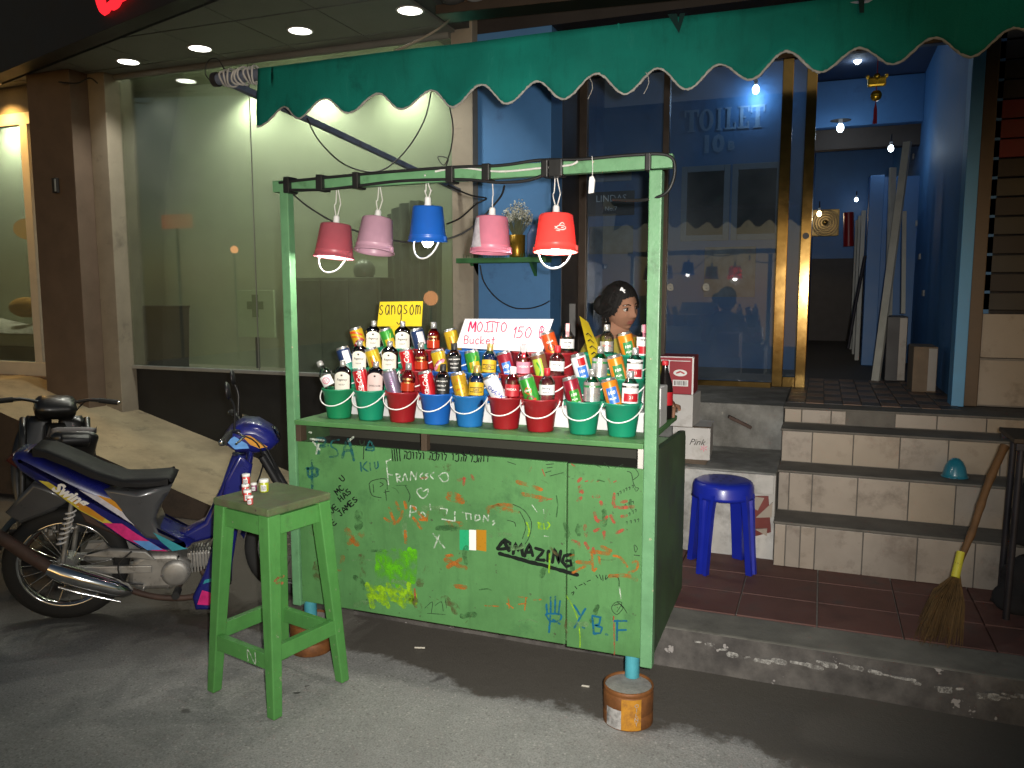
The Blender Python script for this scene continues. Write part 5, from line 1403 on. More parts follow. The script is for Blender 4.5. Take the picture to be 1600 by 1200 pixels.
# folded yellow card, turned away
t = thing('yellow_sign', 'curled yellow card turned edge on beside the woman, dark handwriting on it', 'sign', (-.868, 3.03, 1.215))
def cf(u, v):
    return (.050 * u + .035 * (1 - v) + .008 * math.sin(3 * v), .13 * u * (1 - .5 * v) + .03 * math.sin(v * 2), .235 * v - .05 * u * v)
MB().grid(lambda u, v: (.062 * (1 - v) - .018 + .040 * u * (1 - .8 * v), .10 * u, .24 * v * (1 - .12 * u)), 8, 12).build('card', m_yel, t)
mb = MB()
for i in range(6):
    mb.ribbon([(.2, .16 + i * .11), (.45, .2 + i * .11), (.7, .15 + i * .11)], .022, lambda a, b, l: (.062 * (1 - b) - .018 + .040 * a * (1 - .8 * b) + .0015, .10 * a - .0015, .24 * b * (1 - .12 * a)), 0, 0)
mb.build('handwriting', ink_blue, t)

# ================================================================== tall green stool with paint jars
m_stool = mat('stool_green_paint', (.070, .235, .055), .5, .14, 8, bump=.35, bscale=40, dirt=.15, dirtcol=(.05, .13, .04), dscale=8, chips=.26, chipcol=(.22, .26, .16), chscale=38, scratch=.3)
m_stooltop = mat('stool_worn_top', (.085, .120, .048), .75, .3, 9, bump=.6, bscale=45, dirt=.55, dirtcol=(.10, .075, .05), dscale=7, chips=.3, chipcol=(.05, .04, .03), chscale=30)
ST = thing('tall_stool', 'tall green painted wooden stool with four legs and a worn square seat', 'stool', (-1.945, 2.478, 0), R(-13))
def leg_pt(sx, sy, z):
    k = .190 - .052 * (z / .77)
    return Vector((sx * k, sy * k * .95, z))
for sx in (-1, 1):
    for sy in (-1, 1):
        a, b = leg_pt(sx, sy, .0), leg_pt(sx, sy, .742)
        mb = MB(); w0, w1 = .040, .058
        vs = []
        for p, w in ((a, w0), (b, w1)):
            for dx, dy in ((-1, -1), (1, -1), (1, 1), (-1, 1)):
                vs.append((p.x + dx * w / 2 - sx * .012, p.y + dy * w / 2 - sy * .012, p.z))
        mb.add(vs, [(0, 1, 2, 3), (4, 5, 6, 7), (0, 1, 5, 4), (1, 2, 6, 5), (2, 3, 7, 6), (3, 0, 4, 7)])
        o = mb.build('leg', m_stool, ST)
        bv = o.modifiers.new('bevel', 'BEVEL'); bv.width = .004; bv.segments = 2
        MB().box(a.x - .018 - sx * .012, a.x + .018 - sx * .012, a.y - .018 - sy * .012, a.y + .018 - sy * .012, -.002, .02, .004).build('rubber_foot', m_stooltop, o)
for z, h, nm in ((.700, .070, 'apron'), (.205, .060, 'stretcher')):
    for ax in (0, 1):
        for s in (-1, 1):
            p = leg_pt(-1, s, z) if ax == 0 else leg_pt(s, -1, z)
            q = leg_pt(1, s, z) if ax == 0 else leg_pt(s, 1, z)
            ins = Vector((0, -s * .006, 0)) if ax == 0 else Vector((-s * .006, 0, 0))
            d = (q - p).normalized() * .012
            zz = Vector((0, 0, (.03 if ax and nm == 'stretcher' else 0)))
            r_ = MB().bar(p + ins + d + zz, q + ins - d + zz, .026, h, .003).build(nm, m_stool, ST)
            if nm == 'stretcher' and ax == 0 and s == -1:
                mb = MB(); hand_text(mb, 'N', .045, z - .022, .050, .044, .006, lambda a, b2, l: (a, p.y + ins.y - .0138 - l, b2), jit=.03)
                mb.build('letter', B['white'], r_)
seat = MB().box(-.158, .158, -.152, .152, .743, .772, .006).build('seat', m_stooltop, ST)
# bright paint dabs
for (x, y, z, sx, sz, cc) in ((-.165, -.192, .06, .008, .03, 'red'), ):
    pass
mb = MB()
for i, (u, z) in enumerate(((.012, .50), (.016, .515), (.004, .508))):
    mb.ribbon([(u - .012, z), (u + .016, z + .010 * (i - 1))], .010, lambda a, b, l: (leg_pt(1, -1, b).x - .012 + .0305, leg_pt(1, -1, b).y + .012 + a, b), 0, i * 1e-4)
mb.build('paint_dab', B['red'], ST)

m_jarlid = mat('jar_lid', (.78, .77, .75), .4, .04, 12)
def jar(px, py, s, col, label, zstack=0.0, lab='dark'):
    p = at(px, py, 2, .772 + zstack)
    t = thing('paint_jar', label, 'jar', (p.x, p.y, .7722 + zstack), random.uniform(-.3, .3) + R(20), 'small paint jars on the tall stool')
    r = .0155 * s; h = .044 * s
    MB().lathe([(.0, .0), (r - .001, .0), (r, .002), (r, h * .70), (r * .9, h * .76), (r * .9, h * .8)], 20).build('jar_body', mat('jar_' + label[:12], col, .3, .08, 20, coat=.4), t)
    MB().lathe([(r * .98, h * .76), (r * 1.04, h * .78), (r * 1.04, h * .98), (r * .98, h), (.0, h)], 20).build('lid', m_jarlid, t)
    lb = wrap_patch(r, h * .1, h * .6, .62, -math.pi / 2 + .35, .0006).build('label', m_canwhite if lab != 'dark' else lb_white, t)
    mb = MB()
    for k in range(5):
        mp_ = wrapmap(r, 0, -math.pi / 2 + .35, .0012)
        mb.ribbon([(-.006 * s + k * .003 * s, h * .16), (-.006 * s + k * .003 * s, h * .5)], .0012 * s, mp_, 0, 0)
    mb.build('print', ink, lb)
    return t
jar(384, 772, .88, (.55, .06, .06), 'white lidded red labelled jar, rear left of the cluster')
jar(387, 766 + 16, .0 + .92, (.60, .05, .05), 'small red jar at the front of the cluster, lower left')
jar(397, 767, .72, (.20, .02, .10), 'small dark purple jar behind the red jars')
jar(391, 788, .72, (.50, .08, .08), 'smallest red and white jar nearest the seat edge')
jar(385, 757, 1.0, (.62, .05, .05), 'tallest red jar with white lid at the back of the cluster')
jar(413, 768, 1.12, (.42, .46, .01), 'yellow green jar with white lid standing apart on the tall stool')

# ================================================================== motorbikes
m_chrome = mat('chrome', (.70, .70, .70), .12, .08, 12, metal=1.0, rvar=.06)
m_tyre = mat('tyre_rubber', (.012, .012, .012), .8, .2, 20, bump=.3)
m_eng = mat('engine_alloy', (.34, .33, .31), .5, .15, 14, metal=.6, dirt=.35, dirtcol=(.06, .05, .04), dscale=12)
m_blackpl = mat('black_plastic', (.012, .012, .013), .45, .15, 12)
m_rustpart = mat('rusty_frame', (.055, .030, .022), .7, .4, 12)
def continue_fork(t, sg, WB):
    MB().tube([(.90, sg * .075, .76), (1.02, sg * .075, .52)], .020, 12).tube([(1.02, sg * .075, .52), (WB, sg * .075, .272)], .016, 12).build('fork', m_blackpl, t)
def motorbike(name, label, loc, rz, paint, seatm, cowl, decals, lean=0.0, lamp=True):
    mirrors = lamp
    t = thing(name, label, 'motorbike', loc, rz)
    t.rotation_euler = (lean, 0, rz)
    WB = 1.07
    for cx, nm in ((0, 'wheel'), (WB, 'wheel')):
        tw_ = MB()
        tw_.lathe([(.205, -.024), (.235, -.036), (.262, -.030), (.272, -.012), (.2725, 0), (.272, .012), (.262, .030), (.235, .036), (.205, .024)], 40, 0, Matrix.Translation((cx, 0, .272)) @ Matrix.Rotation(R(90), 4, 'X'))
        w = tw_.build(nm, m_tyre, t)
        rm = MB(); rm.lathe([(.198, -.022), (.208, -.026), (.212, -.020), (.204, 0), (.212, .020), (.208, .026), (.198, .022), (.194, 0), (.198, -.022)], 40, 0, Matrix.Translation((cx, 0, .272)) @ Matrix.Rotation(R(90), 4, 'X'))
        rm.build('rim', m_chrome, w)
        hb = MB(); hb.cyl((cx, -.05, .272), (cx, .05, .272), .045, 20); hb.cyl((cx, -.09, .272), (cx, .09, .272), .010, 10); hb.build('hub', m_eng, w)
        spk = MB()
        for k in range(24):
            a = 2 * math.pi * k / 24; a2 = a + (.35 if k % 2 else -.35); sd = .035 if k % 2 else -.035
            spk.tube([(cx + .044 * math.cos(a2), sd, .272 + .044 * math.sin(a2)), (cx + .2 * math.cos(a), 0, .272 + .2 * math.sin(a))], .0015, 4)
        spk.build('spokes', m_chrome, w)
    # painted tail and side body
    tail = [(-.150, .842), (-.170, .81), (-.140, .755), (-.075, .695), (.06, .580), (.19, .460), (.33, .345), (.46, .318), (.55, .330), (.575, .362), (.51, .392), (.43, .440), (.385, .500), (.35, .575), (.22, .645), (.10, .715), (-.03, .79), (-.10, .840)]
    body = MB().pillow(tail, -.115, .115, .045).build('side_panel', paint, t)
    for i, (poly, m) in enumerate(decals):
        mb = MB(); yy = -.1165 - .0004 * (i + 1)
        mb.add([(a, yy, b) for a, b in poly], [tuple(range(len(poly)))])
        mb.build('sticker', m, body)
    if decals:
        mb = MB(); put_text(mb, 'Swing', .066, lambda a, b, c: (.062 + a, -.1225, .640 + b), bold=.003, shear=.35, rot=R(-38))
        mb.build('lettering', inkw, body)
    # seat with grey cowl below its nose
    st = [(-.10, .838), (-.02, .800), (.10, .732), (.22, .662), (.34, .632), (.42, .632), (.495, .655), (.505, .675), (.47, .690), (.38, .688), (.28, .692), (.17, .740), (.08, .795), (-.02, .848), (-.08, .858)]
    MB().pillow(st, -.112, .112, .035).build('seat', seatm, t)
    cw = [(.20, .650), (.34, .630), (.49, .652), (.472, .605), (.432, .550), (.412, .490), (.430, .435), (.505, .385), (.44, .375), (.36, .40), (.28, .50)]
    MB().pillow(cw, -.119, .119, .022).build('cowl', cowl, t)
    MB().pillow([(.44, .40), (.54, .33), (.68, .36), (.79, .62), (.83, .76), (.76, .76), (.70, .60), (.62, .44), (.53, .395)], -.055, .055, .02).build('frame_cover', paint, t)
    # leg shields
    for sg in (-1, 1):
        fk = MB().pillow([(.80, .80), (.86, .75), (.83, .60), (.785, .45), (.75, .27), (.715, .10), (.66, .045), (.575, .055), (.565, .12), (.625, .24), (.672, .38), (.70, .52), (.735, .68)], sg * .175 - .02, sg * .175 + .02, .015)
        fko = fk.build('leg_shield_flank', paint, t)
        if sg == -1 and decals:
            for poly, m in (([(.585, .085), (.64, .075), (.665, .13), (.61, .155)], decals[2][1]), ([(.615, .185), (.685, .20), (.688, .215), (.625, .205)], decals[-1][1])):
                mb = MB(); mb.add([(a, -.1965, b) for a, b in poly], [(0, 1, 2, 3)]); mb.build('sticker', m, fko)
        sh = MB()
        def lf(u, v, sg=sg):
            prof = [(.800, .80), (.770, .68), (.735, .54), (.705, .40), (.690, .25), (.680, .10)]
            k = u * 5; i = min(4, int(k)); f = k - i
            x = prof[i][0] + (prof[i + 1][0] - prof[i][0]) * f; z = prof[i][1] + (prof[i + 1][1] - prof[i][1]) * f
            w = .06 + .155 * math.sin(math.pi * min(1, .12 + u * .8)) ** .8
            y = sg * (.02 + w * v)
            return (x + .06 * v * v - .10 * v * v * (u ** 2) * 1.2 + .05 * (1 - v), y, z)
        sh.grid(lf, 14, 6)
        o = sh.build('leg_shield', paint, t)
        so = o.modifiers.new('thickness', 'SOLIDIFY'); so.thickness = .006
        if False:
            mb = MB(); mb.add([(.60, -.185, .13), (.655, -.187, .16), (.635, -.187, .23), (.585, -.185, .20)], [(0, 1, 2, 3)]); mb.build('sticker', decals[2][1], o)
            mb = MB(); mb.add([(.60, -.187, .27), (.66, -.188, .235), (.665, -.188, .25), (.605, -.187, .285)], [(0, 1, 2, 3)]); mb.build('sticker', decals[-1][1], o)
    # head: cowl, lamp, handlebar, mirrors, fork
    hd = [(.735, .825), (.725, .855), (.755, .895), (.82, .935), (.89, .928), (.955, .885), (.985, .830), (.945, .79), (.87, .775), (.785, .785)]
    h = MB().pillow(hd, -.115, .115, .05).build('headlight_cowl', paint, t)
    if decals:
        for poly, m in (([(.745, .850), (.78, .875), (.835, .835), (.845, .812), (.78, .812)], decals[5][1]), ([(.81, .880), (.85, .875), (.93, .815), (.89, .810), (.85, .83)], decals[3][1])):
            mb = MB(); mb.add([(a, -.1172 - .0005 * len(h.children), b) for a, b in poly], [tuple(range(len(poly)))]); mb.build('sticker', m, h)
    MB().sphere((.955, 0, .84), .058, 16, 10, 0, (.6, 1.2, .9)).build('headlight', glass('headlight_lens', (.6, .6, .6), .25, .05), h)
    hb = MB().tube(smooth_line([(.74, -.33, .90), (.77, -.20, .915), (.81, -.06, .885), (.81, .06, .885), (.77, .20, .915), (.74, .33, .90)], 4), .0105, 10)
    hbo = hb.build('handlebar', m_blackpl, t)
    for sg in (-1, 1):
        MB().tube([(.745, sg * .34, .90), (.765, sg * .235, .911)], [.017, .0165], 12).build('grip', m_tyre, hbo)
        MB().tube([(.80, sg * .33, .888), (.83, sg * .24, .895), (.80, sg * .18, .905)], .005, 6).build('lever', m_chrome, hbo)
        MB().sphere((.738, sg * .345, .90), .014, 10, 8).build('bar_end', m_chrome, hbo)
        if not mirrors: continue_fork(t, sg, WB); continue
        ms = MB().tube(smooth_line([(.785, sg * .165, .92), (.79, sg * .175, 1.02), (.775, sg * .19, 1.07)], 4), .0055, 8).build('mirror', m_blackpl, t)
        mm = MB(); mm.lathe([(.0, -.012), (.035, -.010), (.050, .0), (.050, .006), (.0, .006)], 20, 0, Matrix.Translation((.765, sg * .195, 1.11)) @ Matrix.Rotation(R(-96), 4, 'Y') @ Matrix.Diagonal((.8, 1.25, 1, 1)))
        mm.build('mirror_shell', m_blackpl, ms)
        MB().lathe([(.0, .0068), (.045, .0066)], 20, 0, Matrix.Translation((.765, sg * .195, 1.11)) @ Matrix.Rotation(R(-96), 4, 'Y') @ Matrix.Diagonal((.8, 1.25, 1, 1))).build('mirror_glass', m_chrome, ms)
        MB().tube([(.90, sg * .075, .76), (1.02, sg * .075, .52)], .020, 12).tube([(1.02, sg * .075, .52), (WB, sg * .075, .272)], .016, 12).build('fork', m_blackpl, t)
    fd = MB()
    fd.grid(lambda u, v: (WB + (.30 - .02 * abs(2 * v - 1)) * math.cos(R(165 - 150 * u)), (2 * v - 1) * .062, .272 + (.302 - .03 * abs(2 * v - 1) ** 2) * math.sin(R(165 - 150 * u))), 18, 6)
    fd.build('front_mudguard', paint, t)
    rf = MB()
    rf.grid(lambda u, v: (.0 + (.315 - .02 * (2 * v - 1) ** 2) * math.cos(R(40 + 130 * u)), (2 * v - 1) * .075, .285 + (.315 - .03 * (2 * v - 1) ** 2) * math.sin(R(40 + 130 * u))), 16, 6)
    rf.build('rear_mudguard', m_blackpl, t)
    MB().pillow([(-.22, .56), (-.10, .69), (-.02, .66), (.05, .60), (-.02, .55), (-.16, .50)], -.075, .075, .02).build('tail_flap', cowl, t)
    MB().pillow([(-.20, .80), (-.155, .76), (-.15, .79), (-.17, .83)], -.07, .07, .012).build('tail_lamp', mat('tail_lamp_red', (.05, .004, .004), .3) if lamp else m_blackpl, t)
    # engine
    e = MB(); e.pillow([(.27, .175), (.31, .135), (.46, .125), (.53, .165), (.55, .245), (.49, .305), (.35, .315), (.28, .275)], -.085, .085, .025)
    eo = e.build('engine', m_eng, t)
    cv = MB(); cv.lathe([(.0, .020), (.045, .020), (.062, .014), (.067, .0)], 26, 0, Matrix.Translation((.485, -.088, .210)) @ Matrix.Rotation(R(90), 4, 'X')); cv.build('clutch_cover', m_eng, eo)
    fn = MB()
    for k in range(6): fn.box(.55 + k * .014, .558 + k * .014, -.055, .055, .19, .30, .003)
    fn.box(.53, .64, -.035, .035, .205, .285, .01); fn.build('cylinder', m_eng, eo)
    bl = MB()
    for k in range(5): bl.box(.395, .40 + .004, -.091, -.086, .19, .29)
    # exhaust
    ex = MB().tube(smooth_line([(.60, -.06, .20), (.63, -.09, .13), (.55, -.10, .085), (.40, -.11, .105), (.29, -.12, .155)], 4), .014, 10).build('exhaust_pipe', m_rustpart, t)
    mu = MB().tube([(.295, -.125, .150), (.270, -.128, .160), (.22, -.132, .183), (.09, -.140, .240), (.01, -.148, .282), (-.04, -.15, .312)], [.016, .034, .044, .046, .043, .030], 18).build('muffler', m_chrome, t)
    MB().tube([(-.03, -.15, .304), (-.13, -.155, .395), (-.25, -.16, .51)], [.027, .030, .026], 12).build('tail_pipe', m_rustpart, mu)
    MB().tube([(.25, -.165, .122), (.07, -.178, .195), (.0, -.18, .228)], .007, 8).build('heat_guard', m_chrome, mu)
    # rear suspension and swing arm
    for sg in (-1, 1):
        sp_ = MB(); turns = 7; pts = []
        for i in range(turns * 10 + 1):
            a = 2 * math.pi * i / 10; f = i / (turns * 10)
            pts.append((.005 + .055 * f + .022 * math.cos(a) * .9, sg * .105 + .022 * math.sin(a), .395 + .165 * f))
        sp_.tube(pts, .0042, 6)
        s_ = sp_.build('spring', mat('spring_white', (.62, .60, .58), .35, .1, 12), t)
        MB().tube([(.0, sg * .105, .275), (.065, sg * .105, .60)], .011, 8).build('damper', m_eng, s_)
        MB().bar((.38, sg * .085, .24), (-.02, sg * .085, .272), .022, .036, .004).build('swing_arm', m_eng, t)
    MB().pillow([(.06, .30), (.36, .27), (.38, .30), (.34, .335), (.08, .345)], .07, .095, .01).build('chain_case', m_eng, t)
    MB().pillow([(.10, .33), (.20, .36), (.36, .335), (.40, .28), (.30, .30)], -.095, -.07, .01).build('carrier_bracket', m_eng, t)
    for k, pts in enumerate(([(.79, -.16, .90), (.88, -.13, .84), (.90, -.06, .70), (.80, -.05, .50), (.62, -.09, .34)], [(.80, -.10, .90), (.93, -.12, .80), (1.0, -.09, .55), (WB, -.09, .30)], [(.30, -.10, .34), (.24, -.11, .28), (.26, -.11, .20), (.34, -.10, .17)])):
        MB().tube(smooth_line(pts, 4), .004, 6).build('control_cable', m_blackpl, t)
    for (bx_, bz_) in ((.30, .29), (.50, .29), (.34, .15), (.45, .14), (.425, .21), (.545, .21)):
        MB().cyl((bx_, -.112, bz_), (bx_, -.085, bz_), .006, 8).build('bolt', m_chrome, eo)
    pg = MB().tube([(.50, -.20, .155), (.50, -.04, .135), (.50, .04, .135), (.50, .20, .155)], .010, 8); pg.build('foot_bar', m_rustpart, t)
    for sg in (-1, 1): MB().tube([(.50, sg * .16, .152), (.50, sg * .25, .160)], .018, 10).build('foot_peg', m_tyre, t)
    MB().tube([(.46, .10, .15), (.40, .22, .02)], .009, 8).build('side_stand', m_rustpart, t)
    MB().pillow([(.06, .60), (.10, .48), (.30, .36), (.36, .34), (.36, .20), (.44, .20), (.46, .33), (.30, .50)], -.05, .05, .01).build('frame', m_rustpart, t)
    return t
m_bike = mat('bike_blue_paint', (.010, .013, .14), .28, .2, 6, coat=.5, rvar=.1, dirt=.35, dirtcol=(.022, .020, .04), dscale=7, bump=.03, bscale=15)
m_bseat = mat('bike_seat_vinyl', (.008, .008, .009), .6, .15, 14, bump=.2, spec=.25)
m_cowl = mat('bike_grey_cowl', (.060, .062, .066), .30, .1, 8, coat=.3)
d_or = mat('sticker_orange', (.55, .24, .015), .4, .12, 20)
d_bl = mat('sticker_sky', (.10, .28, .62), .35, .2, 20)
d_pk = mat('sticker_pink', (.60, .02, .18), .4, .25, 30)
d_wh = mat('sticker_white', (.55, .53, .58), .4, .2, 25)
d_tl = mat('sticker_teal', (.03, .27, .33), .4, .2, 25)
d_yl = mat('sticker_yellow', (.55, .45, .05), .4, .15, 25)
decs = [([(-.06, .715), (-.02, .705), (.12, .585), (.27, .455), (.235, .462), (.10, .560)], d_yl),
        ([(.10, .66), (.19, .615), (.33, .505), (.40, .44), (.36, .44), (.27, .515)], d_wh),
        ([(.19, .495), (.27, .485), (.33, .43), (.43, .35), (.46, .332), (.39, .342), (.28, .41)], d_pk),
        ([(.17, .632), (.23, .607), (.30, .545), (.27, .545)], d_or),
        ([(.06, .628), (.14, .572), (.20, .515), (.19, .502), (.10, .565)], d_or),
        ([(.31, .40), (.38, .39), (.44, .342), (.37, .347)], d_bl),
        ([(.40, .432), (.45, .40), (.53, .345), (.55, .338), (.48, .332), (.43, .385)], d_tl)]
motorbike('motorbike', 'blue step through motorbike with colourful swing stickers parked beside the stall', (-3.295, 2.675, 0), R(37), m_bike, m_bseat, m_cowl, decs, R(3))
m_bike2 = mat('bike_black_paint', (.010, .010, .010), .35, .2, 6, coat=.3)
m_seat2 = mat('bike_grey_seat', (.19, .18, .18), .6, .15, 10, bump=.2)
motorbike('motorbike', 'dark motorbike with a grey seat parked behind the blue one', (-3.84, 3.10, -.03), R(146), m_bike2, m_seat2, m_seat2, [], R(5), False)

# ================================================================== blue plastic stool
m_bp = mat('blue_stool_plastic', (.010, .022, .33), .32, .06, 8, coat=.2, rvar=.06)
bs = thing('plastic_stool', 'round blue plastic stool standing on the red tiles beside the stall', 'stool', (-.428, 4.075, .155), R(20))
sm_ = MB()
sm_.lathe([(.0, .452), (.10, .454), (.128, .452), (.142, .444), (.150, .428), (.153, .385), (.156, .372), (.150, .372), (.146, .42), (.135, .438), (.0, .440)], 48)
seat_o = sm_.build('seat', m_bp, bs)
hl = MB()
for k in range(7):
    a = 2 * math.pi * k / 6
    c = (0, 0) if k == 6 else (.05 * math.cos(a), .05 * math.sin(a))
    hl.lathe([(.0, .4556), (.008, .4556)], 10, 0, Matrix.Translation((c[0], c[1], -.0004)))
hl.build('vent_hole', m_black, seat_o)
for k in range(4):
    a = R(45) + k * math.pi / 2
    d = Vector((math.cos(a), math.sin(a), 0)); n_ = Vector((-d.y, d.x, 0))
    lg = MB(); vs = []
    secs = [(.150, .044, .400), (.158, .036, .33), (.172, .030, .15), (.185, .028, 0)]
    for (rr, w, z) in secs:
        for (o_, s_) in ((0, -1), (0, -.45), (-.012, -.2), (-.012, .2), (0, .45), (0, 1), (-.030, 1), (-.030, -1)):
            p = d * (rr + o_) + n_ * (w * s_); vs.append((p.x, p.y, z))
    fs = []
    for i in range(3):
        for j in range(8):
            fs.append((i * 8 + j, i * 8 + (j + 1) % 8, (i + 1) * 8 + (j + 1) % 8, (i + 1) * 8 + j))
    fs += [tuple(range(8)), tuple(range(24, 32))]
    lg.add(vs, fs); lg.build('leg', m_bp, bs)

# ================================================================== boxes on the ledge
m_card_w = mat('white_carton', (.52, .51, .50), .7, .08, 6, dirt=.2, dirtcol=(.3, .28, .25))
m_card_r = mat('red_carton', (.30, .012, .025), .6, .08, 8)
m_board = mat('brown_board', (.20, .14, .09), .8, .2, 8)
def carton(name, x0, x1, y0, y1, z0, z1, label, m, rz=0.0):
    t = thing(name, label, 'box', ((x0 + x1) / 2, (y0 + y1) / 2, z0), rz)
    w, d = (x1 - x0) / 2, (y1 - y0) / 2
    MB().box(-w, w, -d, d, .0, z1 - z0, .004).build('carton', m, t)
    return t, w, d, z1 - z0
t, w, d, h = carton('white_box', -.77, -.562, 4.50, 4.80, .608, .790, 'large white cardboard box at the bottom of the stack beside the stall', m_card_w, R(4))
mb = MB(); put_text(mb, 'Pink', .05, lambda a, b, l: (.03 + a, -d - .0008, h * .55 + b), shear=.4); mb.build('print', ink, t)
mb = MB(); put_text(mb, '*', .09, lambda a, b, l: (.07 + a, -d - .0008, h * .28 + b)); mb.build('print', lb_pink, t)
MB().box(-w, w, -d + .01, -d + .05, h, h + .0012).build('flap_tape', m_board, t)
t, w, d, h = carton('white_box', -.80, -.645, 4.50, 4.72, .7925, .975, 'plain white foam box in the middle of the stack', m_card_w, R(-3))
mb = MB()
for k in range(8): mb.box(-w + .01 + k * .017, -w + .02 + k * .017, -d - .002, -d - .0005, h - .018, h - .004)
mb.build('rib', m_card_w, t)
t, w, d, h = carton('red_box', -.845, -.655, 4.50, 4.72, .9765, 1.188, 'dark red drinks carton with white oval logo on top of the stack', m_card_r, R(2))
mb = MB(); mb.box(-w + .002, -w + .055, -d - .0012, -d - .0004, .10, h - .02); mb.box(w - .010, w - .001, -d - .0012, -d - .0004, .0, h); mb.box(-w, w, -d - .0012, -d - .0004, h - .006, h - .001)
mb.build('white_print', lb_white, t)
mb = MB(); mb.lathe([(.0, .0), (.038, .0)], 24, 0, Matrix.Translation((.020, -d - .0016, .120)) @ Matrix.Rotation(R(90), 4, 'X') @ Matrix.Diagonal((1, .5, 1, 1)))
mb.box(-.02, .065, -d - .0016, -d - .0008, .045, .080); mb.box(-.05, .075, -d - .0016, -d - .0008, .185, .189)
mb.build('logo', lb_white, t)
mb = MB(); mb.ribbon([(.0, .118), (.02, .128), (.042, .118)], .008, lambda a, b, l: (a, -d - .0022, b)); mb.build('logo', lb_red, t)
mb = MB()
for k in range(9): mb.box(-.012 + k * .008, -.012 + k * .008 + (.003 if k % 3 else .005), -d - .0022, -d - .0018, .050, .075)
mb.build('barcode', ink, t)
tag(MB().box(-.69, -.56, 4.40, 4.60, .6065, .6075).build('cardboard_sheet', m_board), 'thin cardboard sheet under the white box', 'cardboard')
tag(MB().bar((-.50, 4.93, .80), (-.37, 4.96, .735), .05, .018, .002).build('short_plank', m_rustpart), 'short dark plank leaning on the concrete plinth', 'plank')

# dark bottle with red label at the back of the stall counter
t = thing('bottle', 'dark cola bottle with red label on the stall edge behind the right post', 'bottle', (-.598, 3.32, 1.0205), 0)
MB().lathe([(.0, .0), (.030, .0), (.034, .01), (.034, .12), (.030, .15), (.018, .19), (.012, .215), (.012, .235)], 20).build('glass', mat('cola_dark', (.008, .006, .006), .15), t)
MB().lathe([(.0345, .06), (.0345, .115)], 20).build('label', lb_red, t)
MB().lathe(cap_prof(.0145, .225, .245), 16).build('cap', lb_red, t)

# ================================================================== broom, bowl, dark stand at the right
m_bamboo = mat('bamboo', (.13, .065, .024), .55, .25, 8, dirt=.4, dirtcol=(.07, .04, .02), dscale=9)
m_straw = mat('broom_straw', (.095, .052, .014), .8, .4, 40)
br = thing('broom', 'straw broom with a bamboo handle and yellow binding leaning at the right', 'broom', (.515, 3.50, .155))
b0 = Vector((.62, 3.70, .42)); b1 = Vector((.735, 3.92, .875))
hp = [Vector((.0, .0, .0))]
A0 = Vector((.045, .10, .285)); A1 = Vector((.235, .40, .735))
pts = [A0 + (A1 - A0) * f + Vector((.005 * math.sin(f * 7), 0, .003 * math.sin(f * 7 + 1))) for f in [i / 16 for i in range(17)]]
MB().tube(pts, [.013 + .0025 * (i % 4 == 0) + .004 * i / 16 for i in range(17)], 10).build('handle', m_bamboo, br)
MB().tube([A0 - Vector((.010, .022, .045)), A0 + Vector((.012, .025, .05))], [.017, .016], 12).build('binding', mat('yellow_tape', (.45, .42, .03), .5, .1, 12), br)
stw = MB(); rnd = random.Random(3)
for k in range(420):
    a = rnd.uniform(-1, 1); b2 = rnd.uniform(-1, 1)
    base = A0 + Vector((a * .010, b2 * .010, -.04))
    L_ = rnd.uniform(.7, 1.05)
    tip = Vector((-.03 + a * .088 * L_, -.04 + b2 * .06, .285 - .29 * L_ + .02 * abs(a)))
    tip.z = max(.004, tip.z)
    mid = base.lerp(tip, .5) + Vector((a * .01, b2 * .02, .025))
    stw.tube([base, mid, tip], [.0022, .0020, .0008], 3, caps=False)
tag(stw.build('straw', m_straw, br), kind='stuff')
MB().tube(smooth_line([A0 + Vector((0, 0, -.04)), A0 + Vector((-.015, -.03, -.10)), A0 + Vector((-.07, -.06, -.15))], 4), .007, 6).build('split_stem', mat('pale_straw', (.40, .28, .11), .7, .2, 20), br)

m_bowl = mat('teal_plastic', (.015, .16, .23), .3, .15, 10, coat=.3)
bw = thing('light_dome', 'small teal plastic dome standing on the second tiled step', 'cup', (.672, 4.58, .603))
MB().lathe([(.058, .0), (.060, .004), (.056, .02), (.048, .055), (.034, .082), (.016, .097), (.0, .10)], 28).build('shell', m_bowl, bw)
MB().lathe([(.058, .0), (.064, .001), (.064, .006), (.058, .008)], 28).build('rim', m_bowl, bw)

m_cloth = mat('black_cloth', (.008, .008, .010), .9, .3, 12, bump=.5)
m_iron = mat('dark_iron', (.035, .033, .04), .5, .2, 12, metal=.5)
sd = thing('iron_rack', 'dark iron stand at the right edge, black bags hung on it', 'stand', (.88, 3.88, .155))
for (x, y) in ((-.09, -.05), (.26, -.05), (-.06, .24), (.26, .24)):
    MB().tube([(x, y, 0), (x + .01, y, .74)], .014, 8).build('leg', m_iron, sd)
MB().bar((-.10, -.05, .75), (.28, -.05, .75), .03, .03, .003).build('rail', m_iron, sd)
MB().bar((-.10, .24, .75), (.28, .24, .75), .03, .03, .003).build('rail', m_iron, sd)
MB().box(-.11, .29, -.065, .255, .766, .785, .004).build('shelf_top', m_wood, sd)
def baggy(name, label, loc, rx, ry, h, seed):
    mb = MB()
    def f(u, v):
        a = 2 * math.pi * u; z = h * v
        r = (1.05 - .55 * v ** 2.2) * (1 if v > .04 else .86)
        n_ = noise.noise(Vector((math.cos(a) * 2.2 + seed, math.sin(a) * 2.2, v * 3.5))) * .22
        return ((r + n_) * rx * math.cos(a), (r + n_) * ry * math.sin(a), z + .03 * noise.noise(Vector((a, v * 2, seed))) * (v > .05))
    mb.grid(f, 40, 18, wrap=True)
    o = mb.build(name, m_cloth); o.location = loc
    return tag(o, label, 'bag', 'black bags on the iron stand')
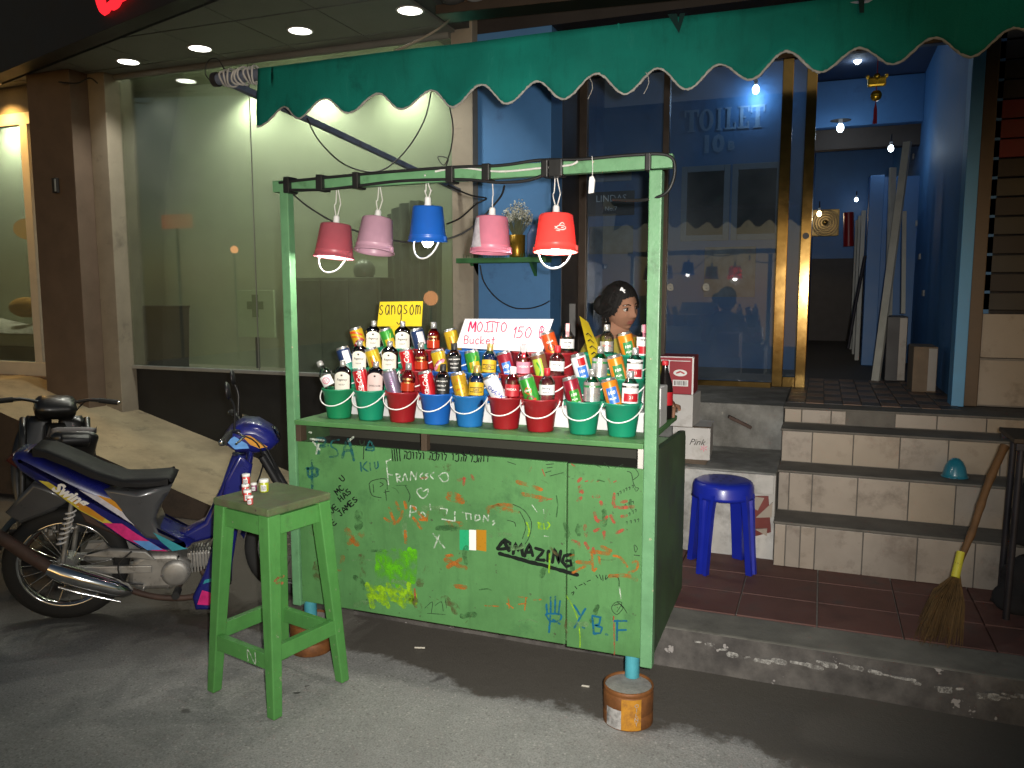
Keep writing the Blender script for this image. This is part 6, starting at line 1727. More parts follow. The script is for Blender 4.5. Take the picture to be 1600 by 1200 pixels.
baggy('black_bag', 'black slumped bag on the tiles under the iron stand', (.93, 3.98, .157), .155, .11, .24, 1.0)
baggy('black_bag', 'black bag hanging at the upper rail of the iron stand', (.92, 3.97, .46), .11, .09, .30, 5.0)

# ================================================================== shelf on the blue wall
m_shelf = mat('shelf_green', (.025, .12, .035), .6, .15, 9)
sh = thing('wall_shelf', 'narrow green shelf fixed to the blue wall', 'shelf', (-2.07, BY, 1.745))
MB().box(-.325, .335, -.13, -.002, .0, .035, .003).build('board', m_shelf, sh)
for x in (-.22, .22): MB().prism([(-.11, -.001), (-.004, -.001), (-.004, -.09)], x - .01, x + .01, 'x').build('bracket', m_shelf, sh)
pot = thing('flower_pot', 'gold pot of white dried flowers on the green wall shelf', 'flower pot', (at(808, 380, 1, BY - .07).x, BY - .068, 1.781))
m_potgold = mat('pot_gold', (.30, .17, .02), .3, .3, 14, metal=.7)
MB().lathe([(.0, .0), (.048, .0), (.052, .01), (.056, .15), (.052, .152), (.048, .14), (.0, .13)], 18).build('pot', m_potgold, pot)
fw_ = MB(); lf = MB(); rnd = random.Random(5)
for k in range(150):
    a = rnd.uniform(0, 6.28); rr = rnd.uniform(.1, 1) ** .6; hh_ = rnd.uniform(.10, .20) + .05 * (1 - rr)
    tip = Vector((math.cos(a) * rr * .10, math.sin(a) * rr * .065, .15 + hh_ * (1.05 - .3 * rr)))
    lf.tube([(tip.x * .2, tip.y * .2, .13), (tip.x * .7, tip.y * .7, .15 + (tip.z - .15) * .6), tip], .0012, 3, caps=False)
    for j in range(5):
        q = tip + Vector((rnd.uniform(-.016, .016), rnd.uniform(-.012, .012), rnd.uniform(-.022, .016)))
        d1 = Vector((rnd.uniform(-1, 1), rnd.uniform(-1, 1), rnd.uniform(-1, 1))).normalized() * .008; d2 = d1.cross(Vector((rnd.uniform(-1, 1), rnd.uniform(-1, 1), 1))).normalized() * .006
        fw_.add([q - d1, q + d2, q + d1, q - d2], [(0, 1, 2, 3)])
tag(fw_.build('flowers', mat('dried_white', (.55, .55, .48), .8, .2, 30), pot), kind='stuff')
tag(lf.build('stems', mat('dried_stem', (.12, .13, .07), .8, .2, 30), pot), kind='stuff')
vs_ = thing('blue_vase', 'bluish glass jar on the green shelf behind the red bucket lamp', 'jar', (at(836, 380, 1, BY - .07).x, BY - .068, 1.781))
MB().lathe([(.0, .0), (.05, .0), (.056, .02), (.056, .15), (.04, .18), (.03, .2), (.03, .21)], 18).build('jar', mat('blue_jar', (.10, .16, .34), .25, .15, 9), vs_)
grs = MB()
for k in range(26):
    x = -.27 + .02 * k
    grs.tube([(x, -.118, .036), (x + rnd.uniform(-.01, .01), -.12, .036 + rnd.uniform(.012, .03))], .002, 4)
tag(grs.build('pebble_edge', m_shelf, sh), kind='stuff')
# posters seen through the dark glass
def poster(px, py, w, h, d, label, m, txt=None, tm=None):
    p = at(px, py, 1, d); o = thing('poster', label, 'poster', (p.x, d, p.z))
    MB().box(-w / 2, w / 2, -.004, .0, -h / 2, h / 2).build('sheet', m, o)
    if txt:
        mb = MB()
        for i, (s, sz) in enumerate(txt): put_text(mb, s, sz, lambda a, b, l: (a, -.006, h * .2 - i * sz * 1.6 + b))
        mb.build('print', tm, o)
    return o
poster(958, 270, .30, .13, 6.4, 'pale paper notice high behind the dark glass', mat('poster_pale', (.35, .36, .37), .7, .15, 8))
poster(955, 318, .38, .19, 6.4, 'black poster with curved pale lettering behind the dark glass', lb_black, [("LINDAS", .075), ('No.7', .05)], inkw)
poster(955, 375, .36, .22, 6.42, 'dull picture poster behind the dark glass, under the black one', mat('poster_dull', (.12, .15, .16), .6, .45, 12))
poster(883, 500, .16, .24, 5.7, 'pale grey paper stuck low in the dark jamb', mat('poster_grey', (.22, .22, .22), .7, .15, 8))
# two sticks and a hanging string behind the stall


# ================================================================== the woman behind the stall
m_skin = mat('skin', (.24, .125, .080), .85, .1, 20, spec=.15)
m_lip = mat('lips', (.19, .065, .05), .45, .05, 20)
m_eyew = mat('eye_white', (.36, .33, .30), .3, .03, 20)
m_iris = mat('eye_dark', (.015, .010, .008), .15, .03, 20)
m_hair = mat('black_hair', (.0055, .0045, .004), .75, .3, 30, spec=.25, bump=.4, bscale=120)
m_shirt = mat('yellow_shirt', (.26, .21, .02), .8, .12, 12, bump=.3)
m_jeans = mat('dark_jeans', (.02, .025, .045), .85, .2, 20)
WX, WY_ = -.892, 3.72
woman = thing('person', 'woman with black tied hair and yellow top behind the stall, looking right', 'person', (WX, WY_, .155))
HZ = 1.475 - .155          # head centre above her feet
# body: one skinned figure (neck, torso, arms, legs)
nodes = {'pel': ((0, .02, .80), .125), 'waist': ((0, .01, .92), .105), 'chest': ((0, 0, 1.05), .115), 'uchest': ((0, .0, 1.13), .095), 'neck': ((.005, -.015, 1.19), .046), 'head': ((.012, -.03, 1.27), .045),
         'ls': ((.145, 0, 1.125), .050), 'le': ((.215, -.06, .93), .038), 'lw': ((.290, -.255, .905), .025), 'lh': ((.300, -.300, .915), .022),
         'rs': ((-.145, 0, 1.125), .050), 're': ((-.20, .0, .92), .038), 'rw': ((-.14, -.20, .90), .026), 'rh': ((-.10, -.25, .905), .022),
         'lhip': ((.08, .02, .76), .088), 'lk': ((.09, -.02, .42), .058), 'la': ((.09, .02, .07), .037), 'lf': ((.095, -.11, .03), .03),
         'rhip': ((-.08, .02, .76), .088), 'rk': ((-.09, -.02, .42), .058), 'ra': ((-.09, .02, .07), .037), 'rf': ((-.095, -.11, .03), .03)}
edges = [('pel', 'waist'), ('waist', 'chest'), ('chest', 'uchest'), ('uchest', 'neck'), ('neck', 'head'), ('uchest', 'ls'), ('ls', 'le'), ('le', 'lw'), ('lw', 'lh'), ('uchest', 'rs'), ('rs', 're'), ('re', 'rw'), ('rw', 'rh'),
         ('pel', 'lhip'), ('lhip', 'lk'), ('lk', 'la'), ('la', 'lf'), ('pel', 'rhip'), ('rhip', 'rk'), ('rk', 'ra'), ('ra', 'rf')]
def skin_geo(nodes, edges, root, sub=2):
    names = list(nodes)
    me = bpy.data.meshes.new('rig'); me.from_pydata([nodes[n][0] for n in names], [(names.index(a), names.index(b)) for a, b in edges], [])
    o = bpy.data.objects.new('rig', me); COL.objects.link(o)
    o.modifiers.new('skin', 'SKIN'); s = o.modifiers.new('sub', 'SUBSURF'); s.levels = sub; s.render_levels = sub
    for i, n in enumerate(names):
        sv = me.skin_vertices[0].data[i]; sv.radius = (nodes[n][1], nodes[n][1]); sv.use_root = (n == root)
    dg = bpy.context.evaluated_depsgraph_get()
    m2 = bpy.data.meshes.new_from_object(o.evaluated_get(dg))
    vs = [v.co.copy() for v in m2.vertices]; fs = [tuple(p.vertices) for p in m2.polygons]
    bpy.data.objects.remove(o); bpy.data.meshes.remove(me); bpy.data.meshes.remove(m2)
    return vs, fs
vs, fs = skin_geo(nodes, edges, 'pel')
body = MB()
for f in fs:
    pass
def bodymat(c):
    if c.z < .80 and abs(c.x) < .2 and c.z > .0: return 4
    if c.z > 1.178: return 0
    if abs(c.x) > .185 and c.z < 1.0 or c.y < -.16: return 0
    return 3
o0 = len(body.v)
body.v += [tuple(v) for v in vs]
for f in fs:
    c = sum((vs[i] for i in f), Vector()) / len(f)
    body.f.append(tuple(f)); body.m.append(bodymat(c)); body.sm.append(True)
# hands: palm and five fingers
def hand(base, direc, side):
    d = Vector(direc).normalized(); up = Vector((0, 0, 1)); s = d.cross(up).normalized() * side
    body.tube([base, base + d * .03, base + d * .07], [.020, .026, .024], 10, 0)
    for i, (off, ln) in enumerate(((-.021, .055), (-.007, .066), (.007, .068), (.020, .052))):
        p = base + d * .062 + s * off
        q = p + d * ln * .5 + Vector((0, 0, -.004)); r_ = p + d * ln * .8 + Vector((0, 0, -.018))
        body.tube([p, q, r_, r_ + d * ln * .1 + Vector((0, 0, -.012))], [.0085, .008, .007, .005], 8, 0)
    p = base + d * .02 - s * .022
    body.tube([p, p + d * .02 - s * .016, p + d * .042 - s * .020 + Vector((0, 0, -.008))], [.010, .009, .006], 8, 0)
hand(Vector((.300, -.290, .912)), (.10, -1, -.1), 1)
hand(Vector((-.10, -.240, .905)), (.25, -1, -.1), -1)
# head in its own frame: x to her left, y forward (face), z up
yawH = R(-128)      # looks towards the right of the street and a little to the camera
HM = Matrix.Translation((.012, -.035, HZ)) @ Matrix.Rotation(R(180) + R(56), 4, 'Z') @ Matrix.Rotation(R(-10), 4, 'X') @ Matrix.Rotation(R(8), 4, 'Y')
def G(x, z, cx, cz, sx, sz): return math.exp(-((x - cx) / sx) ** 2 - ((z - cz) / sz) ** 2)
def head_pt(u, v):
    a = 2 * math.pi * u; b = math.pi * v
    x = math.sin(b) * math.sin(a); y = math.sin(b) * math.cos(a); z = math.cos(b)
    X, Y_, Z_ = x * .070, y * .088, z * .108
    if Z_ < 0:
        t = -Z_ / .108
        X *= 1 - .30 * t ** 1.6; Y_ = Y_ * (1 - .18 * t ** 2) + .012 * t
    if y > 0:
        f = min(1, y * 1.6)
        d = 0
        d += .021 * G(X, Z_, 0, -.020, .0105, .013) + .011 * G(X, Z_, 0, .006, .008, .022)
        d += .004 * G(X, Z_, .012, -.026, .006, .007) + .004 * G(X, Z_, -.012, -.026, .006, .007)
        d -= .0085 * (G(X, Z_, .029, .008, .015, .010) + G(X, Z_, -.029, .008, .015, .010))
        d += .004 * (G(X, Z_, .028, .026, .020, .007) + G(X, Z_, -.028, .026, .020, .007))
        d += .0075 * G(X, Z_, 0, -.050, .021, .006) + .0085 * G(X, Z_, 0, -.060, .018, .006) - .006 * G(X, Z_, 0, -.0548, .024, .0022)
        d += .009 * G(X, Z_, 0, -.088, .020, .014) - .004 * G(X, Z_, 0, -.071, .022, .007)
        d += .004 * (G(X, Z_, .038, -.022, .018, .020) + G(X, Z_, -.038, -.022, .018, .020))
        Y_ += d * f
    return (X, Y_, Z_)
hb_ = MB(); hb_.grid(head_pt, 72, 60, wrap=True)
o1 = len(body.v)
body.v += [tuple(HM @ Vector(v)) for v in hb_.v]
for f in hb_.f:
    c = sum((Vector(hb_.v[i]) for i in f), Vector()) / len(f)
    lip = c.y > .06 and abs(c.x) < .021 - .35 * abs(c.z + .055) and -.064 < c.z < -.046
    body.f.append(tuple(i + o1 for i in f)); body.m.append(1 if lip else 0); body.sm.append(True)
for sg in (-1, 1):
    e = MB(); c0 = Vector((sg * .0285, .0655, .0085)); e.sphere(c0, .0125, 14, 10)
    body.add([HM @ Vector(v) for v in e.v], e.f, 2, True)
    e = MB(); e.sphere(c0 + Vector((-.002, .0082, .0)), .0078, 10, 8); body.add([HM @ Vector(v) for v in e.v], e.f, 5, True)
    e = MB(); e.tube(smooth_line([(sg * .014, .0752, .0125), (sg * .028, .0795, .0178), (sg * .043, .070, .0115)], 4), .0022, 5); body.add([HM @ Vector(v) for v in e.v], e.f, 5, True)
    e = MB(); e.tube(smooth_line([(sg * .012, .084, .0275), (sg * .028, .0825, .0335), (sg * .047, .068, .0275)], 4), .0028, 5); body.add([HM @ Vector(v) for v in e.v], e.f, 5, True)
    e = MB(); e.sphere((sg * .071, -.008, -.004), .02, 12, 10, 0, (.35, .75, 1.35)); body.add([HM @ Vector(v) for v in e.v], e.f, 0, True)
body.build('body', [m_skin, m_lip, m_eyew, m_shirt, m_jeans, m_iris], woman)
# hair: a thick shell round the skull, parted from the face, with a knot and loose strands
hr = MB()
rnd = random.Random(11)
def hairline(x):            # lowest hair on the front of the head, by sideways place
    ax = abs(x) / .070
    return .070 - .018 * ax - .095 * max(0, ax - .62) ** 1.2 * 2.2
def hair_pt(u, v):
    a = 2 * math.pi * u; b = math.pi * (.01 + .80 * v)
    x = math.sin(b) * math.sin(a); y = math.sin(b) * math.cos(a); z = math.cos(b)
    back = .5 - .5 * y
    off = .005 + .010 * back + .005 * max(0, z) + .004 * noise.noise(Vector((x * 4, y * 4, z * 6))) + .0018 * math.sin(a * 31 + z * 14)
    return (x * (.070 + off), y * (.088 + off), z * (.108 + off * .9) + .002)
nu, nv = 96, 48
G_ = [[hair_pt(i / nu, j / nv) for i in range(nu)] for j in range(nv + 1)]
vs_ = [p for row in G_ for p in row]; fs_ = []
for j in range(nv):
    for i in range(nu):
        idx = (j * nu + i, j * nu + (i + 1) % nu, (j + 1) * nu + (i + 1) % nu, (j + 1) * nu + i)
        c = sum((Vector(vs_[k]) for k in idx), Vector()) / 4
        if c.y > .004 and c.z < hairline(c.x): continue
        fs_.append(idx)
hr.add(vs_, fs_, 0, True)
hr.sphere((0, -.118, -.010), .046, 16, 12, 0, (1.2, .9, 1.1))
def on_skull(x, z, off):
    k = max(0.0, 1 - (x / (.070 + off)) ** 2 - (z / (.108 + off)) ** 2)
    return (.088 + off) * math.sqrt(k)
for k in range(240):        # strands swept back from the hairline
    x = rnd.uniform(-.072, .072); z = hairline(x) + rnd.uniform(-.007, .004)
    p0 = Vector((x, max(.0, on_skull(x, z, .001)), z))
    sg = 1 if x > 0 else -1
    p1 = Vector((x * 1.06 + sg * .010, p0.y * .72 - .004, min(.122, z + .030 - .25 * abs(x)))); p2 = Vector((x * 1.04 + sg * .016, p0.y * .25 - .03, min(.120, z + .028 - .55 * abs(x)))); p3 = Vector((sg * min(.085, abs(x) + .03), -.06, .03 - .5 * abs(x)))
    hr.tube(smooth_line([p0, p1, p2, p3], 3), [.0012] + [.0026] * 8 + [.001], 4, caps=False)
for k in range(46):         # wisps beside the cheek and at the nape
    sg = rnd.choice((-1, 1)); f = rnd.random()
    p0 = Vector((sg * .076, .012 - .07 * f, .02)); ln = rnd.uniform(.05, .11)
    hr.tube(smooth_line([p0, p0 + Vector((sg * .006, .003, -ln * .5)), p0 + Vector((sg * rnd.uniform(-.006, .008), rnd.uniform(-.01, .014), -ln))], 3), [.0016, .0014, .0012, .001, .0008, .0006, .0004], 4, caps=False)
ho = MB(); ho.v = [tuple(HM @ Vector(v)) for v in hr.v]; ho.f = hr.f; ho.m = hr.m; ho.sm = hr.sm
ho.build('hair', m_hair, woman)
cl = MB(); cl.sphere((.040, .052, .105), .007, 8, 6); cl.tube([(.030, .062, .098), (.050, .050, .100)], .004, 6); cl.tube([(.044, .060, .100), (.036, .070, .088)], .003, 6)
c2 = MB(); c2.v = [tuple(HM @ Vector(v)) for v in cl.v]; c2.f = cl.f; c2.m = cl.m; c2.sm = cl.sm
c2.build('hair_clip', mat('hair_clip_white', (.75, .75, .75), .3), woman)
er = MB()
for sg in (-1, 1): er.tube([(sg * .078, -.006, -.030), (sg * .080, -.006, -.052)], [.004, .003], 6); er.sphere((sg * .080, -.006, -.056), .006, 8, 6)
c2 = MB(); c2.v = [tuple(HM @ Vector(v)) for v in er.v]; c2.f = er.f; c2.m = er.m; c2.sm = er.sm
c2.build('earring', m_chrome, woman)

# ================================================================== lit lamps of the place and added room lamps
def spot(name, parent, loc, energy, col, size=R(110), blend=.8, soft=.05, aim=(0, 0, -1)):
    l = bpy.data.lights.new(name, 'SPOT'); l.energy = energy; l.color = col; l.spot_size = size; l.spot_blend = blend; l.shadow_soft_size = soft
    o = bpy.data.objects.new(name, l); COL.objects.link(o)
    o.parent = parent; o.location = loc
    o.rotation_euler = Vector(aim).to_track_quat('-Z', 'Y').to_euler()
    return o
def point(name, parent, loc, energy, col, soft=.03):
    l = bpy.data.lights.new(name, 'POINT'); l.energy = energy; l.color = col; l.shadow_soft_size = soft
    o = bpy.data.objects.new(name, l); COL.objects.link(o); o.parent = parent; o.location = loc
    return o
def downlight(x, y, z, label, energy, col, strength, size=R(120), aim=(0, 0, -1), group='recessed downlights of the green shop'):
    t = thing('downlight', label, 'ceiling light', (x, y, z), 0, group)
    MB().lathe([(.078, -.004), (.088, -.003), (.090, .0), (.074, .0), (.072, .012)], 26).build('trim_ring', m_white, t)
    MB().lathe([(.0, -.0028), (.074, -.0028)], 26).build('lamp_face', emit('lamp_face_%d_%d' % (int(col[2] * 100), strength), col, strength), t)
    spot('downlight_beam', t, (0, 0, -.012), energy, col, size, aim=aim)
    return t
cw = (1.0, .98, .86)
for (x, y, lb) in ((-5.03, 4.88, 'leftmost white downlight in the soffit, near the brown pillar'), (-4.275, 4.81, 'second white downlight in the soffit'), (-2.482, 4.66, 'bright white downlight at the top centre, nearest the awning'), (-3.36, 4.74, 'dim white downlight in the soffit above the awning end')):
    downlight(x, y, 3.296, lb, 75, cw, 9.0)
downlight(-6.62, 4.93, 3.296, 'warm orange downlight over the glass door at the left edge', 150, (1.0, .56, .16), 7.0)
# wall washers in the lit room behind the glass; bed washer added to brighten
for (x, lb) in ((-4.76, 'room downlight washing the green wall, left of the awning arm'), (-4.05, 'room downlight washing the green wall, behind the awning arm'), (-3.25, 'room downlight washing the green wall, near the beige pillar'), (-7.75, 'added unseen room downlight brightening the wall above the bed')):
    t = thing('wall_washer', lb, 'ceiling light', (x, 5.86, 3.415), 0, 'wall washers inside the green shop')
    MB().lathe([(.045, -.004), (.055, -.003), (.056, .0), (.044, .0)], 20).build('trim_ring', m_white, t)
    MB().lathe([(.0, -.001), (.044, -.001)], 20).build('lamp_face', emit('washer_face', cw, 6.0), t)
    spot('washer_beam', t, (0, 0, -.07), 240 if x < -7 else 62, (1.0, .99, .84), R(140), .9, .03)
t = thing('fill_tube', 'added unseen tube lamp above the green window, evening the light on the room wall', 'lamp', (-4.0, 5.34, 3.395))  # added lamp, hidden above the window, that evens the wall's light
MB().cyl((-1.45, 0, 0), (1.35, 0, 0), .016, 12).build('tube', emit('fill_tube_glow', (.98, 1.0, .86), 24.0), t)
MB().box(-1.5, 1.4, -.02, .02, .017, .024).build('batten', m_white, t)
# bulbs in the blue shop
m_tube = emit('cool_bulb', (.75, .90, 1.0), 24.0)
def bulb(px, py, d, label, energy, r=.03, col=(.72, .88, 1.0), m=None, shade=False):
    p = at(px, py, 1, d)
    t = thing('wall_lamp', label, 'lamp', p, 0, 'bulbs inside the blue shop')
    MB().sphere((0, 0, 0), r, 12, 8, 0, (1, 1, 1.3)).build('bulb', m or m_tube, t)
    MB().cyl((0, 0, r * 1.2), (0, 0, r * 2.6), r * .6, 10).build('socket', m_white, t)
    if shade:
        MB().lathe([(r * .7, r * 2.6), (r * 3.0, r * 2.2), (r * 3.0, r * 2.3), (r * .7, r * 2.75)], 20).build('lamp_shade', m_jamb, t)
    else:
        MB().cyl((0, 0, r * 2.6), (0, 0, r * 5.5), .008, 6).build('stem', m_jamb, t)
    point('bulb_light', t, (0, 0, -r * 2.2), energy, col, r)
    return t
bulb(1181, 140, 7.30, 'cool white bulb high behind the toilet lettering glass', 3)
bulb(1313, 200, 8.2, 'cool white lamp under a small shade over the passage', .9, .030, shade=True)
bulb(1392, 232, 7.9, 'cool white bulb on the right side of the passage', .8, .022)
bulb(1340, 92, 7.9, 'pair of cool lamps high over the passage', .6, .035)
bulb(1338, 312, 11.6, 'tiny cool bulb at the far end of the passage', .5, .02)
bulb(1280, 334, 10.9, 'warm lamp above the fan at the end of the passage', 2.2, .028, (1.0, .72, .38), emit('warm_bulb', (1.0, .74, .4), 12.0))

# ================================================================== inside the blue shop
# fan
p = at(1289, 348, 1, 11.2)
fan = thing('wall_fan', 'round yellowish fan on the end wall of the passage', 'fan', p)
MB().box(-.17, .17, .0, .05, -.17, .17, .02).build('housing', mat('fan_housing', (.35, .27, .12), .5), fan)
for r_ in (.15, .12, .09, .06, .03):
    MB().tube([(r_ * math.cos(a), -.03 - .02 * (1 - r_ / .15), r_ * math.sin(a)) for a in [2 * math.pi * i / 28 for i in range(28)]], .006, 5, closed=True).build('grille_ring', mat('fan_grille', (.10, .07, .03), .4), fan)
MB().lathe([(.0, -.075), (.03, -.07), (.035, -.05)], 14, 0, Matrix.Rotation(R(-90), 4, 'X')).build('hub', m_gold, fan)
# golden charm with red tassel
p = at(1370, 128, 1, 5.8)
ch = thing('lucky_charm', 'golden lucky charm with coin and red tassel hanging in the doorway', 'charm', p)
g_ = mat('charm_gold', (.80, .50, .05), .25, .15, 20, metal=.9)
MB().box(-.055, .055, -.02, .02, -.03, .03, .012).box(-.065, -.045, -.015, .015, .02, .045, .006).box(.045, .065, -.015, .015, .02, .045, .006).sphere((0, -.01, .03), .022, 12, 8).build('ornament', g_, ch)
MB().lathe([(.0, -.008), (.034, -.008), (.034, .008), (.0, .008)], 22, 0, Matrix.Translation((0, 0, -.085)) @ Matrix.Rotation(R(90), 4, 'X')).build('coin', g_, ch)
ts = MB()
for k in range(20):
    ts.tube([(0, 0, -.125), (.008 * math.cos(k), .008 * math.sin(k), -.17), (.012 * math.cos(k * 1.3), .012 * math.sin(k * 1.3), -.26)], .0018, 4)
ts.build('tassel', mat('tassel_red', (.35, .006, .02), .7), ch)
MB().tube([(0, 0, .04), (0, 0, .30)], .003, 5).tube([(0, 0, -.03), (0, 0, -.125)], .003, 5).build('cord', mat('tassel_red', (.35, .006, .02), .7), ch)
# pale poles leaning on the right side and partition
m_pole = mat('pale_pole', (.42, .42, .38), .6, .12, 10)
def pole(p0, p1, d0, d1, w, label):
    a = at(p0[0], p0[1], 1, d0); b_ = at(p1[0], p1[1], 1, d1)
    mid = (a + b_) / 2
    o = MB().bar(a, b_, w, w * .6, .003).build('pole', m_pole)
    return tag(o, label, 'pole', 'pale poles leaning in the passage')
pole((1368, 596), (1418, 222), 6.6, 6.9, .055, 'longest pale pole leaning from the passage floor, nearest the door')
pole((1386, 560), (1395, 262), 7.3, 7.35, .05, 'pale pole standing behind the longest one')
pole((1411, 490), (1413, 330), 6.9, 7.0, .03, 'short thin pale pole beside the right passage wall')
part = thing('blue_partition', 'blue partition panel with pale door edges standing in the passage', 'partition', (.42, 8.2, FZ))
MB().box(-.06, .06, -.10, .10, -.01, 1.72, .005).build('panel_end', m_bluedk, part)
MB().box(.07, .38, .3, 3.2, -.01, 1.75).build('panel', m_bluedk, part)
for k in range(3):
    MB().box(-.10, -.062, .35 + k * .8, .42 + k * .8, .0, 1.45 + .02 * k, .003).build('door_edge', m_pole, part)
tag(MB().tube([(at(1352, 400, 1, 7.8)), (at(1336, 480, 1, 7.7)), (at(1325, 545, 1, 7.6))], .014, 8).build('mop_handle', m_iron), 'dark mop handle leaning in the passage', 'mop')
tag(MB().cyl(at(1326, 385, 1, 10.6), at(1326, 332, 1, 10.6), .06, 14).build('fire_extinguisher', mat('red_metal', (.28, .01, .015), .35)), 'red cylinder standing at the end of the passage', 'extinguisher')
for (x0, x1, y0, y1, z1, m, lb) in ((.46, .60, 6.6, 7.0, 1.36, m_jamb, 'dark box standing by the right passage wall'), (.585, .73, 5.95, 6.3, 1.18, m_board, 'brown low cabinet by the right passage wall near the door')):
    t = thing('cabinet', lb, 'cabinet', ((x0 + x1) / 2, (y0 + y1) / 2, FZ + .004))
    w, d = (x1 - x0) / 2, (y1 - y0) / 2
    MB().box(-w, w, -d, d, 0, z1 - FZ, .005).build('carcass', m, t)
    MB().box(w - .055, w - .004, -d - .006, -d - .001, .01, z1 - FZ - .01, .002).build('front_strip', m_whitetile, t)

# ================================================================== inside the green shop
# tall black box behind the glass
x = at(247, 520, 1, 5.62).x
t = thing('black_box', 'tall black box inside the green window near its left end', 'cabinet', (x, 5.62, .861))
MB().prism([(-.19, 0), (.19, 0), (.22, .53), (.235, .56), (-.235, .56), (-.22, .53)], -.16, .16, 'y').build('body', m_black, t)
MB().box(-.18, -.06, -.163, -.1605, .20, .255).build('plate', mat('dull_grey', (.09, .10, .10), .6), t)
x = at(377, 485, 1, 5.7).x  # added board in place of the pharmacy sign mirrored in the glass
t = thing('reflected_cross_sign', 'pale sign with a green cross added inside the window, standing in for a reflection', 'sign', (x, 5.9, .861))
MB().box(-.20, .20, -.012, .012, .28, .70, .003).build('board', mat('sign_pale_green', (.50, .58, .40), .6, .06, 8), t)
mb = MB(); mb.box(-.035, .035, -.0150, -.0128, .46, .66); mb.box(-.09, -.0355, -.0150, -.0128, .53, .60); mb.box(.0355, .09, -.0150, -.0128, .53, .60)
mb.build('cross', mat('sign_green', (.20, .26, .14), .6), t)
MB().box(-.015, .015, -.01, .01, 0, .28).build('stand', m_iron, t)
# added furniture standing in for the dark street reflected in the window
x0, x1 = at(478, 500, 1, 5.65).x, at(610, 500, 1, 5.65).x
m_dkfur = mat('reflection_cupboard', (.17, .19, .15), .35, .25, 4)
t = thing('reflection_cupboard', 'added dark cupboard in the green window, standing in for a reflection', 'cupboard', ((x0 + x1) / 2, 5.70, .861))
w = (x1 - x0) / 2
MB().box(-w, w, -.2, .2, 0, .80, .006).build('carcass', m_dkfur, t)
for k in range(3):
    MB().box(-w + .01 + k * (2 * w - .02) / 3, -w + (k + 1) * (2 * w - .02) / 3 - .004, -.212, -.201, .02, .78, .004).build('door', m_dkfur, t)
MB().sphere((w * .35, 0, .86), .09, 16, 12).build('round_box', m_dkfur, t)
xa, xb = at(606, 450, 1, 5.72).x, at(692, 450, 1, 5.72).x
cu = MB(); cu.grid(lambda u, v: (xa + (xb - xa) * u + .02 * (1 - v) * math.sin(u * 5), 5.72 + .030 * math.sin(u * 38) + .012 * math.sin(u * 17 + v), .862 + (1.30 + .10 * math.sin(u * 3)) * v), 90, 10)  # added cloth in place of the dark reflection in the pane
tag(cu.build('reflection_curtain', mat('reflection_curtain', (.14, .165, .12), .85, .2, 8)), 'added dark folded curtain left of the beige pillar, standing in for a reflection', 'curtain')
# bed behind the glass door
t = thing('bed', 'bed with spotted cover behind the glass door at the left edge', 'bed', (-7.2, 5.6, .861))
m_sheet = mat('spotted_cover', (.55, .50, .42), .8, .06, 8, chips=.28, chipcol=(.05, .04, .03), chscale=9)
MB().box(-1.2, .95, -.34, .34, .0, .18, .01).build('base', m_dark, t)
MB().box(-1.2, .95, -.35, .35, .181, .30, .04).build('mattress', mat('towel_white', (.60, .55, .42), .9, .1, 30, bump=.6), t)
mb = MB(); mb.grid(lambda u, v: (-1.2 + 2.1 * u, -.34 + .68 * v, .302 + .16 * math.sin(math.pi * v) ** .6 * (.7 + .3 * math.sin(u * 9))), 40, 14)
mb.build('cover', m_sheet, t)
for (x, y, lb, cc) in ((-7.05, 5.45, 'orange pillow on the bed at the left edge', (.55, .25, .03)), (-6.75, 5.75, 'blue and white pillow at the back of the bed', (.16, .20, .30))):
    o = MB().sphere((0, 0, 0), .16, 18, 12, 0, (1.2, .6, .6)).build('pillow', mat('pillow_' + lb[:6], cc, .85, .1, 20)); o.location = (x, y, 1.40)
    tag(o, lb, 'pillow', 'pillows on the bed')
o = thing('reflection_globe', 'round orange globe added behind the glass door, standing in for a lamp reflection', 'lantern', (at(44, 358, 1, 5.75).x, 5.75, at(44, 358, 1, 5.75).z))
MB().sphere((0, 0, 0), .13, 20, 14, 0, (1, 1, .8)).build('globe', emit('reflection_glow', (1.0, .45, .08), .55), o)  # added glow in place of a lamp reflected in the door glass
MB().tube([(0, 0, .1), (0, 0, 1.5)], .004, 5).build('cord', m_cable, o)
# junk on the canopy edge at the top of the picture
p = at(745, 4, 1, 4.2)
for k, (dx, cc) in enumerate(((-.14, (.05, .05, .05)), (.0, (.30, .30, .30)), (.12, (.30, .22, .05)), (.24, (.22, .22, .24)))):
    mb = MB(); mb.sphere((0, 0, 0), .06, 12, 8, 0, (1.2, .8, .6))
    o = mb.build('rag', mat('rag_%d' % k, cc, .8, .4, 9)); o.location = (p.x + dx, 4.2, p.z + .04)
    tag(o, ['dark', 'white', 'yellowish', 'grey'][k] + ' rag bundle on the canopy edge at the top of the picture', 'rag', 'rags on the canopy edge')
mb = MB().bar(tuple(at(690, 22, 1, 4.28)), tuple(at(1100, -20, 1, 4.28)), .16, .05, .004)
tag(mb.build('canopy_beam', m_bronze), 'dark canopy beam behind the top edge of the awning', 'beam')
cable('canopy_wire', [A(618, 80, 4.4), A(660, 60, 4.4), A(690, 42, 4.4), A(703, 28, 4.3), A(708, 10, 4.3)], .008, 'pale wire curving from the awning to the canopy', m_beige)
cable('pillar_wire', [A(92, 128, 4.82), A(120, 130, 4.82), A(140, 122, 4.84), A(152, 130, 4.84)], .006, 'dark wire hanging at the top of the brown pillar')

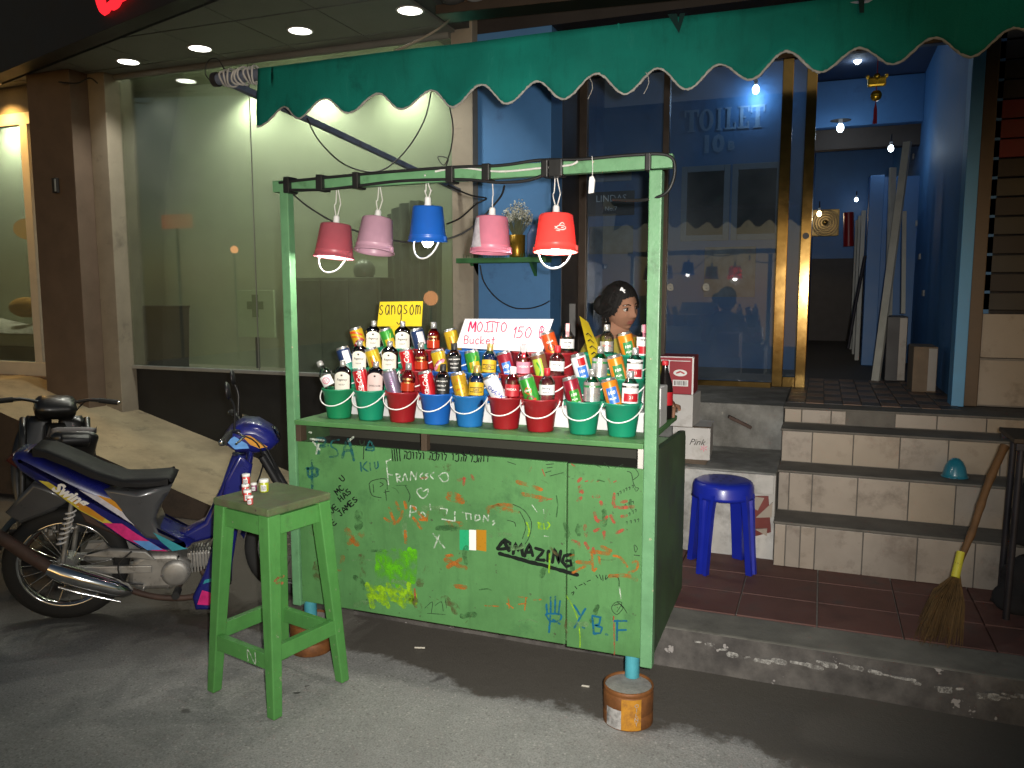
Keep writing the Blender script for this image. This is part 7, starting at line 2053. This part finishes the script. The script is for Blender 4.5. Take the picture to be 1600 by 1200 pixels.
# ================================================================== litter and wear on the ground
for (px, py, lb, ln) in ((656, 1012, 'white cigarette butt on the dark gutter stain', .045), (915, 1072, 'pale cigarette butt near the rusty can', .03)):
    p = at(px, py, 2, .006)
    o = MB().cyl((-ln / 2, 0, 0), (ln / 2, 0, 0), .004, 8).build('cigarette_butt', mat('butt_paper', (.50, .47, .40), .8)); o.location = p; o.rotation_euler = (0, 0, random.uniform(-.6, .6))
    tag(o, lb, 'litter')
for (px, py, sx, lb) in ((464, 1083, .018, 'small dark leaf scrap near the tall stool'), (480, 1072, .012, 'smaller dark scrap beside the leaf scrap')):
    p = at(px, py, 2, .006)
    o = MB().add([(-sx, -.004, 0), (0, -.009, .002), (sx, 0, .004), (.3 * sx, .008, .001)], [(0, 1, 2, 3)]).build('leaf_scrap', m_black); o.location = p
    tag(o, lb, 'litter')
# worn white paint on the kerb edge
mb = MB(); rnd = random.Random(8)
for k in range(26):
    x = -.42 + k * .045 + rnd.uniform(-.02, .02); z = .108 + .030 * noise.noise(Vector((x * 3, 0, 0))) + rnd.uniform(-.008, .008)
    mb.ribbon([(x, z), (x + rnd.uniform(.02, .07), z + rnd.uniform(-.006, .006))], rnd.uniform(.006, .020), lambda a, b, l: (a, 3.19 + .035 * (b / .156) - .022, b), 0, 0)
mb.build('worn_paint', brush('kerb_white_paint', (.38, .37, .35), .52, 40), walk)

# ================================================================== lamps across the street, mirrored in the green window
def mirrored(px, py, yb):
    d = ray(px, py); p = CAM + d * ((GY - .004 - CAM.y) / d.y)
    e = Vector((d.x, -d.y, d.z)); return p + e * ((yb - p.y) / e.y)
for (px, py, r, lb) in ((366, 390, .085, 'small orange globe lamp across the street, mirrored in the green window'), (673, 466, .15, 'larger orange globe lamp across the street, mirrored low in the green window')):
    q = mirrored(px, py, -4.5)
    t = thing('globe_lamp', lb, 'lamp', (q.x, q.y, 0), 0, 'orange globe lamps across the street')
    MB().sphere((0, 0, q.z), r, 20, 14).build('globe', emit('orange_globe', (1.0, .38, .14), 4.0), t)
    MB().cyl((0, 0, 0), (0, 0, q.z - r * .9), .03, 10).build('pole', m_iron, t)
q = mirrored(276, 346, -4.5)
t = thing('street_sign', 'dim orange lit sign board across the street, mirrored in the green window', 'sign', (q.x, q.y, 0))
MB().box(-.42, .42, -.06, .06, q.z - .16, q.z + .16, .02).build('board', emit('orange_board', (1.0, .28, .10), .45), t)
MB().cyl((0, 0, 0), (0, 0, q.z - .16), .04, 10).build('pole', m_iron, t)
